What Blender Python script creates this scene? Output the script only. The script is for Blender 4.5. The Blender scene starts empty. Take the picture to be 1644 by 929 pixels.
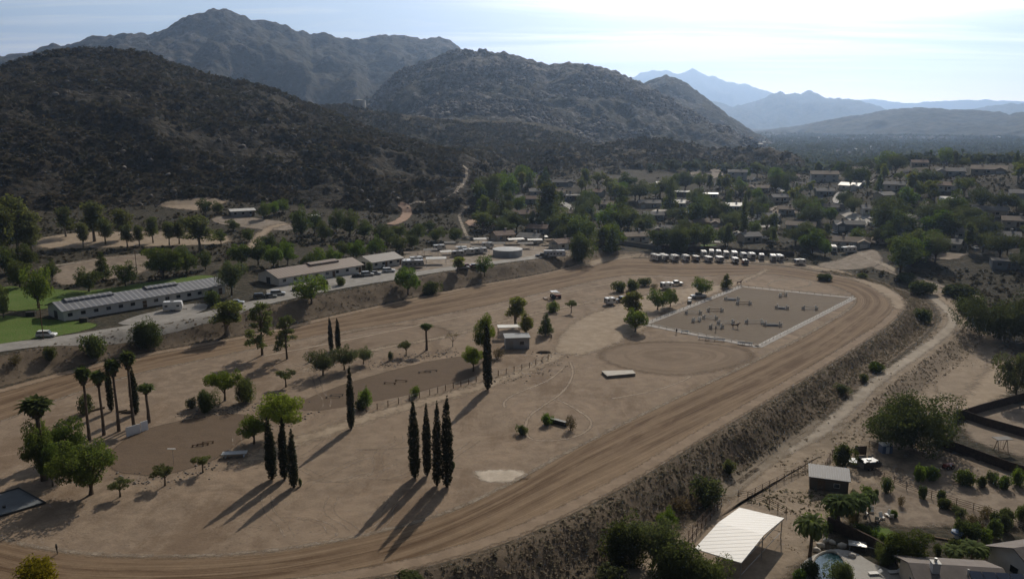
import bpy, math, random
import numpy as np
from mathutils import Vector, Matrix
R = math.radians
scene = bpy.context.scene
COL = scene.collection
# ---------------------------------------------------------------- camera
CAMH, FOC, HORY = 60.0, 1300.0, 195.0            # camera height (m), focal length and horizon row of a 1644 px wide frame
PITCH = math.atan((464.5 - HORY) / FOC)
cam = bpy.data.objects.new('camera', bpy.data.cameras.new('camera'))
COL.objects.link(cam); scene.camera = cam
cam.location = (0, 0, CAMH)
cam.rotation_euler = (math.pi / 2 - PITCH, 0, 0)
cam.data.sensor_width = 36; cam.data.lens = FOC / 1644 * 36
cam.data.clip_start = 1; cam.data.clip_end = 60000
# ---------------------------------------------------------------- light
SUN_EL, SUN_AZ = 33.0, 17.0                      # azimuth measured from the view direction towards the right
EXPOSURE = -0.4
world = bpy.data.worlds.new('World'); scene.world = world; world.use_nodes = True
nt = world.node_tree; nt.nodes.clear()
wn = lambda t: nt.nodes.new(t)
out = wn('ShaderNodeOutputWorld'); bg = wn('ShaderNodeBackground'); bg.inputs['Strength'].default_value = 0.13
sky = wn('ShaderNodeTexSky'); sky.sky_type = 'NISHITA'; sky.sun_disc = False
sky.sun_elevation = R(SUN_EL); sky.sun_rotation = R(SUN_AZ); sky.air_density = 1.0; sky.dust_density = 1.6; sky.ozone_density = 1.5
tc = wn('ShaderNodeTexCoord'); sep = wn('ShaderNodeSeparateXYZ'); nt.links.new(tc.outputs['Generated'], sep.inputs[0])
def wm(op, a, b=None, clamp=False):
    n = wn('ShaderNodeMath'); n.operation = op; n.use_clamp = clamp
    for i, v in enumerate((a, b)):
        if v is None: continue
        if isinstance(v, (int, float)): n.inputs[i].default_value = v
        else: nt.links.new(v, n.inputs[i])
    return n.outputs[0]
zz = wm('ADD', wm('MAXIMUM', sep.outputs['Z'], 0.0), 0.055)
px_ = wm('DIVIDE', sep.outputs['X'], zz); py_ = wm('DIVIDE', sep.outputs['Y'], zz)
comb = wn('ShaderNodeCombineXYZ'); nt.links.new(px_, comb.inputs[0]); nt.links.new(py_, comb.inputs[1])
def wnoise(scale, detail, rough, off, dist=0.0):
    mp = wn('ShaderNodeMapping'); mp.inputs['Scale'].default_value = scale; mp.inputs['Location'].default_value = off
    mp.inputs['Rotation'].default_value = (0, 0, R(-12))
    nt.links.new(comb.outputs[0], mp.inputs[0])
    n = wn('ShaderNodeTexNoise'); n.inputs['Scale'].default_value = 1; n.inputs['Detail'].default_value = detail
    n.inputs['Roughness'].default_value = rough; n.inputs['Distortion'].default_value = dist
    nt.links.new(mp.outputs[0], n.inputs['Vector']); return n.outputs[0]
def wramp(v, a, b):
    n = wn('ShaderNodeMapRange'); n.interpolation_type = 'SMOOTHSTEP'
    nt.links.new(v, n.inputs[0]); n.inputs[1].default_value = a; n.inputs[2].default_value = b; return n.outputs[0]
c1 = wramp(wnoise((0.15, 0.5, 1), 6, 0.52, (3.1, 7.3, 0), 0.9), 0.44, 0.62)
c2 = wramp(wnoise((0.5, 1.4, 1), 5, 0.55, (1.7, 2.2, 0), 1.1), 0.44, 0.72)
cl = wm('ADD', c1, wm('MULTIPLY', c2, 0.35), True)
# thin high cloud is brighter and denser around the sun
sd = (math.sin(R(SUN_AZ)) * math.cos(R(SUN_EL)), math.cos(R(SUN_AZ)) * math.cos(R(SUN_EL)), math.sin(R(SUN_EL)))
dot = wn('ShaderNodeVectorMath'); dot.operation = 'DOT_PRODUCT'; nt.links.new(tc.outputs['Generated'], dot.inputs[0]); dot.inputs[1].default_value = sd
near = wramp(dot.outputs['Value'], 0.81, 1.0)
broad = wramp(dot.outputs['Value'], 0.0, 0.72)
cl = wm('MULTIPLY', cl, 0.85, True)
cl = wm('ADD', cl, wm('MULTIPLY', near, 0.8), True)
hz = wramp(sep.outputs['Z'], 0.085, 0.0)
cloudcol = wn('ShaderNodeMix'); cloudcol.data_type = 'RGBA'
cloudcol.inputs['A'].default_value = (14.5, 13.9, 13.2, 1); cloudcol.inputs['B'].default_value = (27, 26, 24.5, 1)
nt.links.new(near, cloudcol.inputs['Factor'])
hmix = wn('ShaderNodeMix'); hmix.data_type = 'RGBA'
hmix.inputs['Factor'].default_value = .72; nt.links.new(sky.outputs[0], hmix.inputs['A'])
hmix.inputs['B'].default_value = (6.0, 7.9, 9.9, 1)
mix = wn('ShaderNodeMix'); mix.data_type = 'RGBA'
nt.links.new(cl, mix.inputs['Factor']); nt.links.new(hmix.outputs['Result'], mix.inputs['A']); nt.links.new(cloudcol.outputs['Result'], mix.inputs['B'])
hor = wn('ShaderNodeMix'); hor.data_type = 'RGBA'; hor.inputs['B'].default_value = (40, 33, 26, 1)
nt.links.new(wm('MULTIPLY', hz, 0.9), hor.inputs['Factor']); nt.links.new(mix.outputs['Result'], hor.inputs['A'])
dim = wn('ShaderNodeMix'); dim.data_type = 'RGBA'; dim.inputs['B'].default_value = (.99, .955, .945, 1); dim.inputs['A'].default_value = (.035, .042, .055, 1); 
hi = wramp(sep.outputs['Z'], 0.16, 0.42)          # the zenith and the sky behind the viewer are deep and dark, the brightness sits low around the sun
nt.links.new(wm('MULTIPLY', broad, wm('SUBTRACT', 1.0, wm('MULTIPLY', hi, 0.90))), dim.inputs['Factor'])
fin = wn('ShaderNodeMix'); fin.data_type = 'RGBA'; fin.blend_type = 'MULTIPLY'; fin.inputs['Factor'].default_value = 1
nt.links.new(hor.outputs['Result'], fin.inputs['A']); nt.links.new(dim.outputs['Result'], fin.inputs['B'])
nt.links.new(fin.outputs['Result'], bg.inputs['Color']); nt.links.new(bg.outputs[0], out.inputs['Surface'])
sl = bpy.data.lights.new('sun', 'SUN'); sl.energy = 5.0; sl.angle = R(0.53); sl.color = (1.0, 0.90, 0.76)
so = bpy.data.objects.new('sun', sl); COL.objects.link(so)
so.rotation_euler = Vector(sd).to_track_quat('Z', 'Y').to_euler()
vs = scene.view_settings; vs.view_transform = 'Standard'; vs.look = 'None'; vs.exposure = EXPOSURE; vs.gamma = 1; vs.use_curve_mapping = False
scene.cycles.volume_step_rate = 4; scene.cycles.volume_bounces = 1; scene.cycles.max_bounces = 5; scene.cycles.transparent_max_bounces = 12
scene.cycles.diffuse_bounces = 2; scene.cycles.transmission_bounces = 3; scene.cycles.glossy_bounces = 2
scene.cycles.use_denoising = True

# ---------------------------------------------------------------- number helpers
def hash2(ix, iy, seed):
    h = (ix.astype(np.int64) * 374761393 + iy.astype(np.int64) * 668265263 + seed * 1442695041) & 0xFFFFFFFF
    h = ((h ^ (h >> 13)) * 1274126177) & 0xFFFFFFFF
    h = ((h ^ (h >> 16)) * 2246822519) & 0xFFFFFFFF
    return ((h ^ (h >> 15)) & 0xFFFFFF) / float(0xFFFFFF)
def vnoise(x, y, seed=0):
    ix = np.floor(x); iy = np.floor(y); fx = x - ix; fy = y - iy
    fx = fx * fx * (3 - 2 * fx); fy = fy * fy * (3 - 2 * fy)
    a = hash2(ix, iy, seed); b = hash2(ix + 1, iy, seed); c = hash2(ix, iy + 1, seed); d = hash2(ix + 1, iy + 1, seed)
    return (a * (1 - fx) + b * fx) * (1 - fy) + (c * (1 - fx) + d * fx) * fy
def fbm(x, y, octs=5, seed=0, gain=0.5):
    s = 0; a = 1; t = 0
    for k in range(octs):
        s = s + a * vnoise(x + 17.3 * k, y - 9.1 * k, seed + k); t += a; a *= gain; x = x * 2.03; y = y * 2.03
    return s / t
def ridged(x, y, octs=5, seed=0, gain=0.55):
    s = 0; a = 1; t = 0
    for k in range(octs):
        s = s + a * (1 - abs(2 * vnoise(x + 5.3 * k, y + 3.7 * k, seed + k) - 1)); t += a; a *= gain; x = x * 2.07; y = y * 2.07
    return s / t
def sstep(x, a, b):
    t = np.clip((x - a) / (b - a), 0, 1); return t * t * (3 - 2 * t)
CP, SP = math.cos(PITCH), math.sin(PITCH)
def ray(px, py):
    xc = (px - 822) / FOC; yc = (464.5 - py) / FOC
    return np.array((xc, CP + yc * SP, -SP + yc * CP))
def un(px, py, z=0.0):
    d = ray(px, py); t = (z - CAMH) / d[2]; return (d[0] * t, d[1] * t)
def az_of(px, py=195.0):
    d = ray(px, py); return math.atan2(d[0], d[1])
def zat(py, D, px=822):
    """height of a point D metres away (along the ground) that the camera sees in row py"""
    d = ray(px, py); return CAMH + d[2] / math.hypot(d[0], d[1]) * D
# ---------------------------------------------------------------- track outline (plan, metres)
TR = [  # inner px, outer px, terrain level outside
    ((0, 678), (0, 630), 5), ((100, 637), (100, 602), 5), ((225, 597), (212, 575), 5), ((318, 579), (300, 559), 5),
    ((440, 553), (420, 538), 5), ((550, 532), (530, 511), 5), ((675, 512), (640, 487), 5), ((810, 485), (760, 461), 5),
    ((860, 472), (830, 450), 4.5), ((925, 458), (900, 436), 4), ((1000, 441), (970, 417), 2.5), ((1050, 442), (1040, 418), 1),
    ((1100, 445), (1095, 423), 0.3), ((1170, 442), (1170, 426), 0), ((1235, 440), (1240, 429), 0), ((1290, 447), (1300, 437), -0.5),
    ((1335, 458), (1362, 449), -1.5), ((1362, 469), (1405, 461), -2.5), ((1376, 481), (1432, 477), -3.5), ((1368, 495), (1440, 492), -4.2),
    ((1325, 521), (1425, 512), -4.5), ((1282, 545), (1365, 552), -4.5), ((1200, 586), (1233, 630), -4.5), ((1127, 620), (1125, 690), -4.5),
    ((1052, 656), (1000, 765), -4.5), ((990, 686), (900, 815), -4.5), ((915, 724), (811, 855), -4.3), ((811, 782), (711, 886), -4), ((711, 828), (620, 908), -3),
    ((574, 863), (520, 925), -2), ((400, 891), (380, 945), -1), ((200, 895), (180, 955), 0), ((50, 880), (20, 948), 0)]
TI = [un(*a) for a, b, c in TR]; TO = [un(*b) for a, b, c in TR]; TT = [c for a, b, c in TR]
e0, e1 = TI[-1], TI[0]; o0, o1 = TO[-1], TO[0]
cx, cy = (e0[0] + e1[0]) / 2 - 4, (e0[1] + e1[1]) / 2
for k in range(1, 7):                               # the left turn, outside the frame
    t = k / 7
    for lst, p, q in ((TI, e0, e1), (TO, o0, o1)):
        bx = (p[0] * (1 - t) + q[0] * t); by = p[1] * (1 - t) + q[1] * t
        bul = math.sin(math.pi * t) * (26 if lst is TI else 34)
        lst.append((bx - bul, by))
    TT.append(0 + 5 * t)
def chaikin(P, n=2):
    P = np.array(P, float)
    for _ in range(n):
        Q = np.roll(P, -1, 0); P = np.stack((P * .75 + Q * .25, P * .25 + Q * .75), 1).reshape(-1, P.shape[1])
    return P
TIO = chaikin(np.hstack((np.array(TI), np.array(TO), np.array(TT)[:, None])), 2)
def seg_dist(x, y, P, closed=True, vals=None):
    """distance to a polyline, the interpolated value there and the side (positive = right of the direction of travel)"""
    best = np.full(x.shape, 1e18); val = np.zeros(x.shape); side = np.zeros(x.shape); arc = np.zeros(x.shape); acc = 0
    n = len(P)
    for i in range(n if closed else n - 1):
        a = P[i]; b = P[(i + 1) % n]; dx, dy = b[0] - a[0], b[1] - a[1]; L2 = dx * dx + dy * dy + 1e-12
        t = np.clip(((x - a[0]) * dx + (y - a[1]) * dy) / L2, 0, 1)
        ex = x - a[0] - t * dx; ey = y - a[1] - t * dy; d = ex * ex + ey * ey
        m = d < best; best = np.where(m, d, best)
        if vals is not None: val = np.where(m, vals[i] * (1 - t) + vals[(i + 1) % n] * t, val)
        side = np.where(m, np.sign(ey * -dx + ex * dy), side)
        arc = np.where(m, acc + t * math.sqrt(L2), arc); acc += math.sqrt(L2)
    return np.sqrt(best), val, side, arc
def inpoly(x, y, P):
    c = np.zeros(x.shape, bool); n = len(P)
    for i in range(n):
        ax, ay = P[i][0], P[i][1]; bx, by = P[i - 1][0], P[i - 1][1]
        m = ((ay > y) != (by > y)) & (x < (bx - ax) * (y - ay) / (by - ay + 1e-12) + ax)
        c ^= m
    return c
def ray_path(pts, z=None):
    return [un(p[0], p[1], (p[2] if len(p) > 2 else (z or 0.0))) for p in pts]
LEVEE = ray_path([(1372, 418), (1400, 432), (1440, 448), (1480, 468), (1518, 497), (1533, 515), (1520, 533), (1480, 562), (1400, 616), (1330, 670), (1270, 712)], -2.0)
# ---------------------------------------------------------------- hills: (name, [(px, crest row, crest distance, foot distance)])
HILLS = [
 ('scrub_hill', [(-500, 180, 700, 430), (-250, 150, 760, 440), (0, 106, 800, 460), (60, 88, 820, 460), (100, 79, 830, 465), (140, 77, 830, 465), (200, 81, 820, 465), (240, 85, 810, 465),
   (265, 97, 800, 465), (300, 109, 790, 465), (350, 125, 780, 465), (400, 134, 770, 460), (430, 142, 765, 460), (470, 159, 760, 455), (520, 176, 740, 450), (560, 192, 720, 450),
   (620, 215, 690, 445), (680, 232, 660, 450), (740, 246, 620, 455), (770, 258, 600, 465), (800, 280, 590, 480), (840, 325, 560, 520)]),
 ('saddle_hill', [(430, 190, 1050, 800), (500, 172, 1100, 800), (560, 169, 1120, 800), (590, 176, 1130, 780), (640, 184, 1150, 780), (700, 192, 1170, 800), (760, 194, 1180, 820), (860, 197, 1180, 850),
   (900, 207, 1170, 880), (940, 221, 1150, 900), (970, 236, 1130, 950), (1010, 260, 1100, 980)]),
 ('low_hill', [(560, 245, 900, 640), (660, 243, 880, 610), (740, 241, 860, 590), (800, 238, 860, 610), (870, 235, 860, 640), (950, 235, 860, 650), (1000, 229, 860, 650), (1060, 224, 860, 660),
   (1100, 232, 860, 690), (1150, 240, 850, 700), (1200, 239, 850, 700), (1240, 239, 840, 710), (1275, 250, 830, 720), (1292, 266, 810, 740), (1310, 290, 800, 760)]),
 ('rocky_mountain', [(420, 215, 1900, 1300), (560, 175, 1900, 1300), (600, 150, 1880, 1300), (640, 112, 1850, 1280), (690, 91, 1830, 1250), (720, 82, 1820, 1230), (760, 82, 1800, 1220), (800, 86, 1800, 1220),
   (840, 92, 1780, 1220), (880, 106, 1760, 1220), (900, 99, 1760, 1220), (940, 102, 1750, 1220), (980, 111, 1740, 1220), (1020, 129, 1720, 1220), (1060, 150, 1700, 1220),
   (1100, 175, 1680, 1240), (1150, 205, 1650, 1270), (1190, 224, 1600, 1300), (1240, 243, 1550, 1350)]),
 ('dome_mountain', [(960, 190, 2500, 1900), (1020, 140, 2450, 1900), (1045, 128, 2420, 1880), (1070, 121, 2400, 1860), (1100, 132, 2380, 1850), (1130, 155, 2350, 1850), (1170, 186, 2300, 1850), (1210, 214, 2250, 1900), (1250, 236, 2200, 1950)]),
 ('high_mountain', [(-500, 120, 3300, 2200), (-100, 100, 3300, 2200), (0, 88, 3300, 2200), (50, 83, 3300, 2200), (110, 73, 3250, 2200), (150, 61, 3250, 2200), (180, 57, 3200, 2150), (200, 53, 3200, 2150), (240, 55, 3200, 2150), (258, 50, 3200, 2100), (280, 38, 3200, 2100),
   (310, 28, 3150, 2100), (340, 19, 3150, 2100), (360, 15, 3150, 2100), (385, 22, 3150, 2100), (420, 33, 3150, 2100), (460, 40, 3150, 2100), (485, 45, 3150, 2100), (500, 55, 3150, 2150), (520, 52, 3150, 2200), (570, 62, 3150, 2200),
   (590, 61, 3200, 2300), (630, 58, 3250, 2300), (690, 64, 3300, 2400), (720, 66, 3300, 2400), (738, 80, 3300, 2400), (780, 110, 3300, 2500), (850, 170, 3300, 2700)]),
 ('valley_ridge', [(1170, 232, 4700, 3900), (1215, 213, 4700, 3800), (1260, 206, 4600, 3700), (1320, 196, 4500, 3600), (1380, 186, 4400, 3500), (1420, 177, 4400, 3500), (1480, 173, 4400, 3400), (1540, 177, 4400, 3400), (1600, 180, 4400, 3400),
   (1620, 185, 4400, 3400), (1660, 178, 4300, 3300), (1900, 165, 4300, 3300), (2200, 160, 4300, 3300)]),
 ('blue_ridge', [(1100, 160, 9200, 7000), (1150, 165, 9000, 7000), (1190, 176, 8600, 7000), (1200, 184, 8600, 7000), (1225, 200, 8500, 7000), (1250, 190, 8600, 7000)]),
 ('blue_mountain', [(1150, 200, 9800, 8000), (1200, 172, 9800, 8000), (1240, 153, 9800, 8000), (1280, 150, 9800, 8000), (1302, 147, 9800, 8000), (1320, 154, 9800, 8000), (1360, 160, 9600, 8000), (1400, 168, 9500, 8000), (1430, 176, 9500, 8000),
   (1500, 184, 9500, 8000), (1560, 176, 9800, 8200), (1600, 168, 9900, 8200), (1660, 164, 9900, 8200), (2200, 160, 9900, 8200)]),
 ('far_mountain', [(960, 160, 14500, 12500), (1010, 127, 14500, 12500), (1030, 118, 14500, 12500), (1050, 112, 14500, 12500), (1090, 117, 14500, 12500), (1112, 109, 14500, 12500), (1135, 119, 14500, 12500), (1160, 126, 14500, 12500), (1200, 135, 14500, 12500),
   (1240, 148, 14500, 12500), (1300, 162, 14500, 12500), (1340, 170, 14500, 12500)]),
 ('horizon_ridge', [(-600, 160, 16800, 15000), (900, 170, 16800, 15000), (1300, 165, 16800, 15000), (1360, 162, 16800, 15000), (1400, 159, 16800, 15000), (1450, 165, 16800, 15000), (1500, 163, 16800, 15000), (1560, 160, 16800, 15000), (1644, 162, 16800, 15000), (2300, 160, 16800, 15000)]),
]
NOI = {'scrub_hill': (120, 19), 'saddle_hill': (100, 22), 'low_hill': (80, 26), 'rocky_mountain': (240, 58), 'dome_mountain': (260, 50), 'high_mountain': (620, 180),
       'valley_ridge': (700, 70), 'blue_ridge': (1100, 160), 'blue_mountain': (1400, 260), 'far_mountain': (2200, 380), 'horizon_ridge': (2400, 160)}
MIDPX = np.array([-900, 0, 400, 700, 900, 1180, 1330, 1500, 1700, 2600.])
MIDD = np.array([0, 260, 330, 400, 460, 520, 600, 700, 850, 1100, 1600, 3000, 20000.])
MIDZ = np.array([
 [0, 0, 1, 4, 9, 16, 24, 26, 20, 10, 0, 0, 0],
 [0, 0, 1, 4, 9, 16, 24, 26, 20, 10, 0, 0, 0],
 [0, 0, 1, 4, 9, 15, 24, 26, 20, 10, 0, 0, 0],
 [0, 0, 0, 2, 6, 11, 18, 22, 20, 10, 0, 0, 0],
 [0, 0, 0, 1, 3, 7, 12, 18, 20, 12, 4, 0, 0],
 [0, 0, 0, 1, 3, 7, 13, 18, 14, 6, 0, 0, 0],
 [0, 0, 0, 1, 4, 10, 18, 19, 10, 4, 0, 0, 0],
 [0, 0, 1, 6, 14, 25, 31, 28, 14, 6, 2, 0, 0],
 [0, 0, 2, 9, 19, 30, 34, 30, 14, 6, 2, 0, 0],
 [0, 0, 2, 9, 19, 30, 34, 30, 14, 6, 2, 0, 0.]])
def terrain(x, y):
    """height and the index of the hill that forms the surface (-1 = open ground)"""
    D = np.hypot(x, y) + 1e-6; A = np.arctan2(x, y)
    PX = 822 + np.tan(np.clip(A, -1.3, 1.3)) * FOC / CP
    z = np.zeros(x.shape)
    m = (D < 1200)
    xs, ys = x[m], y[m]
    d, T, s, arc = seg_dist(xs, ys, TIO[:, 2:4], True, TIO[:, 4])
    ins = inpoly(xs, ys, TIO[:, 2:4])
    d = np.where(ins, 0, d)
    w0 = np.where(T < 0, 3.5, 2.0); wid = np.where(T < 0, 8.5, 11.0)
    jit = (fbm(xs / 11, ys / 11, 3, 5) - .5) * 2.6
    f = sstep(d + jit * (d > 3.0), w0, w0 + wid)
    rough = (fbm(xs / 3.0, ys / 3.0, 4, 9) - .5)
    zb = T * f
    # levee road on the right with its own bank
    ld, _, lside, larc = seg_dist(xs, ys, LEVEE, False)
    Ltot = sum(math.dist(LEVEE[i], LEVEE[i + 1]) for i in range(len(LEVEE) - 1))
    tap = sstep(larc, 8, 45) * (1 - sstep(larc, Ltot - 60, Ltot - 4))
    lev = (-2.2 + 0 * ld) - np.where(lside > 0, 0, 0)
    crest = (1 - sstep(ld, 2.6, 9.0)) * 2.4 * tap
    zb = np.maximum(zb, np.minimum(zb + crest, np.maximum(zb, -2.1)))
    zb = zb + rough * 0.45 * f * (1 - f) * 4 * 0.6 + (fbm(xs / 22, ys / 22, 3, 31) - .5) * 1.2 * sstep(d, 25, 60) * np.where(T < 0, .6, .5)
    z[m] = zb
    # wider relief
    fi = np.interp(PX, MIDPX, np.arange(len(MIDPX))); i0 = np.clip(np.floor(fi).astype(int), 0, len(MIDPX) - 2); ft = fi - i0; ft = ft * ft * (3 - 2 * ft)
    acc = np.zeros(x.shape)
    for i in range(len(MIDPX)):
        zi = np.interp(D, MIDD, MIDZ[i]); acc += zi * (np.where(i0 == i, 1 - ft, 0) + np.where(i0 + 1 == i, ft, 0))
    z = np.where(m, z * (1 - sstep(D, 500, 1100)), 0) + acc + (fbm(x / 45, y / 45, 4, 77) - .5) * 5 * sstep(D, 400, 600) + (fbm(x / 300, y / 300, 3, 78) - .5) * 18 * sstep(D, 1500, 3000)
    idx = np.full(x.shape, -1)
    full = (x, y, D, A, PX, z, idx)
    for k, (name, pts) in enumerate(HILLS):
        x, y, D, A, PX, z, idx = full
        sel = (D > min(p[3] for p in pts) - 5) & (D < max(p[2] for p in pts) * 1.9) & (PX > min(p[0] for p in pts) - 400) & (PX < max(p[0] for p in pts) + 400)
        if not sel.any(): continue
        x, y, D, A, PX, z, idx = (q[sel] for q in full)
        P = np.array(pts, float); P[:, 0] = [822 + math.tan(az_of(p[0], p[1])) * FOC / CP for p in pts]
        zc = np.interp(PX, P[:, 0], [zat(p[1], p[2], p[0]) for p in pts])
        Dc = np.interp(PX, P[:, 0], P[:, 2]); Db = np.interp(PX, P[:, 0], P[:, 3])
        ends = np.ones(x.shape)
        sc, amp = NOI[name]
        r = ridged(x / sc, y / sc * 0.8, 5, 100 + 7 * k); f2 = fbm(x / (sc * .25), y / (sc * .25), 4, 200 + k)
        wob = (fbm(x / (sc * 1.6), y / (sc * 1.6), 3, 300 + k) - .5)
        u = (D - Db) / (Dc - Db) + wob * 0.25 * np.clip(1 - abs((D - Dc) / (Dc - Db)), 0, 1) * (D < Dc) * sstep(Dc - D, 0, (Dc - Db) * .35)
        prof = np.where(u < 1, np.clip(u, 0, 1) ** 1.12, np.clip(1 - (u - 1) ** 1.4 * 1.1, 0, 1))
        if name in ('rocky_mountain', 'dome_mountain', 'high_mountain'): prof = np.where(u < 1, np.clip(u, 0, 1) ** 1.0, prof)
        base = z - 3.0
        env = np.clip(np.minimum(u, 1), 0, 1); away = np.clip(4 * env * (1 - env), 0, 1) + 0.10
        h = base + (zc - base) * prof
        h = h + (r - .62) * amp * away + (f2 - .5) * amp * 0.55 * (away * .7 + .16) + (fbm(x / (sc * .06), y / (sc * .06), 3, 250 + k) - .5) * amp * (.17 if name == 'high_mountain' else .24) * sstep(env, 0, .2)
        h = np.where(u <= 0.0, -100, h)
        out_az = (PX < P[0, 0]) | (PX > P[-1, 0])
        fade = np.maximum(P[0, 0] - PX, PX - P[-1, 0]); h = np.where(out_az, h - np.clip(fade, 0, 1e9) * 0.25 * (Dc / 800), h)
        t = h > z; full[6][sel] = np.where(t, k, idx); full[5][sel] = np.where(t, h, z)
    return full[5], full[6]
# polar grid around the viewpoint: dense where the picture needs it
azs = np.concatenate((np.linspace(R(-62), R(-36), 130, endpoint=False), np.linspace(R(-36), R(36), 1100, endpoint=False), np.linspace(R(36), R(62), 131)))
Ds = np.concatenate(([2, 15, 30, 45], np.geomspace(55, 1300, 760), np.geomspace(1306, 5000, 300), np.geomspace(5040, 18600, 170)))
GA, GD = np.meshgrid(azs, Ds, indexing='ij')
GX, GY = np.sin(GA) * GD, np.cos(GA) * GD
GZ, GI = terrain(GX, GY)
lnDs = np.arange(len(Ds))
def grid_col(a):
    f = np.interp(a, azs, np.arange(len(azs))); i = int(min(f, len(azs) - 2)); t = f - i
    return GZ[i] * (1 - t) + GZ[i + 1] * t
def hz_at(x, y):
    x = np.atleast_1d(np.asarray(x, float)); y = np.atleast_1d(np.asarray(y, float))
    fa = np.interp(np.arctan2(x, y), azs, np.arange(len(azs))); fd = np.interp(np.hypot(x, y), Ds, lnDs)
    i = np.clip(fa.astype(int), 0, len(azs) - 2); j = np.clip(fd.astype(int), 0, len(Ds) - 2); s = fa - i; t = fd - j
    return (GZ[i, j] * (1 - s) + GZ[i + 1, j] * s) * (1 - t) + (GZ[i, j + 1] * (1 - s) + GZ[i + 1, j + 1] * s) * t
def hz1(x, y): return float(hz_at(x, y)[0])
def G(px, py):
    """the point of the ground that stands in this direction"""
    d = ray(px, py); a = math.atan2(d[0], d[1]); hd = math.hypot(d[0], d[1]); zc = grid_col(a)
    rz = CAMH + d[2] / hd * Ds
    below = np.nonzero((rz < zc) & (Ds > 40))[0]
    if len(below) == 0: j = len(Ds) - 1; Dh = Ds[j]
    else:
        j = below[0]; a0 = rz[j - 1] - zc[j - 1]; a1 = rz[j] - zc[j]; t = a0 / (a0 - a1); Dh = Ds[j - 1] * (1 - t) + Ds[j] * t
    x, y = math.sin(a) * Dh, math.cos(a) * Dh
    return Vector((x, y, hz1(x, y)))
def depth(p): return p[1] * CP + (CAMH - p[2]) * SP
def mpp(p): return depth(p) / FOC                   # metres per pixel of the 1644 px frame

# ---------------------------------------------------------------- materials
MATS = {}
class NB:
    def __init__(s, name):
        s.m = bpy.data.materials.new(name); s.m.use_nodes = True; s.t = s.m.node_tree; s.t.nodes.clear(); MATS[name] = s.m
        s.o = s.n('ShaderNodeOutputMaterial')
    def n(s, t, **k):
        n = s.t.nodes.new(t)
        for a, b in k.items(): setattr(n, a, b)
        return n
    def set(s, sock, v):
        if v is None: return
        if isinstance(v, bpy.types.NodeSocket): s.t.links.new(v, sock)
        elif isinstance(v, (tuple, list)) and len(v) == 3 and sock.type == 'RGBA': sock.default_value = (*v, 1)
        else: sock.default_value = v
    def math(s, op, a, b=None, clamp=False):
        n = s.n('ShaderNodeMath', operation=op, use_clamp=clamp); s.set(n.inputs[0], a); s.set(n.inputs[1], b); return n.outputs[0]
    def coord(s, kind='Object', scale=(1, 1, 1), loc=(0, 0, 0)):
        if kind == 'World': g = s.n('ShaderNodeNewGeometry').outputs['Position']
        elif kind == 'UV': g = s.n('ShaderNodeUVMap').outputs[0]
        else: g = s.n('ShaderNodeTexCoord').outputs[kind]
        mp = s.n('ShaderNodeMapping'); s.set(mp.inputs['Vector'], g); mp.inputs['Scale'].default_value = scale; mp.inputs['Location'].default_value = loc
        return mp.outputs[0]
    def noise(s, vec, scale=1, detail=4, rough=.55, dist=0, col=False):
        n = s.n('ShaderNodeTexNoise'); s.set(n.inputs['Vector'], vec); n.inputs['Scale'].default_value = scale
        n.inputs['Detail'].default_value = detail; n.inputs['Roughness'].default_value = rough; n.inputs['Distortion'].default_value = dist
        return n.outputs[1 if col else 0]
    def vor(s, vec, scale=1, feat='F1', outp='Distance', rnd=1):
        n = s.n('ShaderNodeTexVoronoi', feature=feat); s.set(n.inputs['Vector'], vec); n.inputs['Scale'].default_value = scale
        n.inputs['Randomness'].default_value = rnd; return n.outputs[outp]
    def rng(s, v, a, b, c=0., d=1.):
        n = s.n('ShaderNodeMapRange', interpolation_type='SMOOTHSTEP'); s.set(n.inputs[0], v)
        for i, q in enumerate((a, b, c, d)): n.inputs[i + 1].default_value = q
        return n.outputs[0]
    def mix(s, f, a, b, mode='MIX'):
        n = s.n('ShaderNodeMix', data_type='RGBA', blend_type=mode); s.set(n.inputs['Factor'], f); s.set(n.inputs['A'], a); s.set(n.inputs['B'], b); return n.outputs['Result']
    def bump(s, h, strength=.3, dist=.1):
        n = s.n('ShaderNodeBump'); s.set(n.inputs['Height'], h); n.inputs['Strength'].default_value = strength; n.inputs['Distance'].default_value = dist; return n.outputs[0]
    def prin(s, col, rough=.8, metal=0, normal=None, spec=.3, alpha=None, emis=None, estr=0):
        p = s.n('ShaderNodeBsdfPrincipled'); s.set(p.inputs['Base Color'], col); s.set(p.inputs['Roughness'], rough); s.set(p.inputs['Metallic'], metal)
        s.set(p.inputs['Specular IOR Level'], spec); s.set(p.inputs['Normal'], normal); return p.outputs[0]
    def out(s, sh): s.t.links.new(sh, s.o.inputs[0]); return s.m
    def feather(s, sh, edge, a=0.0, b=1.6, amp=1.6, scale=.6):
        """thin out towards the edge of a scatter of loose soil"""
        e = s.n('ShaderNodeAttribute', attribute_name='edge').outputs['Fac'] if edge is None else edge
        nz = s.noise(s.coord('World'), scale, 5, .65)
        e2 = s.math('ADD', e, s.math('MULTIPLY', s.math('SUBTRACT', nz, .5), amp * 2))
        al = s.rng(e2, a, b); t = s.n('ShaderNodeBsdfTransparent'); mx = s.n('ShaderNodeMixShader')
        s.set(mx.inputs[0], al); s.t.links.new(t.outputs[0], mx.inputs[1]); s.t.links.new(sh, mx.inputs[2]); return mx.outputs[0]
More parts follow.
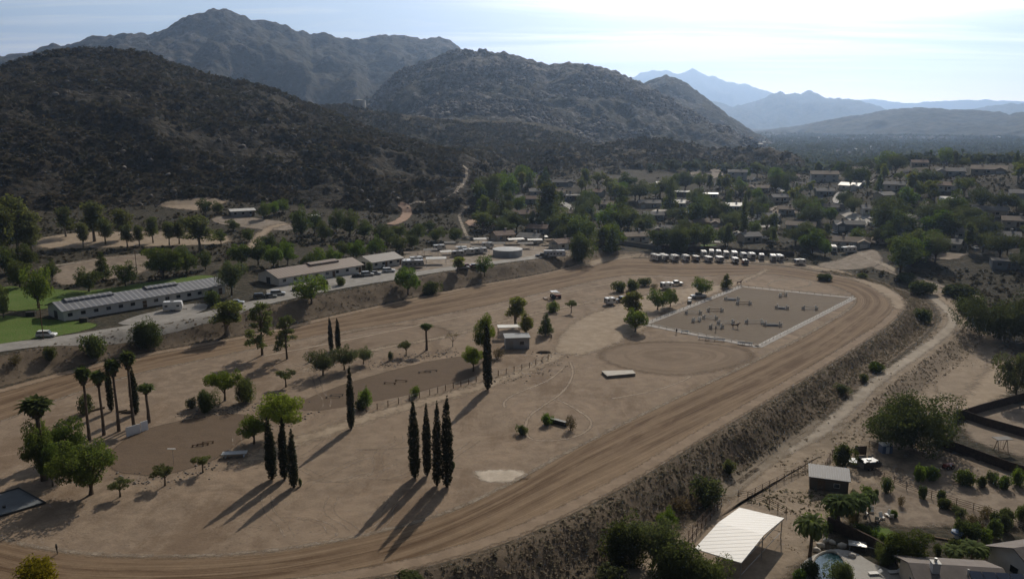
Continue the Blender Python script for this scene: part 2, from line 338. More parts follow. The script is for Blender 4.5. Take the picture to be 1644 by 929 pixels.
def dirt(name, c1, c2, c3=None, streak=False, hoof=False, bands=False, feather=False, fa=(0.0, 1.6, 1.6), big=.02, bumpk=.35, rough=.95):
    b = NB(name); w = b.coord('World')
    n1 = b.noise(w, big, 6, .6); n2 = b.noise(w, .35, 6, .65); n3 = b.noise(w, 2.6, 4, .6)
    col = b.mix(b.rng(n1, .35, .65), c1, c2)
    if streak:
        u = b.coord('UV', (1, 1, 1)); s1 = b.noise(b.coord('UV', (.42, .006, 1)), 1, 5, .62); s2 = b.noise(b.coord('UV', (2.4, .02, 1), (3, 1, 0)), 1, 3, .6)
        s3 = b.noise(b.coord('UV', (.16, .009, 1), (9, 4, 0)), 1, 3, .5)
        col = b.mix(b.rng(s1, .45, .55), col, c3); col = b.mix(b.math('MULTIPLY', b.rng(s3, .49, .60), .9), col, c2)
        col = b.mix(b.rng(s2, .3, .7, .0, .45), col, c1)
    elif c3 is not None: col = b.mix(b.rng(n2, .42, .62, 0, .75), col, c3)
    if bands:                                          # harrowed lanes running round the track
        s = b.n('ShaderNodeSeparateXYZ'); b.set(s.inputs[0], b.coord('UV', (1, 1, 1))); wob = b.noise(b.coord('UV', (.05, .008, 1), (2, 2, 0)), 1, 3, .5); wb2 = b.noise(b.coord('UV', (.9, .012, 1), (7, 2, 0)), 1, 4, .6)
        uu = b.math('DIVIDE', b.math('ADD', b.math('ADD', s.outputs[0], b.math('MULTIPLY', b.math('SUBTRACT', wob, .5), 7)), b.math('MULTIPLY', b.math('SUBTRACT', wb2, .5), 5)), 16)
        cr = b.n('ShaderNodeValToRGB'); b.set(cr.inputs[0], uu); el = cr.color_ramp.elements
        st = [(0, c1), (.14, c3), (.24, c1), (.34, c2), (.44, c3), (.50, c1), (.58, c2), (.68, c2), (.76, c3), (.84, c1), (.92, c2), (1, c1)]
        el[0].position, el[0].color = 0, (*st[0][1], 1); el[1].position, el[1].color = 1, (*st[-1][1], 1)
        for p_, c_ in st[1:-1]: q_ = el.new(p_); q_.color = (*c_, 1)
        f1 = b.noise(b.coord('UV', (3.0, .03, 1), (3, 1, 0)), 1, 3, .6); col = b.mix(b.rng(f1, .42, .6, 0, .5), cr.outputs[0], c2); f3 = b.noise(b.coord('UV', (.35, .06, 1), (5, 8, 0)), 1, 4, .65); col = b.mix(b.rng(f3, .46, .62, 0, .75), col, tuple((p_ + q_) / 2 for p_, q_ in zip(c1, c3))); f2 = b.noise(b.coord('UV', (5.0, .05, 1), (13, 1, 0)), 1, 2, .6); col = b.mix(b.rng(f2, .5, .62, 0, .5), col, c1)
    if hoof:
        hp = b.vor(w, 1.1); hm = b.rng(b.noise(w, .06, 4, .6), .46, .6); col = b.mix(b.math('MULTIPLY', b.rng(hp, .30, .12), b.math('MULTIPLY', hm, .55)), col, tuple(c * .55 for c in c2))
        wt = b.noise(b.coord('World', (1, .35, 1)), .09, 6, .7); col = b.mix(b.rng(wt, .48, .62, 0, .75), col, tuple(c * k for c, k in zip(c2, (.80, .74, .68)))); col = b.mix(b.rng(b.noise(w, .05, 6, .7, 1.2), .52, .66, 0, .8), col, tuple(c * 1.2 for c in c1))
    v = b.rng(b.math('ADD', b.math('MULTIPLY', n2, .5), b.math('MULTIPLY', n3, .5)), .3, .7, .85, 1.11)
    cc = b.n('ShaderNodeCombineColor'); [b.set(cc.inputs[i], v) for i in range(3)]
    col = b.mix(1.0, col, cc.outputs[0], 'MULTIPLY')
    sh = b.prin(col, rough, 0, b.bump(b.math('ADD', n2, b.math('MULTIPLY', n3, .4)), bumpk, .35), .15)
    if feather: sh = b.feather(sh, None, *fa)
    return b.out(sh)

# ---------------------------------------------------------------- mesh helpers
def mesh_obj(name, V, F, mat=None, parent=None, smooth=False, label=None, cat=None, group=None, kind=None, uv=None, edge=None):
    me = bpy.data.meshes.new(name)
    V = np.asarray(V, np.float32)
    if isinstance(F, np.ndarray):
        k = F.shape[1]; me.vertices.add(len(V)); me.vertices.foreach_set('co', V.ravel())
        me.loops.add(F.size); me.loops.foreach_set('vertex_index', F.astype(np.int32).ravel())
        me.polygons.add(len(F)); me.polygons.foreach_set('loop_start', np.arange(0, F.size, k, dtype=np.int32)); me.polygons.foreach_set('loop_total', np.full(len(F), k, np.int32))
        me.update(calc_edges=True); me.validate()
    else: me.from_pydata([tuple(map(float, v)) for v in V], [], F); me.update()
    if smooth: me.polygons.foreach_set('use_smooth', np.ones(len(me.polygons), bool))
    if uv is not None:
        l = me.uv_layers.new(name='UVMap'); vi = np.empty(len(me.loops), np.int32); me.loops.foreach_get('vertex_index', vi)
        l.data.foreach_set('uv', np.asarray(uv, np.float32)[vi].ravel())
    if edge is not None:
        at = me.attributes.new('edge', 'FLOAT', 'POINT'); at.data.foreach_set('value', np.asarray(edge, np.float32))
    if mat is not None:
        me.materials.append(MATS[mat] if isinstance(mat, str) else mat)
    o = bpy.data.objects.new(name, me); COL.objects.link(o)
    if parent is not None: o.parent = parent
    return tag(o, label, cat, group, kind)
def tag(o, label=None, cat=None, group=None, kind=None):
    for k, v in (('label', label), ('category', cat), ('group', group), ('kind', kind)):
        if v: o[k] = v
    return o
def empty(name, loc=(0, 0, 0), rz=0, label=None, cat=None, group=None):
    o = bpy.data.objects.new(name, None); COL.objects.link(o); o.location = loc; o.rotation_euler = (0, 0, rz); o.empty_display_size = .5
    return tag(o, label, cat, group)
def struct(name, V, F, mat, **k): return mesh_obj(name, V, F, mat, kind='structure', **k)
def resample(P, step):
    P = np.asarray(P, float); L = np.r_[0, np.cumsum(np.hypot(*(P[1:, :2] - P[:-1, :2]).T))]; n = max(2, int(L[-1] / step) + 1); s = np.linspace(0, L[-1], n)
    return np.stack([np.interp(s, L, P[:, k]) for k in range(P.shape[1])], 1), s
def smooth_open(P, n=2):
    P = np.asarray(P, float)
    for _ in range(n): P = np.vstack((P[:1], np.stack((P[:-1] * .75 + P[1:] * .25, P[:-1] * .25 + P[1:] * .75), 1).reshape(-1, P.shape[1]), P[-1:]))
    return P
def drape(x, y, off): return hz_at(x, y) + off
CLEARN = {'hill_trail', 'red_cut', 'dirt_lot', 'paddock', 'gravel_lane', 'dirt_drive', 'storage_yard', 'lawn', 'road', 'parking_apron', 'graded_slope', 'trailer_strip', 'levee_road', 'wash_path', 'sandy_flat', 'yard', 'corral_floor', 'footpath'}
def is_clear(x, y, names=None):
    c = np.zeros(x.shape, bool)
    for k, P, w in CLEAR:
        if k == 'poly': c |= inpoly(x, y, P)
        else: c |= seg_dist(x, y, P, False)[0] < w
    return c
def ribbon(name, pts, width, mat, off=.05, step=1.5, across=6, closed=False, kind='structure', label=None, cat=None, smoothn=2, jag=0.0, endfade=True):
    """pts: world (x, y) or (x, y, width)"""
    P = smooth_open([(p[0], p[1], p[2] if len(p) > 2 else width) for p in pts], smoothn) if smoothn else np.array([(p[0], p[1], width) for p in pts], float)
    if name in CLEARN: CLEAR.append(('line', resample(P, 6)[0][:, :2], P[:, 2].max() / 2 + 1.5))
    P, s = resample(P, step); T = np.gradient(P[:, :2], axis=0); T /= np.hypot(*T.T)[:, None] + 1e-9; N = np.stack((T[:, 1], -T[:, 0]), 1)
    V = []; UVs = []; E_ = []
    for j in range(across + 1):
        u = (j / across - .5) * P[:, 2]
        if jag and j in (0, across): u = u + (vnoise(s / 2.2, s * 0 + j, 3) - .5) * jag
        X = P[:, 0] + N[:, 0] * u; Y = P[:, 1] + N[:, 1] * u
        V.append(np.stack((X, Y, drape(X, Y, off)), 1)); UVs.append(np.stack((u + 50, s), 1)); E_.append(np.minimum(P[:, 2] / 2 - abs(u), np.minimum(s, s[-1] - s) * .7 + (0 if endfade else 99)))
    n = len(s); V = np.concatenate(V); idx = np.arange(n - 1)
    F = np.concatenate([np.stack((j * n + idx, (j + 1) * n + idx, (j + 1) * n + idx + 1, j * n + idx + 1), 1) for j in range(across)])[:, ::-1]
    return mesh_obj(name, V, F, mat, uv=np.concatenate(UVs), edge=np.concatenate(E_), kind=kind, label=label, cat=cat, smooth=True)
def patch(name, poly, mat, off=.06, rings=14, step=1.5, kind='structure', label=None, cat=None, smoothn=1):
    """star shaped region filled with rings, draped over the ground"""
    P = np.array([(p[0], p[1]) for p in poly], float); 
    if smoothn: P = chaikin(P, smoothn)
    if name in CLEARN: CLEAR.append(('poly', P, 0))
    P = np.vstack((P, P[:1])); P, s = resample(P, step); P = P[:-1]; n = len(P); c = P.mean(0)
    V = []; UV = []; E_ = []
    rad = np.hypot(*(P - c).T); ang = np.arctan2(*(P - c).T)
    ins = np.median(rad) * .8
    for k in range(rings + 1):
        t = k / rings; t = 1 - (1 - t) ** 1.3
        Q = c + (P - c) * max(t, .002); V.append(np.stack((Q[:, 0], Q[:, 1], drape(Q[:, 0], Q[:, 1], off)), 1))
        UV.append(np.stack((np.full(n, t * ins), s[:-1]), 1)); E_.append(rad * (1 - t) * .8)
    i = np.arange(n); i2 = (i + 1) % n
    F = np.concatenate([np.stack((k * n + i, (k + 1) * n + i, (k + 1) * n + i2, k * n + i2), 1) for k in range(rings)])
    A = (P[:, 0] * np.roll(P[:, 1], -1) - P[:, 1] * np.roll(P[:, 0], -1)).sum()
    if A < 0: F = F[:, ::-1]
    return mesh_obj(name, np.concatenate(V), F, mat, uv=np.concatenate(UV), edge=np.concatenate(E_), kind=kind, label=label, cat=cat, smooth=True)
CLEAR = []
def gpx(pts): return [tuple(G(a, b)[:2]) for a, b in pts]

# ---------------------------------------------------------------- soil, rock, grass
dirt('field_dirt', (.268, .20, .142), (.222, .167, .12), (.285, .218, .156), bumpk=.45, hoof=True)
dirt('track_dirt', (.275, .197, .127), (.108, .066, .037), (.17, .113, .07), bands=True, feather=True, fa=(0, 1.2, .7))
dirt('pale_dirt', (.35, .275, .20), (.31, .24, .173), (.385, .305, .225), feather=True, fa=(0, 3.2, 3.0))
dirt('dark_dirt', (.135, .095, .064), (.155, .11, .075), (.115, .082, .056), feather=True, fa=(0, .7, .35))
dirt('arena_dirt', (.17, .135, .10), (.20, .16, .12), (.15, .118, .088), feather=True, fa=(0, .7, .3))
dirt('ring_dirt', (.225, .165, .115), (.175, .125, .084), (.245, .183, .13), streak=True, feather=True, fa=(0, 3.0, 1.4))
dirt('tyre_dirt', (.34, .268, .2), (.32, .25, .187), (.35, .278, .21), feather=True, fa=(0, .5, .5))
dirt('wash_dirt', (.25, .205, .155), (.21, .17, .125), (.28, .23, .175), feather=True, fa=(0, 2.5, 2.0))
dirt('red_dirt', (.38, .25, .18), (.33, .22, .16), (.44, .33, .26), feather=True, fa=(0, 1.5, 1.2))
dirt('lot_dirt', (.27, .22, .175), (.22, .18, .14), (.33, .28, .23), feather=True, fa=(0, 2.0, 1.5))
dirt('gravel_pale', (.37, .315, .25), (.32, .27, .215), (.42, .36, .29), feather=True, fa=(0, 1.6, 1.2))
dirt('yard_dirt', (.24, .19, .145), (.20, .155, .115), (.29, .235, .18), feather=True, fa=(0, 2.5, 1.8))
dirt('asphalt', (.30, .28, .255), (.26, .245, .225), (.33, .31, .285), big=.08, bumpk=.1, rough=.8)
dirt('concrete', (.42, .40, .37), (.38, .36, .33), (.36, .34, .31), big=.2, bumpk=.1, rough=.8)
def grass_mat(name, c1, c2, c3):
    b = NB(name); w = b.coord('World'); n = b.noise(w, .12, 5, .6); n2 = b.noise(w, 1.8, 4, .7)
    col = b.mix(b.rng(n, .35, .65), c1, c2); col = b.mix(b.rng(n2, .35, .75, 0, .7), col, c3)
    b.out(b.feather(b.prin(col, .9, 0, b.bump(n2, .8, .3), .1), None, 0, 1.0, .8))
grass_mat('lawn', (.07, .15, .018), (.10, .17, .03), (.16, .135, .06))
def scrub_mat(name, cols, blob=.35, rock=None, rockthr=.72, big=.01, haze=0, bumpd=1.0, rockscale=.08):
    b = NB(name); w = b.coord('World'); n1 = b.noise(w, big, 6, .62); v = b.vor(w, blob); n2 = b.noise(w, blob * 1.7, 5, .7)
    col = b.mix(b.rng(n1, .38, .62), cols[0], cols[1]); col = b.mix(b.rng(v, .25, .75), cols[2], col)
    n3 = b.noise(w, blob * .35, 4, .6); col = b.mix(b.rng(n3, .5, .7, 0, .55), col, cols[3])
    h = b.math('ADD', b.math('MULTIPLY', v, -.7), n2)
    if rock:
        r = b.noise(w, rockscale, 8, .72); rm = b.rng(b.math('ADD', b.math('MULTIPLY', r, .8), b.math('MULTIPLY', b.noise(w, big * .7, 3, .5), .35)), rockthr - .05, rockthr + .05)
        rc = b.vor(w, rockscale * 1.4, 'F1', 'Color'); g = b.n('ShaderNodeSeparateColor'); b.set(g.inputs[0], rc)
        rcol = b.mix(b.rng(g.outputs[0], 0, 1), rock, tuple(c * .72 for c in rock))
        col = b.mix(rm, col, rcol); h = b.math('ADD', h, b.math('MULTIPLY', rm, .8))
    b.out(b.prin(col, .95, 0, b.bump(h, .9, bumpd), .08))
scrub_mat('open_ground', [(.085, .07, .05), (.065, .056, .04), (.045, .043, .03), (.12, .097, .072)], .7, big=.015, bumpd=.5)
scrub_mat('scrub_hill', [(.055, .046, .034), (.07, .058, .042), (.04, .037, .027), (.085, .07, .052)], .28, (.26, .235, .21), .74, .012, bumpd=1.6, rockscale=.16)
scrub_mat('brown_hill', [(.115, .09, .06), (.085, .075, .048), (.06, .055, .036), (.15, .12, .085)], .22, (.26, .235, .21), .76, .012, bumpd=1.6, rockscale=.12)
scrub_mat('rocky_mountain', [(.085, .078, .062), (.065, .065, .045), (.05, .05, .036), (.12, .10, .082)], .09, (.27, .245, .22), .60, .004, bumpd=5, rockscale=.05)
scrub_mat('high_mountain', [(.10, .088, .068), (.07, .068, .05), (.055, .055, .042), (.14, .115, .09)], .045, (.25, .215, .185), .64, .0022, bumpd=9, rockscale=.02)
scrub_mat('far_hill', [(.085, .078, .05), (.06, .062, .042), (.04, .045, .03), (.12, .10, .07)], .03, big=.003, bumpd=6)
HM = {'scrub_hill': 'scrub_hill', 'saddle_hill': 'brown_hill', 'low_hill': 'brown_hill', 'rocky_mountain': 'rocky_mountain', 'dome_mountain': 'rocky_mountain', 'high_mountain': 'high_mountain'}
# ---------------------------------------------------------------- the land: one polar sheet, split where a hill starts
def build_land():
    na, nd = GX.shape; V = np.stack((GX, GY, GZ), -1).reshape(-1, 3)
    i = np.arange(na - 1)[:, None] * nd + np.arange(nd - 1)[None]
    F = np.stack((i, i + 1, i + nd + 1, i + nd), -1).reshape(-1, 4)[:, ::-1]
    fi = GI.reshape(-1)[F].max(1)
    for k in range(-1, len(HILLS)):
        m = fi == k
        if not m.any(): continue
        f = F[m]; u, inv = np.unique(f, return_inverse=True)
        nm = 'ground' if k < 0 else HILLS[k][0]
        struct(nm, V[u], inv.reshape(f.shape), 'open_ground' if k < 0 else HM.get(nm, 'far_hill'), smooth=True)
build_land()
# haze
def haze(dens, bot=-62, top=1330):
    a, y0, y1 = 19500, -1200, 19200
    V = [(-a, y0, bot), (a, y0, bot), (a, y1, bot), (-a, y1, bot), (-a, y0, top), (a, y0, top), (a, y1, top), (-a, y1, top)]
    F = [(0, 3, 2, 1), (4, 5, 6, 7), (0, 1, 5, 4), (1, 2, 6, 5), (2, 3, 7, 6), (3, 0, 4, 7)]
    m = bpy.data.materials.new('haze'); m.use_nodes = True; t = m.node_tree; t.nodes.clear(); o = t.nodes.new('ShaderNodeOutputMaterial'); v = t.nodes.new('ShaderNodeVolumePrincipled')
    v.inputs['Color'].default_value = (.50, .69, 1.0, 1); v.inputs['Density'].default_value = dens; v.inputs['Anisotropy'].default_value = .72
    t.links.new(v.outputs[0], o.inputs['Volume']); MATS['haze'] = m
    mesh_obj('haze', V, F, 'haze', kind='stuff')
haze(.000098)

# ---------------------------------------------------------------- field, track, roads
def loop_mesh(name, A, B, mat, off, across=10, step=2.0, ext=0.0):
    """closed band between two outlines"""
    A = np.asarray(A); B = np.asarray(B); Q = np.hstack((A, B)); Q = np.vstack((Q, Q[:1])); M = (Q[:, :2] + Q[:, 2:4]) / 2
    L = np.r_[0, np.cumsum(np.hypot(*(M[1:] - M[:-1]).T))]; n = int(L[-1] / step); s = np.linspace(0, L[-1], n)
    Q = np.stack([np.interp(s, L, Q[:, k]) for k in range(4)], 1); w = np.hypot(*(Q[:, :2] - Q[:, 2:]).T)
    V = []; UV = []; E_ = []
    for j in range(across + 1):
        t = j / across; P = Q[:, :2] * (1 - t) + Q[:, 2:] * t; V.append(np.stack((P[:, 0], P[:, 1], drape(P[:, 0], P[:, 1], off)), 1))
        UV.append(np.stack((t * 16 + (w - 16) * .15, s), 1)); E_.append(w * min(t, 1 - t))
    idx = np.arange(n - 1); F = np.concatenate([np.stack((j * n + idx, (j + 1) * n + idx, (j + 1) * n + idx + 1, j * n + idx + 1), 1) for j in range(across)])
    return struct(name, np.concatenate(V), F, mat, uv=np.concatenate(UV), edge=np.concatenate(E_), smooth=True)
# the infield, the flat ground inside and just beyond the track
INF = TIO[:, :2]; ctr = INF.mean(0)
def grow(P, d):
    T = np.roll(P, -1, 0) - np.roll(P, 1, 0); T /= np.hypot(*T.T)[:, None]; N = np.stack((-T[:, 1], T[:, 0]), 1); return P + N * d
fld = grow(TIO[:, 2:4], 0)
sgn = 1 if (np.hypot(*(grow(TIO[:, 2:4], 1) - ctr).T).mean() > np.hypot(*(TIO[:, 2:4] - ctr).T).mean()) else -1
patch('field', [tuple(p) for p in grow(TIO[:, 2:4], 2.6 * sgn)], 'field_dirt', .012, rings=60, step=2.0, smoothn=0)
loop_mesh('racetrack', TIO[:, :2], TIO[:, 2:4], 'track_dirt', .04)
def ring_offset(P, d): return grow(P, d * sgn)
def edge_line(name, P, d0, d1, mat, off): loop_mesh(name, ring_offset(P, d0), ring_offset(P, d1), mat, off, across=3)
dirt('verge_dirt', (.27, .20, .14), (.24, .175, .122), (.30, .225, .16), feather=True, fa=(0, .9, 1.0))
dirt('crust_dirt', (.29, .235, .18), (.26, .21, .16), (.32, .265, .205), feather=True, fa=(.0, .8, 1.0))
edge_line('outer_verge', TIO[:, 2:4], -.8, 2.6, 'verge_dirt', .06)
edge_line('inner_verge', TIO[:, :2], -.9, .5, 'crust_dirt', .055)
dirt('bank_dirt', (.16, .122, .086), (.125, .096, .068), (.19, .147, .105), feather=True, fa=(0, 2.0, 2.0))
dirt('wash_tan', (.30, .235, .172), (.24, .19, .138), (.34, .27, .2), feather=True, fa=(0, 4.0, 3.0))
RO = TIO[:, 2:4]; loop_mesh('bank', ring_offset(RO, 2.0), ring_offset(RO, 12.8), 'bank_dirt', .10, across=16, step=1.2)
rs_ = [tuple(q) for q, t in zip(ring_offset(RO, 22.5), TIO[:, 4]) if t < -2.2]
ribbon('wash_floor', rs_, 22, 'wash_tan', .09, across=16)
# pads and rings in the field
patch('warm_up_arena', gpx([(165, 737), (185, 712), (225, 690), (262, 680), (320, 668), (378, 662), (420, 668), (432, 683), (405, 697), (385, 712), (365, 728), (340, 742), (300, 755), (252, 767), (215, 763), (176, 758)]), 'dark_dirt', .03)
patch('jumping_arena', gpx([(468, 655), (488, 640), (560, 613), (640, 590), (700, 577), (748, 570), (790, 572), (800, 582), (760, 607), (700, 622), (660, 634), (600, 645), (560, 652), (500, 662)]), 'dark_dirt', .03)
patch('harrowed_circle', gpx([(478, 575), (500, 550), (545, 533), (620, 521), (690, 519), (730, 527), (735, 540), (690, 549), (640, 553), (600, 566), (545, 585), (500, 590)]), 'ring_dirt', .028)
patch('riding_ring', gpx([(945, 570), (975, 553), (1030, 546), (1100, 546), (1170, 552), (1215, 562), (1222, 575), (1195, 590), (1140, 602), (1090, 607), (1030, 601), (975, 588)]), 'ring_dirt', .03)
ribbon('farm_path', gpx([(385, 748), (420, 728), (470, 710), (540, 688), (610, 663), (690, 643), (760, 624), (815, 606), (865, 586), (905, 566), (935, 543)]), 7, 'pale_dirt', .035, across=5)
ribbon('dirt_lane', [(*gpx([q])[0][:2], w) for q, w in [((905, 572), 9), ((940, 548), 20), ((985, 517), 27), ((1020, 498), 20), ((1065, 478), 20), ((1105, 470), 20), ((1150, 463), 10), ((1190, 452), 6), ((1222, 438), 5), ((1236, 431), 6)]], 9, 'pale_dirt', .045, across=8)
ribbon('middle_path', gpx([(470, 600), (520, 583), (590, 563), (650, 552), (720, 540), (790, 520), (850, 506), (920, 490), (975, 480), (1010, 470)]), 5, 'pale_dirt', .04, across=4)
ribbon('infield_track', gpx([(420, 572), (520, 553), (610, 535), (720, 512), (810, 495), (900, 470), (1000, 452)]), 1.6, 'tyre_dirt', .036, across=4)
ribbon('trailer_strip', gpx([(930, 428), (985, 413), (1040, 408), (1100, 413), (1160, 417), (1230, 420), (1290, 427), (1340, 434), (1380, 447), (1420, 463), (1450, 485), (1452, 500)]), 10, 'pale_dirt', .10, across=6)
gt = rs0 = np.random.RandomState(12)
for k in range(16):                                # faint wheel tracks wandering over the infield
    x0, y0 = 330 + 620 * gt.rand(), 640 + 200 * gt.rand(); a0 = gt.rand() * 6.28; pts_ = []
    for j in range(7):
        pts_.append((x0, y0)); a0 += gt.normal() * .45; x0 += math.cos(a0) * 28; y0 += math.sin(a0) * 13
    W = [q for q in gpx(pts_) if inpoly(np.array([q[0]]), np.array([q[1]]), TIO[:, :2])[0]]
    if len(W) > 3:
        for dx in (-.8, .8): ribbon('tyre_tracks', [(q[0] + dx, q[1]) for q in W], .55, 'tyre_dirt', .031 + .0004 * k, across=4, step=.8)
for q in ([(915, 580), (922, 600), (905, 630), (870, 652), (848, 668), (842, 690), (850, 706), (890, 708), (930, 700), (950, 685), (948, 672), (930, 660), (905, 645), (890, 640)],
          [(980, 640), (1050, 628), (1095, 612), (1110, 603)], [(810, 655), (808, 645), (825, 632), (880, 612), (905, 590)], 
          [(640, 560), (560, 575), (520, 560), (560, 540), (650, 527)]):
    ribbon('tyre_tracks', gpx(q), 1.1, 'tyre_dirt', .033, across=4, step=.8)
dirt('white_sand', (.52, .44, .35), (.46, .39, .31), (.58, .5, .41), feather=True, fa=(0, 1.2, 1.0))
patch('sand_patch', gpx([(750, 757), (790, 751), (838, 752), (856, 762), (843, 774), (800, 778), (768, 774)]), 'white_sand', .04, rings=8, step=.6)
ribbon('pen_ring', gpx([(1232, 458), (1238, 452), (1262, 448), (1290, 449), (1305, 455), (1290, 461), (1255, 463), (1236, 461), (1230, 457)]), 1.8, 'gravel_pale', .05, across=4)
# arena with its pale border
AR = gpx([(1040, 521), (1190, 462), (1370, 478), (1217, 554)])
patch('riding_arena', AR, 'arena_dirt', .05, rings=20, smoothn=0)
# left road and aprons
ribbon('road', [(*G(a, b)[:2], w) for a, b, w in [(-160, 590, 8.5), (0, 558, 8.5), (100, 546, 8.2), (212, 529, 8), (300, 512, 8), (345, 504, 8), (400, 490, 8), (482, 471, 8), (560, 457, 7.5), (632, 446, 7), (677, 438, 6.5), (770, 425, 6), (815, 419, 6), (870, 412, 6), (900, 406, 5)]], 8, 'asphalt', .14, across=6)
patch('parking_apron', gpx([(180, 523), (215, 508), (262, 497), (300, 488), (335, 487), (330, 500), (255, 520)]), 'asphalt', .13, rings=6)
patch('parking_apron', gpx([(412, 472), (470, 452), (540, 442), (600, 436), (640, 432), (650, 440), (560, 456), (480, 472)]), 'asphalt', .13, rings=6)
# right side: levee road, wash, flats
ribbon('levee_road', LEVEE, 4.6, 'gravel_pale', .12, across=5)
ribbon('wash_path', gpx([(1330, 672), (1270, 712), (1200, 765), (1150, 800)]), 7, 'wash_dirt', .10, across=5)
0 and ribbon('wash_floor', [(*G(a, b)[:2], w) for a, b, w in [(1455, 470, 5), (1490, 500, 7), (1470, 540, 8), (1400, 590, 9), (1320, 650, 10), (1240, 715, 12), (1180, 765, 14)]], 8, 'wash_dirt', .07, across=6)
ribbon('footpath', gpx([(1240, 712), (1180, 735), (1130, 752), (1070, 790), (1010, 830), (960, 870), (900, 925)]), 1.6, 'gravel_pale', .10, across=4, step=.8)
ribbon('wash_path', gpx([(1060, 800), (1000, 850), (940, 890), (880, 935), (820, 980)]), 5, 'wash_dirt', .08, across=5)
patch('sandy_flat', gpx([(1400, 660), (1440, 625), (1500, 590), (1555, 548), (1640, 560), (1660, 620), (1600, 650), (1530, 670), (1470, 660)]), 'pale_dirt', .08, rings=16)
patch('sandy_flat', gpx([(1180, 790), (1230, 745), (1300, 700), (1390, 665), (1400, 690), (1330, 720), (1300, 745), (1240, 770), (1200, 800)]), 'wash_dirt', .09, rings=10)
patch('sandy_flat', gpx([(1385, 415), (1420, 425), (1480, 445), (1540, 465), (1590, 478), (1585, 500), (1540, 500), (1500, 470), (1440, 440), (1395, 430)]), 'lot_dirt', .09, rings=10)
patch('sandy_flat', gpx([(1130, 850), (1190, 780), (1260, 730), (1330, 690), (1420, 650), (1500, 600), (1520, 640), (1460, 700), (1400, 730), (1320, 750), (1240, 780), (1180, 810)]), 'wash_tan', .2, rings=30)
patch('yard', gpx([(1390, 715), (1480, 710), (1600, 740), (1700, 780), (1700, 850), (1560, 850), (1400, 850), (1340, 800), (1350, 760)]), 'yard_dirt', .07, rings=14)
patch('sandy_flat', gpx([(1300, 425), (1340, 418), (1385, 400), (1410, 400), (1425, 420), (1400, 432), (1340, 435)]), 'lot_dirt', .12, rings=8)
patch('yard', gpx([(1540, 650), (1640, 640), (1760, 680), (1760, 760), (1640, 740), (1530, 700)]), 'yard_dirt', .075, rings=12)
patch('corral_floor', gpx([(1100, 890), (1150, 810), (1200, 790), (1290, 800), (1300, 860), (1270, 930), (1240, 990), (1100, 980)]), 'yard_dirt', .078, rings=12)
# left land
patch('lawn', gpx([(-120, 560), (-60, 515), (0, 505), (60, 510), (150, 517), (165, 524), (110, 538), (0, 553), (-60, 566)]), 'lawn', .12, rings=10)
patch('lawn', gpx([(-60, 480), (0, 458), (60, 462), (120, 468), (190, 462), (280, 447), (340, 440), (355, 450), (250, 468), (150, 480), (60, 500), (0, 500)]), 'lawn', .10, rings=12)
patch('paddock', gpx([(85, 425), (160, 412), (240, 405), (250, 420), (240, 440), (170, 450), (100, 462), (75, 450)]), 'yard_dirt', .10, rings=10)
patch('paddock', gpx([(40, 385), (120, 372), (240, 370), (370, 375), (380, 392), (300, 395), (180, 398), (60, 402)]), 'pale_dirt', .10, rings=10)
ribbon('gravel_lane', gpx([(60, 430), (140, 420), (200, 412), (270, 402)]), 3.5, 'gravel_pale', .12, across=3)
patch('dirt_lot', gpx([(250, 325), (290, 318), (345, 317), (375, 322), (350, 332), (330, 340), (290, 338), (255, 333)]), 'pale_dirt', .18, rings=8)
patch('dirt_lot', gpx([(330, 350), (380, 345), (430, 352), (470, 358), (475, 372), (420, 370), (350, 362)]), 'lot_dirt', .18, rings=8)
ribbon('dirt_drive', gpx([(470, 360), (440, 362), (420, 375), (412, 388), (400, 402)]), 8, 'pale_dirt', .2, across=4)
patch('storage_yard', gpx([(600, 425), (660, 405), (720, 390), (800, 383), (880, 388), (960, 392), (950, 405), (880, 418), (800, 420), (700, 434), (640, 438)]), 'lot_dirt', .12, rings=12)
# trails and cuts on the hill
ribbon('hill_trail', gpx([(728, 312), (742, 300), (748, 287), (750, 275), (744, 265)]), 3.5, 'gravel_pale', .35, across=3, step=1)
ribbon('hill_trail', gpx([(652, 330), (690, 322), (727, 313)]), 3.2, 'gravel_pale', .35, across=3, step=1)
ribbon('hill_trail', gpx([(760, 329), (748, 333), (735, 345), (742, 362), (752, 385)]), 3, 'gravel_pale', .35, across=3, step=1)
ribbon('red_cut', gpx([(625, 362), (645, 355), (655, 342), (650, 330), (638, 328)]), 7, 'red_dirt', .4, across=4, step=1)
patch('red_cut', gpx([(740, 355), (775, 350), (795, 358), (790, 366), (755, 366)]), 'red_dirt', .3, rings=5)
patch('graded_slope', gpx([(1105, 275), (1140, 268), (1165, 275), (1160, 287), (1110, 287)]), 'lot_dirt', .4, rings=5)

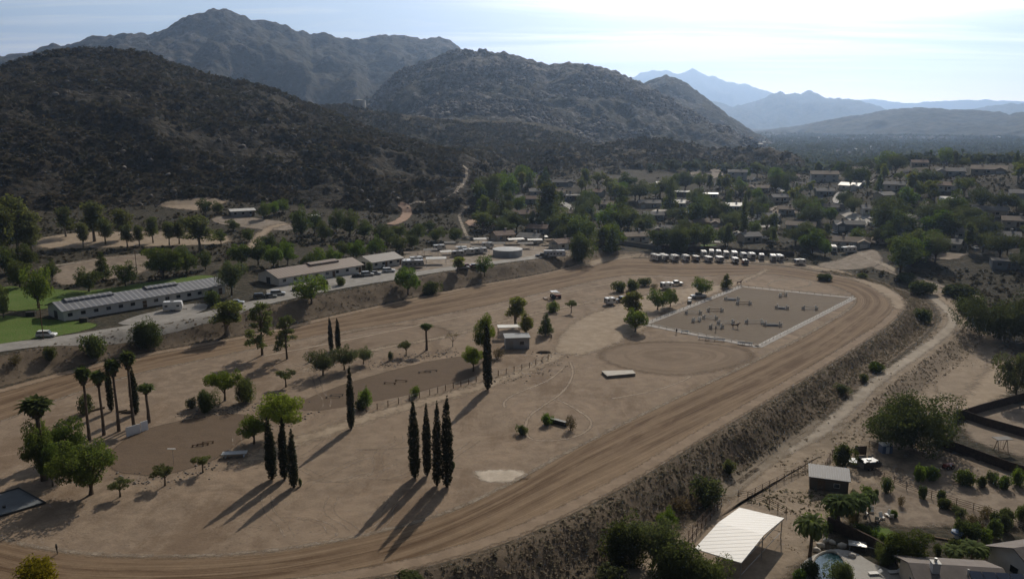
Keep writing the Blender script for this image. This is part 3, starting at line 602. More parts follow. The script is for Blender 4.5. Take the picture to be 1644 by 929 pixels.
# ---------------------------------------------------------------- plants
def leaf_mat(name, c1, c2, trans=.35, nscale=.9):
    b = NB(name); rnd = b.n('ShaderNodeObjectInfo').outputs['Random']; n = b.noise(b.coord('Object', (5, 5, 5)), nscale, 3, .6)
    col = b.mix(b.rng(n, .35, .65), c1, c2); hs = b.n('ShaderNodeHueSaturation'); b.set(hs.inputs['Color'], col)
    b.set(hs.inputs['Value'], b.rng(rnd, 0, 1, .78, 1.25)); b.set(hs.inputs['Hue'], b.rng(b.math('FRACT', b.math('MULTIPLY', rnd, 7.3)), 0, 1, .485, .512))
    d = b.n('ShaderNodeBsdfDiffuse'); b.set(d.inputs[0], hs.outputs[0]); t = b.n('ShaderNodeBsdfTranslucent'); tcol = b.mix(1.0, hs.outputs[0], (1.5, 1.55, .75), 'MULTIPLY'); b.set(t.inputs[0], tcol)
    mx = b.n('ShaderNodeMixShader'); mx.inputs[0].default_value = trans; b.t.links.new(d.outputs[0], mx.inputs[1]); b.t.links.new(t.outputs[0], mx.inputs[2]); b.out(mx.outputs[0])
leaf_mat('leaf_green', (.085, .125, .032), (.115, .155, .042), .48)
leaf_mat('leaf_dark', (.078, .098, .042), (.10, .12, .054), .42)
leaf_mat('leaf_yellowish', (.15, .165, .055), (.19, .195, .08), .48)
leaf_mat('leaf_oak', (.06, .074, .036), (.08, .092, .045), .35)
leaf_mat('leaf_mid', (.07, .095, .03), (.10, .13, .042), .42)
leaf_mat('leaf_olive', (.10, .115, .055), (.13, .14, .07), .42)
leaf_mat('leaf_grey', (.09, .105, .062), (.12, .135, .08), .36)
leaf_mat('leaf_bright', (.11, .155, .03), (.15, .195, .04), .48)
leaf_mat('leaf_yellow', (.26, .22, .02), (.20, .18, .02), .45)
leaf_mat('leaf_cypress', (.028, .036, .018), (.052, .05, .028), .15)
leaf_mat('leaf_dry', (.16, .125, .08), (.12, .095, .06), .25)
leaf_mat('leaf_palm', (.085, .11, .045), (.11, .14, .055), .4)
def solid(name, col, rough=.8, metal=0, var=.12, scale=1.0, spec=.3, bump=0.0):
    b = NB(name); n = b.noise(b.coord('Object'), scale, 5, .65); k = b.rng(n, .3, .7, 1 - var, 1 + var)
    cc = b.n('ShaderNodeCombineColor'); [b.set(cc.inputs[i], k) for i in range(3)]
    b.out(b.prin(b.mix(1.0, col, cc.outputs[0], 'MULTIPLY'), rough, metal, b.bump(n, bump, .05) if bump else None, spec))
solid('bark', (.11, .085, .06), .95, 0, .3, 6, .1, .6); solid('bark_pale', (.26, .22, .17), .9, 0, .3, 6, .1, .4); solid('bark_palm', (.13, .10, .075), .95, 0, .35, 9, .1, .6)
solid('palm_skirt', (.20, .155, .09), .95, 0, .3, 8, .1)
rs = np.random.RandomState
def leaf_cloud(blobs, n, size, seed, shell=.45, up=.35, aspect=.55):
    """many leaf clumps spread through a group of ellipsoids (x, y, z, rx, ry, rz)"""
    g = rs(seed); B = np.array(blobs, float); w = (B[:, 3] * B[:, 5] + B[:, 4] * B[:, 5] + B[:, 3] * B[:, 4]); w /= w.sum()
    bi = g.choice(len(B), n, p=w); d = g.normal(size=(n, 3)); d /= np.linalg.norm(d, axis=1)[:, None]
    r = 1 - shell * g.rand(n) ** 1.6; r *= 1 + .22 * (vnoise(d[:, 0] * 3 + bi * 7, d[:, 1] * 3 + d[:, 2] * 4, seed) - .5) * 2
    P = B[bi, :3] + d * r[:, None] * B[bi, 3:]; P[:, 2] = np.maximum(P[:, 2], .01)
    nrm = d * .8 + g.normal(size=(n, 3)) * .75; nrm[:, 2] += up; nrm /= np.linalg.norm(nrm, axis=1)[:, None]
    a = np.cross(nrm, g.normal(size=(n, 3))); a /= np.linalg.norm(a, axis=1)[:, None] + 1e-9; b = np.cross(nrm, a)
    s = size * (.55 + .9 * g.rand(n))[:, None]; a = a * s; b = b * s * aspect
    V = np.stack((P - a, P - b * .9 + a * .1, P + a, P + b * 1.1 - a * .1), 1).reshape(-1, 3); F = np.arange(4 * n).reshape(n, 4); return V, F
def tube(path, rad, seg=7):
    P = np.array(path, float); V = []; F = []
    for k, (p, r) in enumerate(zip(P, rad)):
        t = P[min(k + 1, len(P) - 1)] - P[max(k - 1, 0)]; t /= np.linalg.norm(t) + 1e-9
        a = np.cross(t, (0.13, 1, 0.07) if abs(t[1]) < .9 else (1, 0, 0)); a /= np.linalg.norm(a); b = np.cross(t, a)
        for j in range(seg): V.append(p + r * (a * math.cos(2 * math.pi * j / seg) + b * math.sin(2 * math.pi * j / seg)))
    n = len(P)
    for k in range(n - 1):
        for j in range(seg): F.append((k * seg + j, k * seg + (j + 1) % seg, (k + 1) * seg + (j + 1) % seg, (k + 1) * seg + j))
    F.append(tuple(range((n - 1) * seg, n * seg))); F.append(tuple(range(seg - 1, -1, -1))); return V, F
def join(parts):
    V = []; F = []; o = 0
    for v, f in parts:
        V.extend([tuple(q) for q in v]); F.extend([tuple(int(i) + o for i in q) for q in f]); o += len(v)
    return V, F
def np_join(parts):
    V = []; F = []; o = 0
    for v, f in parts: V.append(np.asarray(v, float)); F.append(np.asarray(f) + o); o += len(v)
    return np.concatenate(V), np.concatenate(F)
PRO = {}                                             # kind -> list of (trunk mesh, crown mesh, natural width, names)
def mk(name, V, F, mat):
    o = mesh_obj(name, V, F, mat); me = o.data; bpy.data.objects.remove(o); return me
def merged(name, t, c, mt, mc):
    me = mk(name, *np_join([c, ]), mc)
    return me
def sub_blobs(g, n, c, R_, r, flat=.8):
    out = []
    for _ in range(n):
        d = g.normal(size=3); d /= np.linalg.norm(d); k = .5 + .6 * g.rand()
        out.append((c[0] + d[0] * R_[0] * k, c[1] + d[1] * R_[1] * k, c[2] + d[2] * R_[2] * k * (1 if d[2] > 0 else .6), r * (.5 + .75 * g.rand()), r * (.5 + .75 * g.rand()), r * flat * (.5 + .7 * g.rand())))
    return out
def limbs(g, h, top, r0, n, spread):
    parts = [tube([(0, 0, -.03), (.01, .0, h * .5), (.015, .01, h), (.02, .0, top)], [r0 * 1.35, r0 * .85, r0 * .7, r0 * .2])]
    for k in range(n):
        a = k * 2.4 + g.rand(); s = spread * (.6 + .4 * g.rand()); z = h * (.75 + .3 * g.rand())
        parts.append(tube([(0, 0, z * .92), (math.cos(a) * s * .5, math.sin(a) * s * .5, z + (top - z) * .45), (math.cos(a) * s, math.sin(a) * s, z + (top - z) * .8)], [r0 * .55, r0 * .35, r0 * .12], 5))
    return join(parts)
def proto(kind, n, fn, mleaf, mbark='bark', nat=1.0, crown='crown', trunk='trunk'):
    PRO[kind] = []
    for k in range(n):
        g = rs(hash(kind) % 1000 if False else sum(map(ord, kind)) * 13 + k * 101); t, c = fn(g, k)
        v = np.asarray(c[0]); top = np.percentile(v[:, 2], 99.7); v = v / np.array((1, 1, top)); c = (v, c[1]); rr = np.hypot(v[:, 0], v[:, 1]); nat = 2 * np.percentile(rr, 96)
        tm = mk(trunk, t[0], t[1], mbark) if t else None
        cm = mk(crown, c[0], c[1], mleaf)
        PRO[kind].append((tm, cm, nat))
def f_broad(cz=.50, rx=.42, rz=.38, r=.23, nb=15, nl=3200, ls=.029, h=.18, shell=.45):
    def f(g, k):
        bl = sub_blobs(g, nb, (0, 0, cz), (rx, rx, rz), r) + [(0, 0, cz - .03, rx * .62, rx * .62, rz * .75)]
        return limbs(g, h, cz + rz * .7, .032, 5, rx * .8), leaf_cloud(bl, nl, ls, int(g.randint(1e6)), shell)
    return f
proto('broad', 4, f_broad(), 'leaf_green', nat=.98)
proto('broad_big', 3, f_broad(nl=9000, ls=.0185, nb=20, r=.18), 'leaf_mid', nat=.98)
proto('dark', 4, f_broad(cz=.49, rx=.40, rz=.41, nl=3200), 'leaf_dark', nat=.95)
proto('oak', 2, f_broad(cz=.44, rx=.74, rz=.40, r=.30, nb=32, nl=20000, ls=.020, h=.10), 'leaf_oak', nat=1.75)
proto('olive', 3, f_broad(cz=.55, rx=.50, rz=.32, r=.22, nl=6000, ls=.022, h=.26), 'leaf_grey', nat=1.15)
proto('pepper', 3, f_broad(cz=.60, rx=.46, rz=.30, r=.2, nb=17, nl=8500, ls=.019, h=.33), 'leaf_bright', nat=1.2)
proto('small_tree', 3, f_broad(cz=.68, rx=.42, rz=.20, r=.15, nb=11, nl=2600, ls=.024, h=.45), 'leaf_olive', nat=1.1)
proto('pale_tall', 3, f_broad(cz=.58, rx=.22, rz=.36, r=.15, nb=13, nl=2600, ls=.026, h=.3, shell=.8), 'leaf_yellowish', 'bark_pale', nat=.62)
def f_euc(g, k):
    bl = [(g.normal() * .10 * (1.2 - z), g.normal() * .10 * (1.2 - z), z, .13 + .08 * g.rand(), .13 + .08 * g.rand(), .10) for z in np.linspace(.35, .92, 13)]
    return limbs(g, .5, .95, .022, 7, .2), leaf_cloud(bl, 2600, .024, int(g.randint(1e6)), .6)
proto('eucalyptus', 3, f_euc, 'leaf_olive', 'bark_pale', nat=.5)
def f_conifer(g, k):
    bl = []
    for z in np.linspace(.12, .95, 16):
        rr = .27 * (1 - z) ** .8 + .03
        for j in range(4):
            a = g.rand() * 6.3; bl.append((math.cos(a) * rr * .55, math.sin(a) * rr * .55, z, rr * .6, rr * .6, .045))
    return (tube([(0, 0, -.02), (0, 0, .5), (0, 0, .97)], [.028, .018, .004])), leaf_cloud(bl, 3400, .022, int(g.randint(1e6)), .5, .1)
proto('conifer', 3, f_conifer, 'leaf_dark', nat=.5)
def f_pine(g, k):
    bl = []
    for z in np.linspace(.25, .95, 11):
        rr = .26 * (1.1 - z) ** .5
        for j in range(2):
            a = g.rand() * 6.3; q = .6 + g.rand() * .5; bl.append((math.cos(a) * rr * q, math.sin(a) * rr * q, z, .10, .10, .055))
    return limbs(g, .6, .97, .02, 9, .22), leaf_cloud(bl, 4200, .018, int(g.randint(1e6)), .8, .1)
proto('pine', 2, f_pine, 'leaf_olive', nat=.55)
def f_cyp(g, k):
    bl = []
    for z in np.linspace(.05, .985, 30):
        rr = .060 * min(1, (1.02 - z) / .45) ** .72 * (min(1, .55 + z * 3)) ; bl.append((g.normal() * .004, g.normal() * .004, z, rr, rr, .035))
    for _ in range(14):
        z = .06 + .85 * g.rand(); a = g.rand() * 6.3; rr = .056 * min(1, (1.02 - z) / .5); bl.append((math.cos(a) * rr, math.sin(a) * rr, z, .009 + .012 * g.rand(), .009 + .012 * g.rand(), .012 + .03 * g.rand()))
    return tube([(0, 0, -.02), (0, 0, .4), (0, 0, .9)], [.016, .012, .003]), leaf_cloud(bl, 7000, .0095, int(g.randint(1e6)), .3, .6, .5)
proto('cypress', 4, f_cyp, 'leaf_cypress', nat=.122)
def f_bush(rx=.5, nl=2200, ls=.05, nb=9):
    def f(g, k):
        bl = [(g.normal() * rx * .45, g.normal() * rx * .45, .35 + g.rand() * .2, rx * .5, rx * .5, .38) for _ in range(nb)] + [(0, 0, .4, rx * .8, rx * .8, .5)]
        return tube([(0, 0, -.04), (0, 0, .5)], [.05, .02], 5), leaf_cloud(bl, nl, ls, int(g.randint(1e6)), .4)
    return f
proto('bush', 4, f_bush(), 'leaf_dark', nat=1.3, crown='foliage', trunk='stem')
proto('green_bush', 3, f_bush(), 'leaf_green', nat=1.3, crown='foliage', trunk='stem')
proto('olive_bush', 3, f_bush(), 'leaf_grey', nat=1.3, crown='foliage', trunk='stem')
proto('dry_bush', 2, f_bush(nl=900, ls=.045), 'leaf_dry', nat=1.3, crown='foliage', trunk='stem')
proto('big_bush', 2, f_bush(nl=9000, ls=.026, nb=16), 'leaf_dark', nat=1.3, crown='foliage', trunk='stem')
proto('yellow_bush', 1, f_bush(nl=6000, ls=.03, nb=14), 'leaf_yellow', nat=1.3, crown='foliage', trunk='stem')
def f_bare(g, k):
    t = limbs(g, .4, .8, .02, 6, .3)
    return t, leaf_cloud([(math.cos(a) * .25, math.sin(a) * .25, .6 + .2 * g.rand(), .12, .12, .12) for a in range(6)], 350, .02, 5, .9)
proto('bare_tree', 1, f_bare, 'leaf_dry', nat=.75)
def fronds(g, n, L, w, el0, el1, z0, droop=.8, seg=5):
    V = []; F = []
    for k in range(n):
        a = k * 2.39996 + g.rand() * .3; e = el0 + (el1 - el0) * ((k + .5) / n); p = np.array((0, 0, z0)); l = L * (.85 + .3 * g.rand()); o = len(V)
        ca, sa = math.cos(a), math.sin(a)
        for s in range(seg + 1):
            ww = w * math.sin(math.pi * (.12 + .86 * s / seg)); V.append(p + np.array((-sa, ca, .25)) * ww); V.append(p + np.array((0, 0, .0)) + np.array((ca, sa, 0)) * .0); V.append(p + np.array((sa, -ca, .25)) * ww)
            p = p + np.array((ca * math.cos(e), sa * math.cos(e), math.sin(e))) * l / seg; e -= droop / seg * (1 + s * .4)
        for s in range(seg):
            b = o + s * 3; F += [(b, b + 1, b + 4, b + 3), (b + 1, b + 2, b + 5, b + 4)]
    return np.array(V), np.array(F)
def f_fan(g, k):
    c = np_join([fronds(g, 64, .115, .020, 1.5, -.95, .90, .75, 4), leaf_cloud([(0, 0, .91, .075, .075, .065)], 500, .022, 3, .6)])
    return tube([(0, 0, -.02), (.004, 0, .3), (0, .003, .6), (0, 0, .91)], [.022, .0155, .013, .013]), c
proto('fan_palm', 3, f_fan, 'leaf_palm', 'bark_palm', nat=.32, crown='fronds')
def f_feather(g, k): return tube([(0, 0, -.02), (0, .01, .4), (0, 0, .72)], [.035, .028, .03]), fronds(g, 60, .46, .035, 1.4, -.3, .70, 1.7, 7)
proto('feather_palm', 2, f_feather, 'leaf_palm', 'bark_palm', nat=.85, crown='fronds')
def skirt_mesh():
    g = rs(4); return mk('dead_fronds', *leaf_cloud([(0, 0, .84, .032, .032, .06), (0, 0, .80, .022, .022, .05)], 260, .03, 8, .5, -.4), 'palm_skirt')
SKIRT = skirt_mesh()
rnd = random.Random(11)
NAMES = {'broad': 'tree', 'broad_big': 'tree', 'dark': 'tree', 'oak': 'oak_tree', 'olive': 'olive_tree', 'pepper': 'pepper_tree', 'small_tree': 'small_tree', 'pale_tall': 'tree', 'eucalyptus': 'eucalyptus_tree',
         'conifer': 'conifer_tree', 'pine': 'pine_tree', 'cypress': 'cypress_tree', 'bush': 'bush', 'green_bush': 'bush', 'olive_bush': 'bush', 'dry_bush': 'dry_bush', 'big_bush': 'bush', 'yellow_bush': 'bush',
         'bare_tree': 'bare_tree', 'fan_palm': 'palm_tree', 'feather_palm': 'palm_tree'}
CATS = {'cypress_tree': 'cypress', 'palm_tree': 'palm', 'bush': 'bush', 'dry_bush': 'bush'}
def plant(kind, px, py, hpx, wpx=None, label='', group=None, pos=None, H=None, W=None, sink=.0):
    p = pos if pos is not None else G(px, py)
    m = mpp(p); H = H or hpx * m * 1.04; var = PRO[kind][rnd.randrange(len(PRO[kind]))]
    s = (W or (wpx * m if wpx else H * var[2])) / var[2]; nm = NAMES[kind]
    e = empty(nm, (p[0], p[1], p[2] - sink), rnd.random() * 6.28, label, CATS.get(nm, 'tree'), group); e.scale = (s, s, H)
    if kind == 'cypress': e.rotation_euler = (R(rnd.uniform(-1.3, 1.3)), R(rnd.uniform(-1.3, 1.3)), rnd.random() * 6.28)
    for me in var[:2]:
        if me is None: continue
        o = bpy.data.objects.new(me.name.split('.')[0], me); COL.objects.link(o); o.parent = e
    if kind == 'fan_palm':
        o = bpy.data.objects.new('dead_fronds', SKIRT); COL.objects.link(o); o.parent = e
    return e
ORD = ['first', 'second', 'third', 'fourth', 'fifth', 'sixth', 'seventh', 'eighth', 'ninth', 'tenth', 'eleventh', 'twelfth', 'thirteenth', 'fourteenth', 'fifteenth', 'sixteenth', 'seventeenth', 'eighteenth', 'nineteenth', 'twentieth',
       'twenty-first', 'twenty-second', 'twenty-third', 'twenty-fourth', 'twenty-fifth', 'twenty-sixth', 'twenty-seventh', 'twenty-eighth', 'twenty-ninth', 'thirtieth']
def ordn(i, n): return 'leftmost' if i == 0 else 'rightmost' if i == n - 1 else ORD[i] + ' from the left'

# ---------------------------------------------------------------- uncountable cover: shrubs, boulders, far woodland
ICO = []
def ico():
    t = (1 + 5 ** .5) / 2
    V = np.array([(-1, t, 0), (1, t, 0), (-1, -t, 0), (1, -t, 0), (0, -1, t), (0, 1, t), (0, -1, -t), (0, 1, -t), (t, 0, -1), (t, 0, 1), (-t, 0, -1), (-t, 0, 1)], float); V /= np.linalg.norm(V[0])
    F = np.array([(0, 11, 5), (0, 5, 1), (0, 1, 7), (0, 7, 10), (0, 10, 11), (1, 5, 9), (5, 11, 4), (11, 10, 2), (10, 7, 6), (7, 1, 8), (3, 9, 4), (3, 4, 2), (3, 2, 6), (3, 6, 8), (3, 8, 9), (4, 9, 5), (2, 4, 11), (6, 2, 10), (8, 6, 7), (9, 8, 1)])
    return V, F
IV, IF = ico()
def lumps(x, y, r, hr, seed, jit=.35, lift=.35):
    g = rs(seed); n = len(x); z = hz_at(x, y)
    U = IV[None] * (1 + (g.rand(n, 12, 1) - .5) * 2 * jit)
    V = np.stack((x[:, None] + U[:, :, 0] * r[:, None], y[:, None] + U[:, :, 1] * r[:, None], z[:, None] + (U[:, :, 2] + lift) * (r * hr)[:, None]), -1).reshape(-1, 3)
    F = (IF[None] + (np.arange(n) * 12)[:, None, None]).reshape(-1, 3); return V, F
def leafy(x, y, r, hr, seed, per=9, lift=.5, qs=.5):
    """each plant a handful of leaf clumps"""
    g = rs(seed); n = len(x) * per; xi = np.repeat(x, per); yi = np.repeat(y, per); ri = np.repeat(r, per); zi = np.repeat(hz_at(x, y), per)
    d = g.normal(size=(n, 3)); d /= np.linalg.norm(d, axis=1)[:, None]; k = g.rand(n)[:, None] ** .5
    P = np.stack((xi, yi, zi + ri * hr * lift), 1) + d * k * np.stack((ri, ri, ri * hr), 1) * .8
    nm = d + g.normal(size=(n, 3)) * .6; nm[:, 2] += .9; nm /= np.linalg.norm(nm, axis=1)[:, None]
    a = np.cross(nm, g.normal(size=(n, 3))); a /= np.linalg.norm(a, axis=1)[:, None] + 1e-9; b = np.cross(nm, a); s = (ri * qs * (.6 + .8 * g.rand(n)))[:, None]
    V = np.stack((P - a * s, P - b * s * .8, P + a * s, P + b * s * .8), 1).reshape(-1, 3); return V, np.arange(4 * n).reshape(n, 4)
def scatter(n, d0, d1, p0, p1, seed, accept=None, pw=1.0):
    g = rs(seed); D = (d0 ** pw + (d1 ** pw - d0 ** pw) * g.rand(n)) ** (1 / pw); a0 = math.atan((p0 - 822) / FOC); a1 = math.atan((p1 - 822) / FOC); A = a0 + (a1 - a0) * g.rand(n)
    x, y = np.sin(A) * D, np.cos(A) * D
    if accept is not None: m = accept(x, y, D, g); x, y = x[m], y[m]
    return x, y, g
def gi_at(x, y):
    i = np.rint(np.interp(np.arctan2(x, y), azs, np.arange(len(azs)))).astype(int); j = np.rint(np.interp(np.hypot(x, y), Ds, lnDs)).astype(int); return GI[i, j]
def leafstuff_mat(name, c1, c2, c3, sc=.02):
    b = NB(name); w = b.coord('World'); col = b.mix(b.rng(b.noise(w, sc, 5, .65), .36, .64), c1, c2); col = b.mix(b.rng(b.vor(w, .11 if sc < .05 else .6, 'F1', 'Color'), .2, .9, 0, .6), col, c3)
    d = b.n('ShaderNodeBsdfDiffuse'); b.set(d.inputs[0], col); t = b.n('ShaderNodeBsdfTranslucent'); b.set(t.inputs[0], col); mx = b.n('ShaderNodeMixShader'); mx.inputs[0].default_value = .45
    b.t.links.new(d.outputs[0], mx.inputs[1]); b.t.links.new(t.outputs[0], mx.inputs[2]); b.out(mx.outputs[0])
leafstuff_mat('chaparral', (.075, .064, .042), (.098, .08, .054), (.06, .064, .036))
leafstuff_mat('bank_scrub', (.30, .245, .18), (.24, .20, .145), (.19, .185, .125), .08)
leafstuff_mat('dry_tufts', (.34, .27, .19), (.29, .23, .16), (.24, .20, .13), .08)
leafstuff_mat('wood_far', (.09, .11, .055), (.12, .125, .07), (.075, .085, .045))
solid('boulder', (.19, .168, .145), .9, 0, .25, .3, .2)
def hillside():
    x, y, g = scatter(90000, 440, 1150, -140, 1330, 21, lambda x, y, D, g: (gi_at(x, y) >= 0) & (gi_at(x, y) <= 2) & ~is_clear(x, y) & (fbm(x / 28, y / 28, 3, 8) > .40 + .22 * (g.rand(len(x)) - .5)))
    r = .9 + 1.5 * g.rand(len(x)) ** 2; V, F = leafy(x, y, r * (1 + (np.hypot(x, y) - 450) / 1400), .75, 22, per=6)
    mesh_obj('hillside_shrubs', V, F, 'chaparral', kind='stuff')
    x, y, g = scatter(5200, 440, 1150, -140, 1330, 23, lambda x, y, D, g: (gi_at(x, y) >= 0) & (gi_at(x, y) <= 2) & (fbm(x / 60, y / 60, 3, 88) + .12 * g.rand(len(x)) > .57))
    V, F = lumps(x, y, .5 + 1.7 * g.rand(len(x)) ** 3, .75, 24); mesh_obj('hillside_boulders', V, F, 'boulder', kind='stuff')
    x, y, g = scatter(30000, 1220, 1950, 520, 1260, 25, lambda x, y, D, g: (gi_at(x, y) == 3) & (fbm(x / 90, y / 90, 5, 12) + .10 * g.rand(len(x)) > .58))
    V, F = lumps(x, y, 1.2 + 4.2 * g.rand(len(x)) ** 3, .8, 26); mesh_obj('mountain_boulders', V, F, 'boulder', kind='stuff')
hillside()
def banks():
    d0 = {}
    def acc(lo, hi, sgnT):
        def f(x, y, D, g):
            d, T, s, arc = seg_dist(x, y, TIO[:, 2:4], True, TIO[:, 4]); ins = inpoly(x, y, TIO[:, 2:4])
            return (~ins) & (d > lo + 1.2 * g.rand(len(x))) & (d < hi) & (T * sgnT > .6)
        return f
    OP = np.array([tuple(q) + (t,) for q, t in zip(TIO[:, 2:4], TIO[:, 4])]); nn = len(OP)
    def along(n, lo, hi, sg, seed):
        g = rs(seed); L = np.r_[0, np.cumsum(np.hypot(*(np.roll(OP, -1, 0) - OP)[:, :2].T))]; s = L[-1] * g.rand(n); i = np.clip(np.searchsorted(L, s) - 1, 0, nn - 1); t = (s - L[i]) / (L[i + 1] - L[i] + 1e-9); a = OP[i]; b = OP[(i + 1) % nn]
        p = a[:, :2] + (b - a)[:, :2] * t[:, None]; d = (b - a)[:, :2]; d /= np.hypot(*d.T)[:, None] + 1e-9; N = np.stack((-d[:, 1], d[:, 0]), 1) * sgn; off = lo + (hi - lo) * g.rand(n); q = p + N * off[:, None]
        m = (a[:, 2] * sg > .5) & (seg_dist(q[:, 0], q[:, 1], LEVEE, False)[0] > 2.6); return q[m, 0], q[m, 1], g
    x, y, g = along(34000, 3.4, 11.0, -1, 131); V, F = leafy(x, y, .14 + .46 * g.rand(len(x)) ** 2.2, .75, 132, per=8, qs=.36); mesh_obj('bank_scrub', V, F, 'bank_scrub', kind='stuff')
    x, y, g = scatter(9000, 70, 420, -80, 1560, 31, acc(4.2, 15, -1)); V, F = leafy(x, y, .2 + .5 * g.rand(len(x)) ** 2, .7, 32, per=9, qs=.36); mesh_obj('bank_scrub', V, F, 'bank_scrub', kind='stuff')
    x, y, g = scatter(50000, 70, 420, -120, 1000, 33, acc(3.6, 13, 1)); V, F = leafy(x, y, .18 + .4 * g.rand(len(x)) ** 2, .6, 34, per=8, qs=.36); mesh_obj('bank_scrub', V, F, 'bank_scrub', kind='stuff')
    def acw(x, y, D, g):
        d, T, s, arc = seg_dist(x, y, TIO[:, 2:4], True, TIO[:, 4]); ins = inpoly(x, y, TIO[:, 2:4]); ld, _, sd_, _ = seg_dist(x, y, LEVEE, False)
        return (~ins) & (d > 15) & (d < 34) & (T < -1.0) & (ld > 3.0) & (fbm(x / 11, y / 11, 4, 44) > .60)
    x, y, g = scatter(60000, 70, 330, 700, 1700, 35, acw); V, F = leafy(x, y, .10 + .26 * g.rand(len(x)) ** 2, .5, 36, per=8, qs=.34); mesh_obj('dry_weeds', V, F, 'dry_tufts', kind='stuff')
    x, y, g = scatter(70000, 75, 320, 880, 1600, 37, lambda x, y, D, g: (lambda q: (q[0] > 3) & (q[0] < 9.5) & (q[2] < 0))(seg_dist(x, y, LEVEE, False))); V, F = leafy(x, y, .18 + .36 * g.rand(len(x)) ** 2, .6, 38, per=8, qs=.36); mesh_obj('bank_scrub', V, F, 'bank_scrub', kind='stuff')
banks()
def far_wood():
    def acc(x, y, D, g): return (gi_at(x, y) < 0) & (fbm(x / 90, y / 90, 3, 51) + .25 * (g.rand(len(x)) - .5) > .40)
    x, y, g = scatter(26000, 690, 3900, 1040, 1900, 41, acc, 1.3)
    r = 2.4 + 3.2 * g.rand(len(x)); V, F = leafy(x, y, r, 1.0, 42, per=14, lift=1.0); mesh_obj('distant_woodland', V, F, 'wood_far', kind='stuff')
    x, y, g = scatter(34000, 300, 760, -140, 1750, 45, lambda x, y, D, g: (gi_at(x, y) < 0) & (D > 300) & (np.minimum(seg_dist(x, y, TIO[:, 2:4])[0], 99 - 99 * inpoly(x, y, TIO[:, 2:4])) > 16) & ~is_clear(x, y) & (fbm(x / 30, y / 30, 3, 54) > .44))
    V, F = leafy(x, y, .5 + .9 * g.rand(len(x)) ** 2, .7, 46, per=7); mesh_obj('undergrowth', V, F, 'chaparral', kind='stuff')
far_wood()

def stones():
    for k, (pts, w, n) in enumerate([([(300, 668), (380, 655), (430, 650), (470, 648)], 5, 500), ([(600, 590), (660, 574), (730, 565)], 6, 500), ([(180, 765), (250, 775), (330, 752), (380, 735)], 4, 260), ([(430, 688), (470, 675), (500, 668)], 4, 160), ([(1450, 490), (1440, 510), (1400, 535)], 1.5, 60), ([(905, 585), (860, 600), (800, 612)], 4, 120), ([(845, 560), (870, 580), (900, 570)], 5, 90)]):
        P, s = resample(gpx(pts), .5); g = rs(70 + k); i = g.randint(0, len(P), n); x = P[i, 0] + g.normal(size=n) * w * .4; y = P[i, 1] + g.normal(size=n) * w * .4
        V, F = lumps(x, y, .06 + .22 * g.rand(n) ** 3, .6, 80 + k); mesh_obj('scattered_stones', V, F, 'boulder', kind='stuff')
    P = np.array(gpx([(1195, 805), (1300, 752), (1310, 790), (1390, 800), (1330, 850), (1265, 826)])); g = rs(90); x = P[:, 0].min() + np.ptp(P[:, 0]) * g.rand(2600); y = P[:, 1].min() + np.ptp(P[:, 1]) * g.rand(2600); m = inpoly(x, y, P) & (fbm(x / 4, y / 4, 3, 91) > .45); x, y = x[m], y[m]
    V, F = leafy(x, y, .12 + .35 * g.rand(len(x)) ** 2, .7, 92, per=9, qs=.34); mesh_obj('corral_weeds', V, F, 'weeds', kind='stuff')
leafstuff_mat('weeds', (.17, .15, .085), (.13, .13, .06), (.10, .12, .045), .08)
stones()

# ---------------------------------------------------------------- trees one can tell apart
def P_(kind, px, py, hpx, wpx, label, group=None): return plant(kind, px, py, hpx, wpx, label, group)
g4 = 'four tall cypresses in the middle of the field'
P_('cypress', 666, 767, 123, 19, 'tall dark cypress standing leftmost of the four in the middle of the field', g4)
P_('cypress', 686, 763, 114, 15, 'shortest cypress, second from the left of the four in mid field', g4)
P_('cypress', 702, 779, 132, 16, 'slim cypress, third from the left of the four in mid field', g4)
P_('cypress', 718, 781, 142, 20, 'tallest cypress, rightmost of the four in the middle of the field', g4)
g3 = 'three cypresses below the leafy pepper tree'
P_('cypress', 437, 769, 100, 18, 'cypress standing leftmost of the three below the leafy pepper tree', g3)
P_('cypress', 457, 769, 98, 16, 'cypress in the middle of the three below the leafy pepper tree', g3)
P_('cypress', 472, 782, 93, 16, 'cypress nearest the viewer of the three below the leafy pepper tree', g3)
P_('cypress', 564, 688, 98, 13, 'lone slim cypress standing beside the lower dark riding arena')
P_('cypress', 783, 625, 104, 15, 'lone cypress at the right end of the post fence, a leafy crown behind it')
P_('cypress', 532, 563, 52, 8, 'left one of the two thin cypresses behind the grey olive trees', 'pair of thin cypresses')
P_('cypress', 543, 561, 49, 9, 'right one of the two thin cypresses behind the grey olive trees', 'pair of thin cypresses')
P_('cypress', 179, 660, 84, 11, 'thin dark cypress standing between the third palm and its neighbour')
P_('cypress', 218, 664, 78, 14, 'dense dark cypress right behind the tallest palm')
gp = 'tall fan palms in a row at the left of the field'
P_('fan_palm', 144, 706, 118, 25, 'tall fan palm, leftmost of the row, a round bush behind its trunk', gp)
P_('fan_palm', 167, 698, 104, 25, 'tall fan palm, second from the left of the row by the white panels', gp)
P_('fan_palm', 191, 692, 116, 25, 'thin tall fan palm, third of the row, beside the thin cypress', gp)
P_('fan_palm', 215, 685, 122, 25, 'tallest fan palm of the row, in front of the dense cypress', gp)
P_('fan_palm', 239, 678, 62, 28, 'short fan palm standing rightmost of the row by the white panels', gp)
P_('fan_palm', 685, 562, 42, 20, 'small fan palm standing alone above the long dark arena')
P_('olive_bush', 138, 664, 32, 34, 'round grey-green bush behind the leftmost tall palm')
P_('fan_palm', 72, 770, 134, 46, 'broad bushy palm at the far left, its crown above the dark trees')
P_('broad_big', 68, 772, 100, 62, 'dark leafy tree below the bushy palm at the far left')
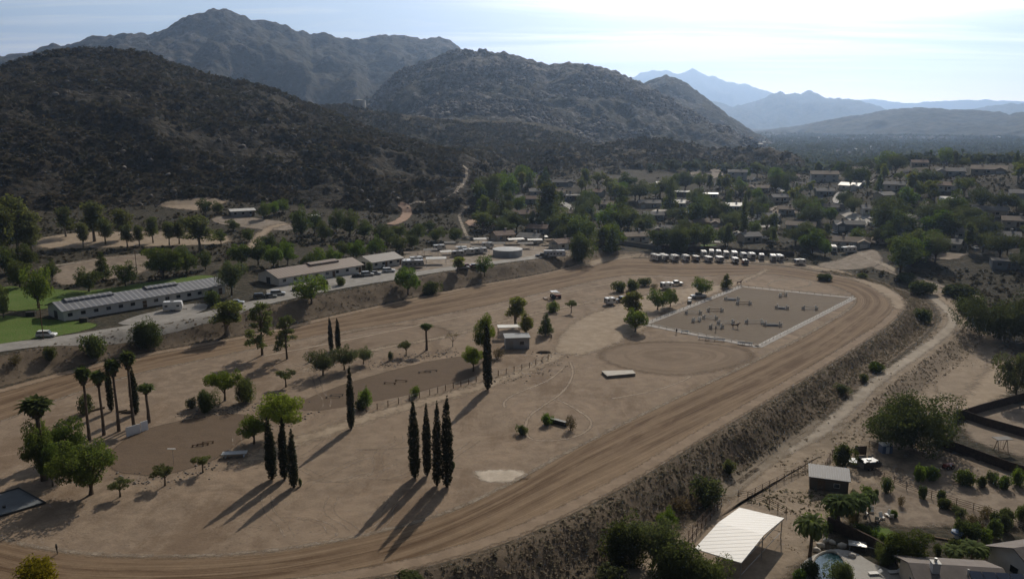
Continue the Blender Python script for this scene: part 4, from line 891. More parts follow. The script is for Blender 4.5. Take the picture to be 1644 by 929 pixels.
P_('broad_big', 108, 752, 84, 70, 'dark green tree to the right of the bushy palm')
P_('broad_big', 146, 793, 90, 100, 'large spreading green tree with a thick trunk above the grey court')
P_('broad_big', 85, 780, 70, 40, 'narrow dark tree with a bare trunk left of the spreading tree')
P_('small_tree', 193, 797, 30, 34, 'small reddish bushy tree right of the large spreading tree')
P_('small_tree', 265, 779, 34, 42, 'small round tree below the left dark arena, the left one of two')
P_('small_tree', 326, 758, 28, 32, 'small round tree below the left dark arena, the right one of two')
P_('pepper', 408, 712, 44, 55, 'low bright green tree left of the leafy pepper tree')
P_('pepper', 455, 702, 74, 76, 'bright leafy pepper tree standing behind the three cypresses')
P_('pepper', 361, 643, 48, 58, 'bright green tree with a bare trunk beside the dark dome bush')
P_('big_bush', 395, 645, 38, 34, 'dark round bush on the right of the bare-trunked green tree')
P_('big_bush', 330, 660, 34, 34, 'dark dome-shaped bush on the left of the bare-trunked green tree')
P_('olive_bush', 309, 655, 17, 18, 'small grey bush touching the dark dome-shaped bush')
P_('small_tree', 459, 621, 27, 34, 'small light green tree left of the grey olive trees')
P_('olive', 519, 602, 44, 52, 'grey-green olive tree, leftmost of the cluster above the long dark arena')
P_('olive', 553, 593, 42, 42, 'grey-green olive tree in the middle of the cluster')
P_('olive', 584, 584, 30, 30, 'small grey-green olive tree at the right end of the cluster')
P_('pine', 421, 570, 82, 46, 'tall loose pine, the left one of two beside the far straight')
P_('pine', 461, 576, 68, 38, 'dense dark pine, the right one of two beside the far straight')
P_('small_tree', 652, 571, 24, 26, 'little green tree left of the small lone palm')
P_('bare_tree', 727, 556, 22, 22, 'little bare brown tree right of the small lone palm')
P_('olive_bush', 626, 578, 14, 10, 'tiny grey shrub by the gravel above the long dark arena')
P_('green_bush', 588, 652, 30, 26, 'bright green bush by the post fence beside the lone cypress')
P_('olive_bush', 581, 656, 16, 22, 'low grey shrub at the foot of the bright green bush')
P_('green_bush', 668, 636, 17, 18, 'low green bush by the post fence, middle of its length')
P_('pepper', 760, 596, 40, 40, 'bright round tree left of the lone cypress at the fence end')
P_('pepper', 778, 578, 74, 38, 'leafy tree whose crown rises behind the lone cypress at the fence end')
P_('dry_bush', 800, 575, 16, 20, 'pale dry shrub between the fence-end cypress and the grey shed')
P_('pale_tall', 828, 524, 46, 34, 'tall pale yellow-green tree above the grey shed')
P_('pale_tall', 844, 544, 40, 24, 'pale thin tree touching the right end of the grey shed')
P_('conifer', 876, 538, 34, 25, 'small dark cone-shaped tree right of the grey shed')
P_('green_bush', 889, 500, 17, 24, 'low round green tree below the harrow, the left one of two')
P_('small_tree', 917, 502, 20, 20, 'small yellowish tree below the harrow, the right one of two')
P_('broad', 1020, 532, 34, 46, 'round dark green tree at the left corner of the fenced riding arena')
P_('pale_tall', 1017, 516, 46, 32, 'pale feathery tree behind the round tree at the arena corner')
P_('broad', 1056, 497, 32, 36, 'dark tree beside the arena fence, left half of a joined pair')
P_('broad', 1076, 492, 28, 28, 'dark tree beside the arena fence, right half of a joined pair')
P_('broad', 1126, 474, 28, 32, 'round dark tree by the arena fence beside the parked pickup')
P_('conifer', 1166, 462, 22, 20, 'small green tree near the top corner of the fenced arena')
P_('bush', 994, 468, 16, 26, 'round hedge bush left of the small white van, first of three')
P_('bush', 1015, 466, 17, 26, 'round hedge bush, second of three left of the small white van')
P_('olive_bush', 1036, 459, 13, 24, 'low olive hedge bush, third of three left of the small white van')
P_('dry_bush', 1050, 463, 8, 14, 'low dry shrub next to the small white van')
P_('bush', 838, 697, 15, 20, 'small dark round bush in mid field')
P_('green_bush', 877, 681, 18, 22, 'small bright bush at the left end of the dark trough')
P_('dry_bush', 916, 690, 24, 20, 'dry brown shrub at the right end of the dark trough')
P_('bush', 728, 752, 12, 6, 'tiny shoot beside the tallest cypress in mid field')
P_('bush', 482, 780, 14, 6, 'tiny shoot beside the cypress nearest the viewer')
P_('yellow_bush', 62, 945, 48, 76, 'yellow-green tree top at the bottom left corner by the track')
# bank below the road
for a in [('bush', 152, 573, 36, 40, 'dark bush on the road bank, left of the largest one'), ('big_bush', 235, 558, 42, 52, 'largest dark bush on the road bank above the palms'),
          ('bush', 80, 578, 22, 20, 'small bush on the road bank near the white car'), ('pale_tall', 365, 537, 52, 50, 'yellow-green round tree on the road bank below the long white building'),
          ('broad', 500, 487, 44, 52, 'bright leaning tree on the road bank below the brown-roofed building'), ('broad', 655, 472, 42, 46, 'round dark tree on the road bank below the last building'),
          ('bush', 692, 472, 20, 34, 'low bush right of the round dark tree on the road bank'), ('pale_tall', 736, 437, 24, 22, 'thin tree on the road below the storage yard'),
          ('broad', 778, 443, 32, 26, 'green tree on the bank below the round water tank'), ('big_bush', 930, 417, 42, 46, 'broad yellow-olive tree on the bank above the far bend'), ('conifer', 982, 406, 38, 26, 'dark cone-shaped tree above the far bend of the track'),
          ('big_bush', 1088, 405, 34, 38, 'wide dark tree behind the white trailers'), ('dry_bush', 25, 585, 16, 22, 'dry brown shrub at the left end of the road bank')]:
    P_(*a)
# around the left buildings
for a in [('broad', 62, 495, 66, 46, 'leaning green tree at the left end of the long white building'), ('dark', 6, 510, 52, 30, 'dark tree cut by the left edge of the picture beside the lawn'), ('dark', 32, 462, 42, 40, 'dark tree on the lawn left of the leaning tree'),
          ('dark', 84, 450, 32, 26, 'small dark tree beside the brown paddock'), ('dark', 143, 468, 38, 44, 'round dark tree on the lawn behind the white building'), ('conifer', 165, 450, 44, 28, 'narrow dark tree behind the round dark lawn tree'),
          ('dark', 202, 460, 40, 38, 'dark tree right of the paddock with twin tops'), ('broad_big', 262, 448, 50, 56, 'large bright-topped tree beyond the long white building'), ('dark', 300, 440, 46, 36, 'dark tree joined to the large bright-topped tree'),
          ('dark', 330, 432, 30, 24, 'slim dark tree right of the large bright-topped tree'), ('olive', 372, 474, 54, 54, 'big grey-green tree at the right end of the long white building'), ('bush', 342, 490, 24, 24, 'dark bush in front of the long white building at its right end'),
          ('bush', 520, 462, 14, 16, 'small shrub in front of the brown-roofed building'), ('bush', 547, 458, 14, 18, 'low shrub by the doors of the brown-roofed building'), ('olive_bush', 592, 435, 14, 12, 'small shrub between the two roofed buildings')]:
    P_(*a)
def band(items, what, where, group):
    items = sorted(items, key=lambda q: q[1]); n = len(items)
    for i, (kind, px, py, h, w) in enumerate(items):
        P_(kind, px, py, h, w, f'{what}, {ordn(i, n)} {where}', group)
band([('broad', 388, 428, 36, 34), ('dark', 415, 425, 40, 34), ('broad', 440, 430, 34, 34), ('broad', 462, 425, 36, 30), ('dark', 492, 436, 30, 26), ('broad', 510, 430, 32, 30), ('broad', 535, 425, 30, 30), ('dark', 430, 405, 30, 28), ('broad', 460, 408, 26, 26)],
     'green tree', 'of those behind the brown-roofed building', 'trees behind the brown-roofed building')
band([('broad', 572, 418, 32, 32), ('broad', 603, 410, 32, 34), ('dark', 552, 412, 26, 24), ('dark', 640, 405, 28, 30), ('dark', 625, 392, 24, 24), ('dark', 662, 400, 26, 24)], 'rounded tree', 'of those behind the last building', 'trees behind the last building')
band([('dark', 484, 384, 52, 34), ('dark', 505, 375, 36, 30), ('dark', 540, 372, 36, 30), ('dark', 562, 380, 42, 32), ('dark', 585, 384, 30, 30), ('dark', 522, 386, 30, 26), ('dark', 610, 386, 26, 26), ('dark', 640, 384, 24, 26), ('dark', 668, 386, 26, 30), ('dark', 700, 388, 24, 30), ('dark', 730, 388, 22, 30), ('dark', 690, 372, 18, 22)],
     'dark tree', 'of the row along the foot of the big hill', 'dark trees at the foot of the hill')
band([('dark', 424, 352, 28, 26), ('broad', 455, 342, 22, 22), ('dark', 330, 345, 26, 26), ('dark', 350, 343, 20, 18), ('broad', 440, 346, 22, 20)], 'green tree', 'of those around the white-roofed house under the hill', 'trees by the white-roofed house')
band([('eucalyptus', 8, 425, 95, 50), ('eucalyptus', 30, 415, 98, 44), ('eucalyptus', 52, 412, 70, 40), ('dark', 12, 440, 50, 44), ('dark', 45, 432, 40, 36)], 'tall dull green tree', 'of the tall clump at the left edge', 'tall clump at the left edge')
band([('eucalyptus', 106, 380, 46, 30), ('eucalyptus', 134, 398, 40, 20), ('eucalyptus', 152, 388, 62, 38), ('eucalyptus', 170, 392, 40, 24), ('eucalyptus', 196, 385, 48, 34), ('eucalyptus', 205, 398, 36, 22), ('eucalyptus', 224, 396, 34, 18), ('eucalyptus', 246, 390, 40, 20), ('eucalyptus', 272, 394, 38, 20), ('eucalyptus', 288, 392, 34, 20), ('eucalyptus', 322, 402, 54, 46), ('dark', 355, 392, 24, 20), ('dark', 375, 370, 18, 22), ('dark', 400, 388, 20, 22), ('dark', 298, 370, 22, 26)],
     'loose tree', 'of the row below the big hill', 'row of loose trees below the hill')
# neighbourhood trees
g_ = rs(77)
def cell(x0, x1, y0, y1, n, kinds, what, where, hm=(7, 12), wf=None):
    items = []; tries = 0; pts = []
    while len(items) < n and tries < n * 60:
        tries += 1; px, py = x0 + (x1 - x0) * g_.rand(), y0 + (y1 - y0) * g_.rand()
        if any(abs(px - hx) < hw * .6 + 4 and -7 < py - hy < 15 for hx, hy, hw in HOUSE_PX): continue
        if any(abs(px - qx) < 9 and abs(py - qy) < 5 for qx, qy in pts): continue
        p = G(px, py); m = mpp(p); h = 1.08 * (hm[0] + (hm[1] - hm[0]) * g_.rand()); k = kinds[g_.randint(len(kinds))]
        pts.append((px, py)); items.append((k, px, py, h / m, h / m * (PRO[k][0][2] * (.9 + .35 * g_.rand()))))
    band(items, what, where, where)
HOUSES = [ # px, base row, width px, roof, wall, yaw, storeys, label
 (921, 322, 26, 'roof_grey', 'wall_dark', .1, 1, 'dark-walled house with a flat grey roof behind the tall trees above the water tank'),
 (899, 316, 20, 'roof_tan', 'wall_cream', -.2, 1, 'small house left of the dark-walled one, high above the water tank'),
 (818, 326, 40, 'roof_grey', 'wall_grey', .1, 1, 'long grey-roofed house highest above the water tank'),
 (841, 352, 36, 'roof_red', 'wall_grey', .05, 1, 'red-brown roofed house behind the water tank'),
 (1042, 334, 38, 'roof_grey', 'wall_cream', .12, 1, 'grey-roofed house with a pale slanted driveway below it'),
 (1094, 316, 26, 'roof_white', 'wall_dark', 0, 1, 'white flat-roofed house in the upper row below the low hill'),
 (1140, 319, 24, 'roof_white', 'wall_grey', .05, 1, 'second pale-roofed house in the upper row, right of the white flat roof'),
 (1068, 377, 42, 'roof_grey', 'wall_cream', .06, 1, 'grey-roofed house behind the left end of the trailers'),
 (1135, 382, 40, 'roof_red', 'wall_dark', 0, 1, 'red-brown roofed house with a bright lawn in front of it'),
 (1183, 289, 32, 'roof_grey', 'wall_white', .1, 2, 'white two-storey house with gables at the foot of the low hill'),
 (1218, 309, 34, 'roof_tan', 'wall_cream', -.1, 1, 'tan house just below the white two-storey house'),
 (1177, 339, 26, 'roof_white', 'wall_grey', .2, 1, 'small pale-roofed house below the tan house'),
 (1285, 371, 48, 'roof_tan', 'wall_white', -.05, 1, 'long white house with a tan roof above the trailers'),
 (1203, 389, 32, 'roof_grey', 'wall_cream', .5, 1, 'grey-roofed house angled behind the middle of the trailers'),
 (1322, 293, 46, 'roof_tan', 'wall_white', .15, 2, 'big white two-storey house beside the bright winding street'),
 (1436, 306, 34, 'roof_grey', 'wall_white', -.1, 1, 'bluish-white house below the right hilltop houses'),
 (1419, 323, 26, 'roof_grey', 'wall_cream', .9, 1, 'small gabled house below the bluish-white house'),
 (1524, 283, 46, 'roof_grey', 'wall_white', .1, 1, 'white house on the right hilltop, left of two'),
 (1587, 280, 54, 'roof_tan', 'wall_cream', -.05, 1, 'wide tan-roofed house on the right hilltop, right of two'),
 (1338, 342, 36, 'roof_dark', 'wall_grey', .1, 1, 'dark-roofed house below the bright winding street'),
 (1362, 370, 50, 'roof_grey', 'wall_grey', .25, 1, 'grey double-gabled house above the bluish one'),
 (1365, 399, 60, 'roof_tan', 'wall_grey', .08, 1, 'wide bluish house with parked campers in front by the dirt lot'),
 (1588, 349, 54, 'roof_grey', 'wall_cream', -.1, 1, 'wide grey-roofed house under the brushy hill at the right'),
 (1628, 366, 40, 'roof_tan', 'wall_cream', .1, 1, 'tan-roofed house near the right edge below the brushy hill'),
 (1549, 385, 36, 'roof_grey', 'wall_grey', .1, 1, 'grey house among trees left of the tan-roofed one near the right edge'),
 (1612, 432, 44, 'roof_dark', 'wall_grey', .2, 1, 'dark-roofed house closest to the sandy flat at the right edge'),
 (1468, 375, 24, 'roof_grey', 'wall_white', -.3, 1, 'small white house between the two broad dark trees on the right'),
 (1455, 392, 30, 'roof_dark', 'wall_cream', .1, 1, 'low dark-roofed house below the small white one on the right'),
 (1505, 350, 26, 'roof_grey', 'wall_white', .3, 1, 'white house half hidden right of the rounded bright tree'),
 (1475, 340, 26, 'roof_tan', 'wall_cream', -.2, 1, 'cream house left of the rounded bright tree on the right'),
 (1250, 325, 28, 'roof_grey', 'wall_cream', .4, 1, 'cream house halfway between the tan house and the dark-roofed one'),
 (1262, 345, 26, 'roof_tan', 'wall_grey', 0, 1, 'tan-roofed house above the long white house'),
 (1012, 352, 28, 'roof_dark', 'wall_grey', .2, 1, 'dark-roofed house among trees left of the slanted driveway'),
 (975, 336, 26, 'roof_tan', 'wall_cream', -.3, 1, 'tan-roofed house in the trees above the far bend'),
 (1525, 402, 34, 'roof_grey', 'wall_cream', -.15, 1, 'grey-roofed house below the grey house among trees'),
 (1395, 345, 26, 'roof_grey', 'wall_white', .2, 1, 'white house right of the dark-roofed house below the street'),
 (1270, 290, 26, 'roof_red', 'wall_cream', .1, 1, 'red-roofed house right of the white two-storey house at the low hill'),
 (1380, 278, 24, 'roof_tan', 'wall_white', 0, 1, 'small far white house above the winding street'),
 (1475, 268, 26, 'roof_red', 'wall_cream', .2, 1, 'red-roofed house left of the right hilltop houses'),
 (1640, 322, 40, 'roof_grey', 'wall_white', .1, 1, 'pale house cut by the right edge on the brushy hill'),
 (1110, 350, 26, 'roof_tan', 'wall_cream', .3, 1, 'tan-roofed house in the trees right of the slanted driveway'),
]
gh_ = rs(19); XH = []
while len(XH) < 24:
    px, py = 780 + 860 * gh_.rand(), 298 + 105 * gh_.rand() ** 1.1
    if any(abs(px - h[0]) < (h[2] + 30) * .6 and abs(py - h[1]) < 11 for h in HOUSES + XH) or (1390 < px and py > 425) or (px > 1540 and py < 335): continue
    XH.append((px, py, 24 + 14 * gh_.rand() + (py - 300) * .1, ['roof_grey', 'roof_tan', 'roof_white', 'roof_grey', 'roof_red', 'roof_dark'][gh_.randint(6)], ['wall_cream', 'wall_white', 'wall_grey'][gh_.randint(3)], gh_.normal() * .35, 1, ''))
XH.sort(); XH = [h[:7] + (f'{h[3][5:]}-roofed little house, {ordn(i, len(XH))} of the humble ones scattered through the trees',) for i, h in enumerate(XH)]
HOUSES += XH
HOUSE_PX = [(h[0], h[1], h[2]) for h in HOUSES]
K1 = ['dark', 'broad', 'olive', 'eucalyptus', 'olive', 'dark', 'small_tree']; K2 = ['dark', 'broad', 'conifer', 'olive', 'eucalyptus', 'pale_tall', 'small_tree']
cell(762, 900, 300, 330, 14, K2, 'garden tree', 'of the upper trees above the water tank', (8, 15))
cell(770, 905, 338, 384, 18, K1, 'garden tree', 'of the trees directly behind the water tank', (8, 13))
cell(900, 1020, 305, 340, 14, K2, 'garden tree', 'of the upper trees above the far bend', (8, 15))
cell(905, 1040, 345, 396, 20, K1, 'garden tree', 'of the trees directly above the far bend', (7, 13))
cell(1020, 1170, 300, 345, 19, K2, 'garden tree', 'of the trees along the foot of the low hill', (7, 14))
cell(1030, 1165, 350, 402, 18, K1, 'garden tree', 'of the trees behind the left trailers', (6, 11))
cell(1165, 1290, 285, 330, 17, K2, 'garden tree', 'of the trees below the white two-storey house', (7, 12))
cell(1165, 1300, 335, 405, 22, K1, 'garden tree', 'of the trees behind the right trailers', (6, 11))
cell(1290, 1420, 262, 320, 20, K2, 'garden tree', 'of the trees around the bright winding street', (7, 12))
cell(1300, 1425, 325, 412, 18, K1, 'garden tree', 'of the trees around the bluish house', (6, 11))
cell(1420, 1560, 255, 330, 21, K2, 'garden tree', 'of the trees on the slope of the right hilltop', (6, 11))
cell(1420, 1540, 330, 430, 26, K1, 'garden tree', 'of the trees above the sandy flat', (7, 12))
cell(1540, 1700, 335, 440, 27, K1, 'garden tree', 'of the trees near the right edge below the hill', (7, 12))
cell(1560, 1700, 262, 300, 8, K2, 'hilltop tree', 'of the trees beside the wide tan-roofed house', (6, 10))
# single trees that stand out over there
for a in [('dark', 1445, 438, 62, 56, 'broad dark tree standing where the dirt tracks meet the gardens'), ('broad', 1530, 348, 42, 48, 'large rounded bright tree below the right hilltop'), ('dark', 1418, 375, 52, 50, 'broad very dark tree right of the grey double-gabled house'),
          ('conifer', 1075, 340, 52, 26, 'tallest dark conifer left of the white flat-roofed house'), ('dark', 1118, 362, 46, 42, 'broad dark tree above the red-brown roofed house'), ('conifer', 1193, 378, 66, 15, 'thin tall dark cypress-like tree above the trailers'),
          ('broad', 1304, 350, 32, 30, 'bright tree left of the dark-roofed house below the street'), ('eucalyptus', 878, 360, 64, 34, 'tall pale tree above the water tank'), ('dark', 772, 328, 40, 26, 'dark tree at the foot of the hill trail'),
          ('fan_palm', 1492, 272, 30, None, 'thin palm on the skyline left of the right hilltop houses'), ('fan_palm', 1543, 268, 28, None, 'thin palm on the skyline between the two hilltop houses'), ('fan_palm', 1363, 322, 34, None, 'thin palm beside the bright winding street'),
          ('broad', 1195, 288, 18, 22, 'green tree right behind the white two-storey house'), ('dark', 1605, 262, 14, 36, 'low dark tree behind the wide tan-roofed house'),
          ('bush', 1480, 472, 20, 38, 'dark round hedge on the sandy flat, the left one of two'), ('bush', 1540, 478, 20, 50, 'dark round hedge on the sandy flat, the right one of two'), ('bush', 1453, 452, 14, 30, 'low dark bush where the dirt tracks meet'),
          ('bush', 1482, 517, 22, 28, 'dark bush on the bank inside the levee bend'), ('oak', 1605, 545, 78, 120, 'wide dark oak above the sandy flat at the right edge'), ('dark', 1560, 510, 34, 40, 'dark tree joined to the wide oak on its left'), ('bush', 1545, 500, 22, 24, 'bush at the levee bend by the dark tree'),
          ('olive', 1630, 645, 80, 70, 'grey-green tree at the right edge above the dark fence'), ('oak', 1462, 716, 82, 142, 'huge dark oak behind the animal pens'), ('green_bush', 1405, 595, 14, 26, 'green bush in the wash, upper one'), ('bush', 1387, 612, 12, 14, 'small dark bush in the wash below the green one'),
          ('olive_bush', 1352, 630, 13, 30, 'low olive bush on the wash floor'), ('bush', 1170, 758, 20, 22, 'small dark bush on the dirt track above the pens'), ('bush', 1325, 450, 10, 26, 'low bush on the outer bank of the far bend, left'), ('bush', 1385, 447, 9, 20, 'low bush on the outer bank of the far bend, right'),
          ('olive_bush', 1135, 808, 44, 56, 'grey-green bush right of the footpath above the corral'), ('dry_bush', 1095, 820, 24, 40, 'brown shrub left of the grey-green bush by the footpath'),
          ('big_bush', 1000, 905, 70, 80, 'large dark bush left of the white-roofed shelter, leftmost of the thicket'), ('olive', 1050, 905, 85, 90, 'tall dark tree in the middle of the thicket left of the shelter'), ('pepper', 1072, 860, 44, 40, 'yellow-green shrub behind the thicket tree'),
          ('big_bush', 1085, 935, 66, 100, 'wide bush nearest the viewer in the thicket'), ('big_bush', 1130, 950, 56, 70, 'dark bush touching the left foot of the white-roofed shelter'), ('olive_bush', 975, 940, 40, 60, 'olive shrub at the bottom edge, left end of the thicket'), ('bush', 660, 935, 14, 50, 'low green shrub on the outer verge at the bottom edge')]:
    P_(*a)

# ---------------------------------------------------------------- built things
solid('roof_grey', (.22, .21, .20), .85, 0, .12, .6); solid('roof_brown', (.18, .155, .14), .85, 0, .12, .6); solid('roof_tan', (.26, .205, .155), .85, 0, .12, .6); solid('roof_red', (.20, .135, .105), .85, 0, .15, .6); solid('roof_dark', (.10, .095, .09), .85, 0, .15, .6)
solid('roof_white', (.62, .60, .56), .5, 0, .06, .5, .5); solid('wall_white', (.68, .66, .62), .85, 0, .06, .5); solid('wall_cream', (.52, .45, .36), .85, 0, .08, .5); solid('wall_grey', (.36, .37, .38), .85, 0, .08, .5); solid('wall_dark', (.14, .12, .10), .85, 0, .1, .5)
solid('glass_dark', (.02, .025, .03), .12, 0, .02, 1, .6); solid('trim_white', (.7, .69, .66), .6, 0, .05); solid('wood_brown', (.16, .105, .065), .9, 0, .25, 3, .15, .3); solid('wood_grey', (.27, .24, .205), .9, 0, .2, 3, .15, .3)
solid('pipe_rust', (.13, .085, .06), .7, .2, .25, 4); solid('metal_grey', (.34, .34, .33), .45, .6, .1); solid('metal_dark', (.05, .05, .05), .5, .3, .1); solid('rubber', (.025, .025, .025), .9, 0, .1)
solid('paint_white', (.75, .75, .74), .3, 0, .04, 1, .5); solid('paint_black', (.02, .02, .022), .25, 0, .05, 1, .5); solid('paint_grey', (.25, .26, .27), .3, .2, .05, 1, .5); solid('paint_red', (.24, .045, .03), .35, 0, .08, 1, .5)
solid('paint_blue', (.10, .17, .30), .35, 0, .05, 1, .5); solid('paint_brown', (.17, .11, .08), .5, 0, .1, 1); solid('paint_silver', (.50, .51, .52), .3, .4, .05, 1, .5); solid('tank_grey', (.42, .43, .44), .7, 0, .08, .4); solid('tank_tan', (.78, .73, .66), .8, 0, .1, .4)
solid('block_wall', (.30, .28, .255), .9, 0, .1, .5); solid('solar', (.015, .025, .055), .2, 0, .05, 1, .6); solid('lamp_glass', (.7, .7, .65), .2, 0, .02)
solid('sheet_white', (.80, .79, .75), .45, 0, .03, .4, .4, 0.0); solid('panel_white', (.72, .74, .76), .6, 0, .04, .5); solid('plastic_blue', (.12, .17, .28), .5, 0, .05); solid('dark_soil', (.07, .05, .035), .95, 0, .3, 4, .1, .8)
solid('court_grey', (.135, .15, .165), .8, 0, .15, .35); solid('fence_dark', (.075, .052, .04), .9, 0, .25, 1.5, .1); solid('coping', (.5, .46, .4), .8, 0, .08); solid('stone_red', (.33, .25, .20), .9, 0, .2, 2, .1, .5)
def striped_mat(name, c1, c2, pitch, w=.5, axis=0, rough=.6):
    b = NB(name); s = b.n('ShaderNodeSeparateXYZ'); b.set(s.inputs[0], b.coord('Object')); f = b.math('FRACT', b.math('DIVIDE', s.outputs[axis], pitch))
    k = b.math('MULTIPLY', b.rng(f, w - .06, w), b.math('SUBTRACT', 1.0, b.rng(f, .94, 1.0))); n = b.noise(b.coord('Object'), .5, 4, .6)
    b.out(b.prin(b.mix(b.rng(n, .3, .7, 0, .4), b.mix(k, c1, c2), c1), rough, 0, b.bump(k, .5, .05), .3))
striped_mat('ribbed_blue', (.175, .18, .20), (.33, .335, .345), 1.55, .72); striped_mat('ribbed_brown', (.24, .185, .15), (.27, .21, .17), 1.2, .5); striped_mat('ribbed_white', (.66, .645, .615), (.59, .575, .545), .9, .8, 1, .5)
striped_mat('ribbed_grey', (.27, .245, .225), (.30, .27, .25), 1.1, .5); striped_mat('ribbed_shed', (.15, .15, .16), (.19, .19, .20), .4, .5)
class MB:
    def __init__(s): s.V = []; s.F = []
    def add(s, v, f): o = len(s.V); s.V += [tuple(map(float, q)) for q in v]; s.F += [tuple(int(i) + o for i in q) for q in f]; return s
    def box(s, x0, x1, y0, y1, z0, z1, taper=0):
        t = taper; return s.add([(x0, y0, z0), (x1, y0, z0), (x1, y1, z0), (x0, y1, z0), (x0 + t, y0 + t, z1), (x1 - t, y0 + t, z1), (x1 - t, y1 - t, z1), (x0 + t, y1 - t, z1)],
                     [(0, 3, 2, 1), (4, 5, 6, 7), (0, 1, 5, 4), (1, 2, 6, 5), (2, 3, 7, 6), (3, 0, 4, 7)])
    def prism(s, prof, y0, y1):                      # profile in x-z pulled along y
        n = len(prof); v = [(x, y0, z) for x, z in prof] + [(x, y1, z) for x, z in prof]
        return s.add(v, [tuple(range(n)), tuple(range(2 * n - 1, n - 1, -1))] + [(i, i + n, (i + 1) % n + n, (i + 1) % n) for i in range(n)])
    def bar(s, a, b, r, seg=6): return s.add(*tube([a, b], [r, r], seg))
    def path(s, pts, r, seg=6): return s.add(*tube(pts, [r] * len(pts), seg))
    def cyl(s, cx, cy, z0, z1, r, seg=24, r2=None): return s.add(*tube([(cx, cy, z0), (cx, cy, z1)], [r, r2 or r], seg))
    def ycyl(s, cx, cz, y0, y1, r, seg=12): return s.add(*tube([(cx, y0, cz), (cx, y1, cz)], [r, r], seg))
    def xrot(s): s.V = [(x, y, z) for x, y, z in s.V]; return s
    def make(s, name, mat, parent=None, bevel=0, smooth=False, **k):
        o = mesh_obj(name, s.V, s.F, mat, parent, smooth, **k)
        if bevel: m = o.modifiers.new('bevel', 'BEVEL'); m.width = bevel; m.segments = 2; m.limit_method = 'ANGLE'
        return o
def thing(name, px, py, rz, label, cat, group=None, pos=None, dz=0.0):
    p = pos if pos is not None else G(px, py); return empty(name, (p[0], p[1], p[2] + dz), rz, label, cat, group)
def window(root, x, y, z, w, h, nrm='y', s=-1):
    """frame and pane on a wall whose outer face is at y (or x)"""
    f = MB(); t = .07
    def bx(m, a0, a1, z0, z1, d0, d1):
        if nrm == 'y': m.box(a0, a1, min(y + s * d0, y + s * d1), max(y + s * d0, y + s * d1), z0, z1)
        else: m.box(min(x + s * d0, x + s * d1), max(x + s * d0, x + s * d1), a0, a1, z0, z1)
    c = x if nrm == 'y' else y
    bx(f, c - w / 2 - t, c - w / 2, z, z + h, .003, .07); bx(f, c + w / 2, c + w / 2 + t, z, z + h, .003, .07); bx(f, c - w / 2 - t, c + w / 2 + t, z - t, z, .003, .09); bx(f, c - w / 2 - t, c + w / 2 + t, z + h, z + h + t, .003, .07)
    fo = f.make('window', 'trim_white', root); g = MB(); bx(g, c - w / 2, c + w / 2, z, z + h, .004, .03); g.make('pane', 'glass_dark', fo)
def gable(root, L, D, wh, rh, roofmat, wallmat, ov=.5, eave=.4, axis='x', th=.18):
    """walls with gable ends and a two-slope roof whose ridge runs along x"""
    m = MB(); m.add([(-L / 2, -D / 2, -.6), (L / 2, -D / 2, -.6), (L / 2, D / 2, -.6), (-L / 2, D / 2, -.6), (-L / 2, -D / 2, wh), (L / 2, -D / 2, wh), (L / 2, D / 2, wh), (-L / 2, D / 2, wh), (-L / 2, 0, rh), (L / 2, 0, rh)],
                    [(0, 1, 5, 4), (2, 3, 7, 6), (1, 2, 6, 9, 5), (3, 0, 4, 8, 7), (0, 3, 2, 1), (4, 5, 9, 8), (6, 7, 8, 9)])
    m.make('wall', wallmat, root); k = (rh - wh) / (D / 2); r = MB(); e = eave; zz = wh - k * e + .02; top = rh + .02
    a = L / 2 + ov
    r.add([(-a, -D / 2 - e, zz), (a, -D / 2 - e, zz), (a, 0, top), (-a, 0, top), (-a, D / 2 + e, zz), (a, D / 2 + e, zz),
           (-a, -D / 2 - e, zz + th), (a, -D / 2 - e, zz + th), (a, 0, top + th), (-a, 0, top + th), (-a, D / 2 + e, zz + th), (a, D / 2 + e, zz + th)],
          [(0, 3, 2, 1), (3, 4, 5, 2), (6, 7, 8, 9), (9, 8, 11, 10), (0, 1, 7, 6), (4, 10, 11, 5), (0, 6, 9, 3), (3, 9, 10, 4), (1, 2, 8, 7), (2, 5, 11, 8)])
    return r.make('roof', roofmat, root)
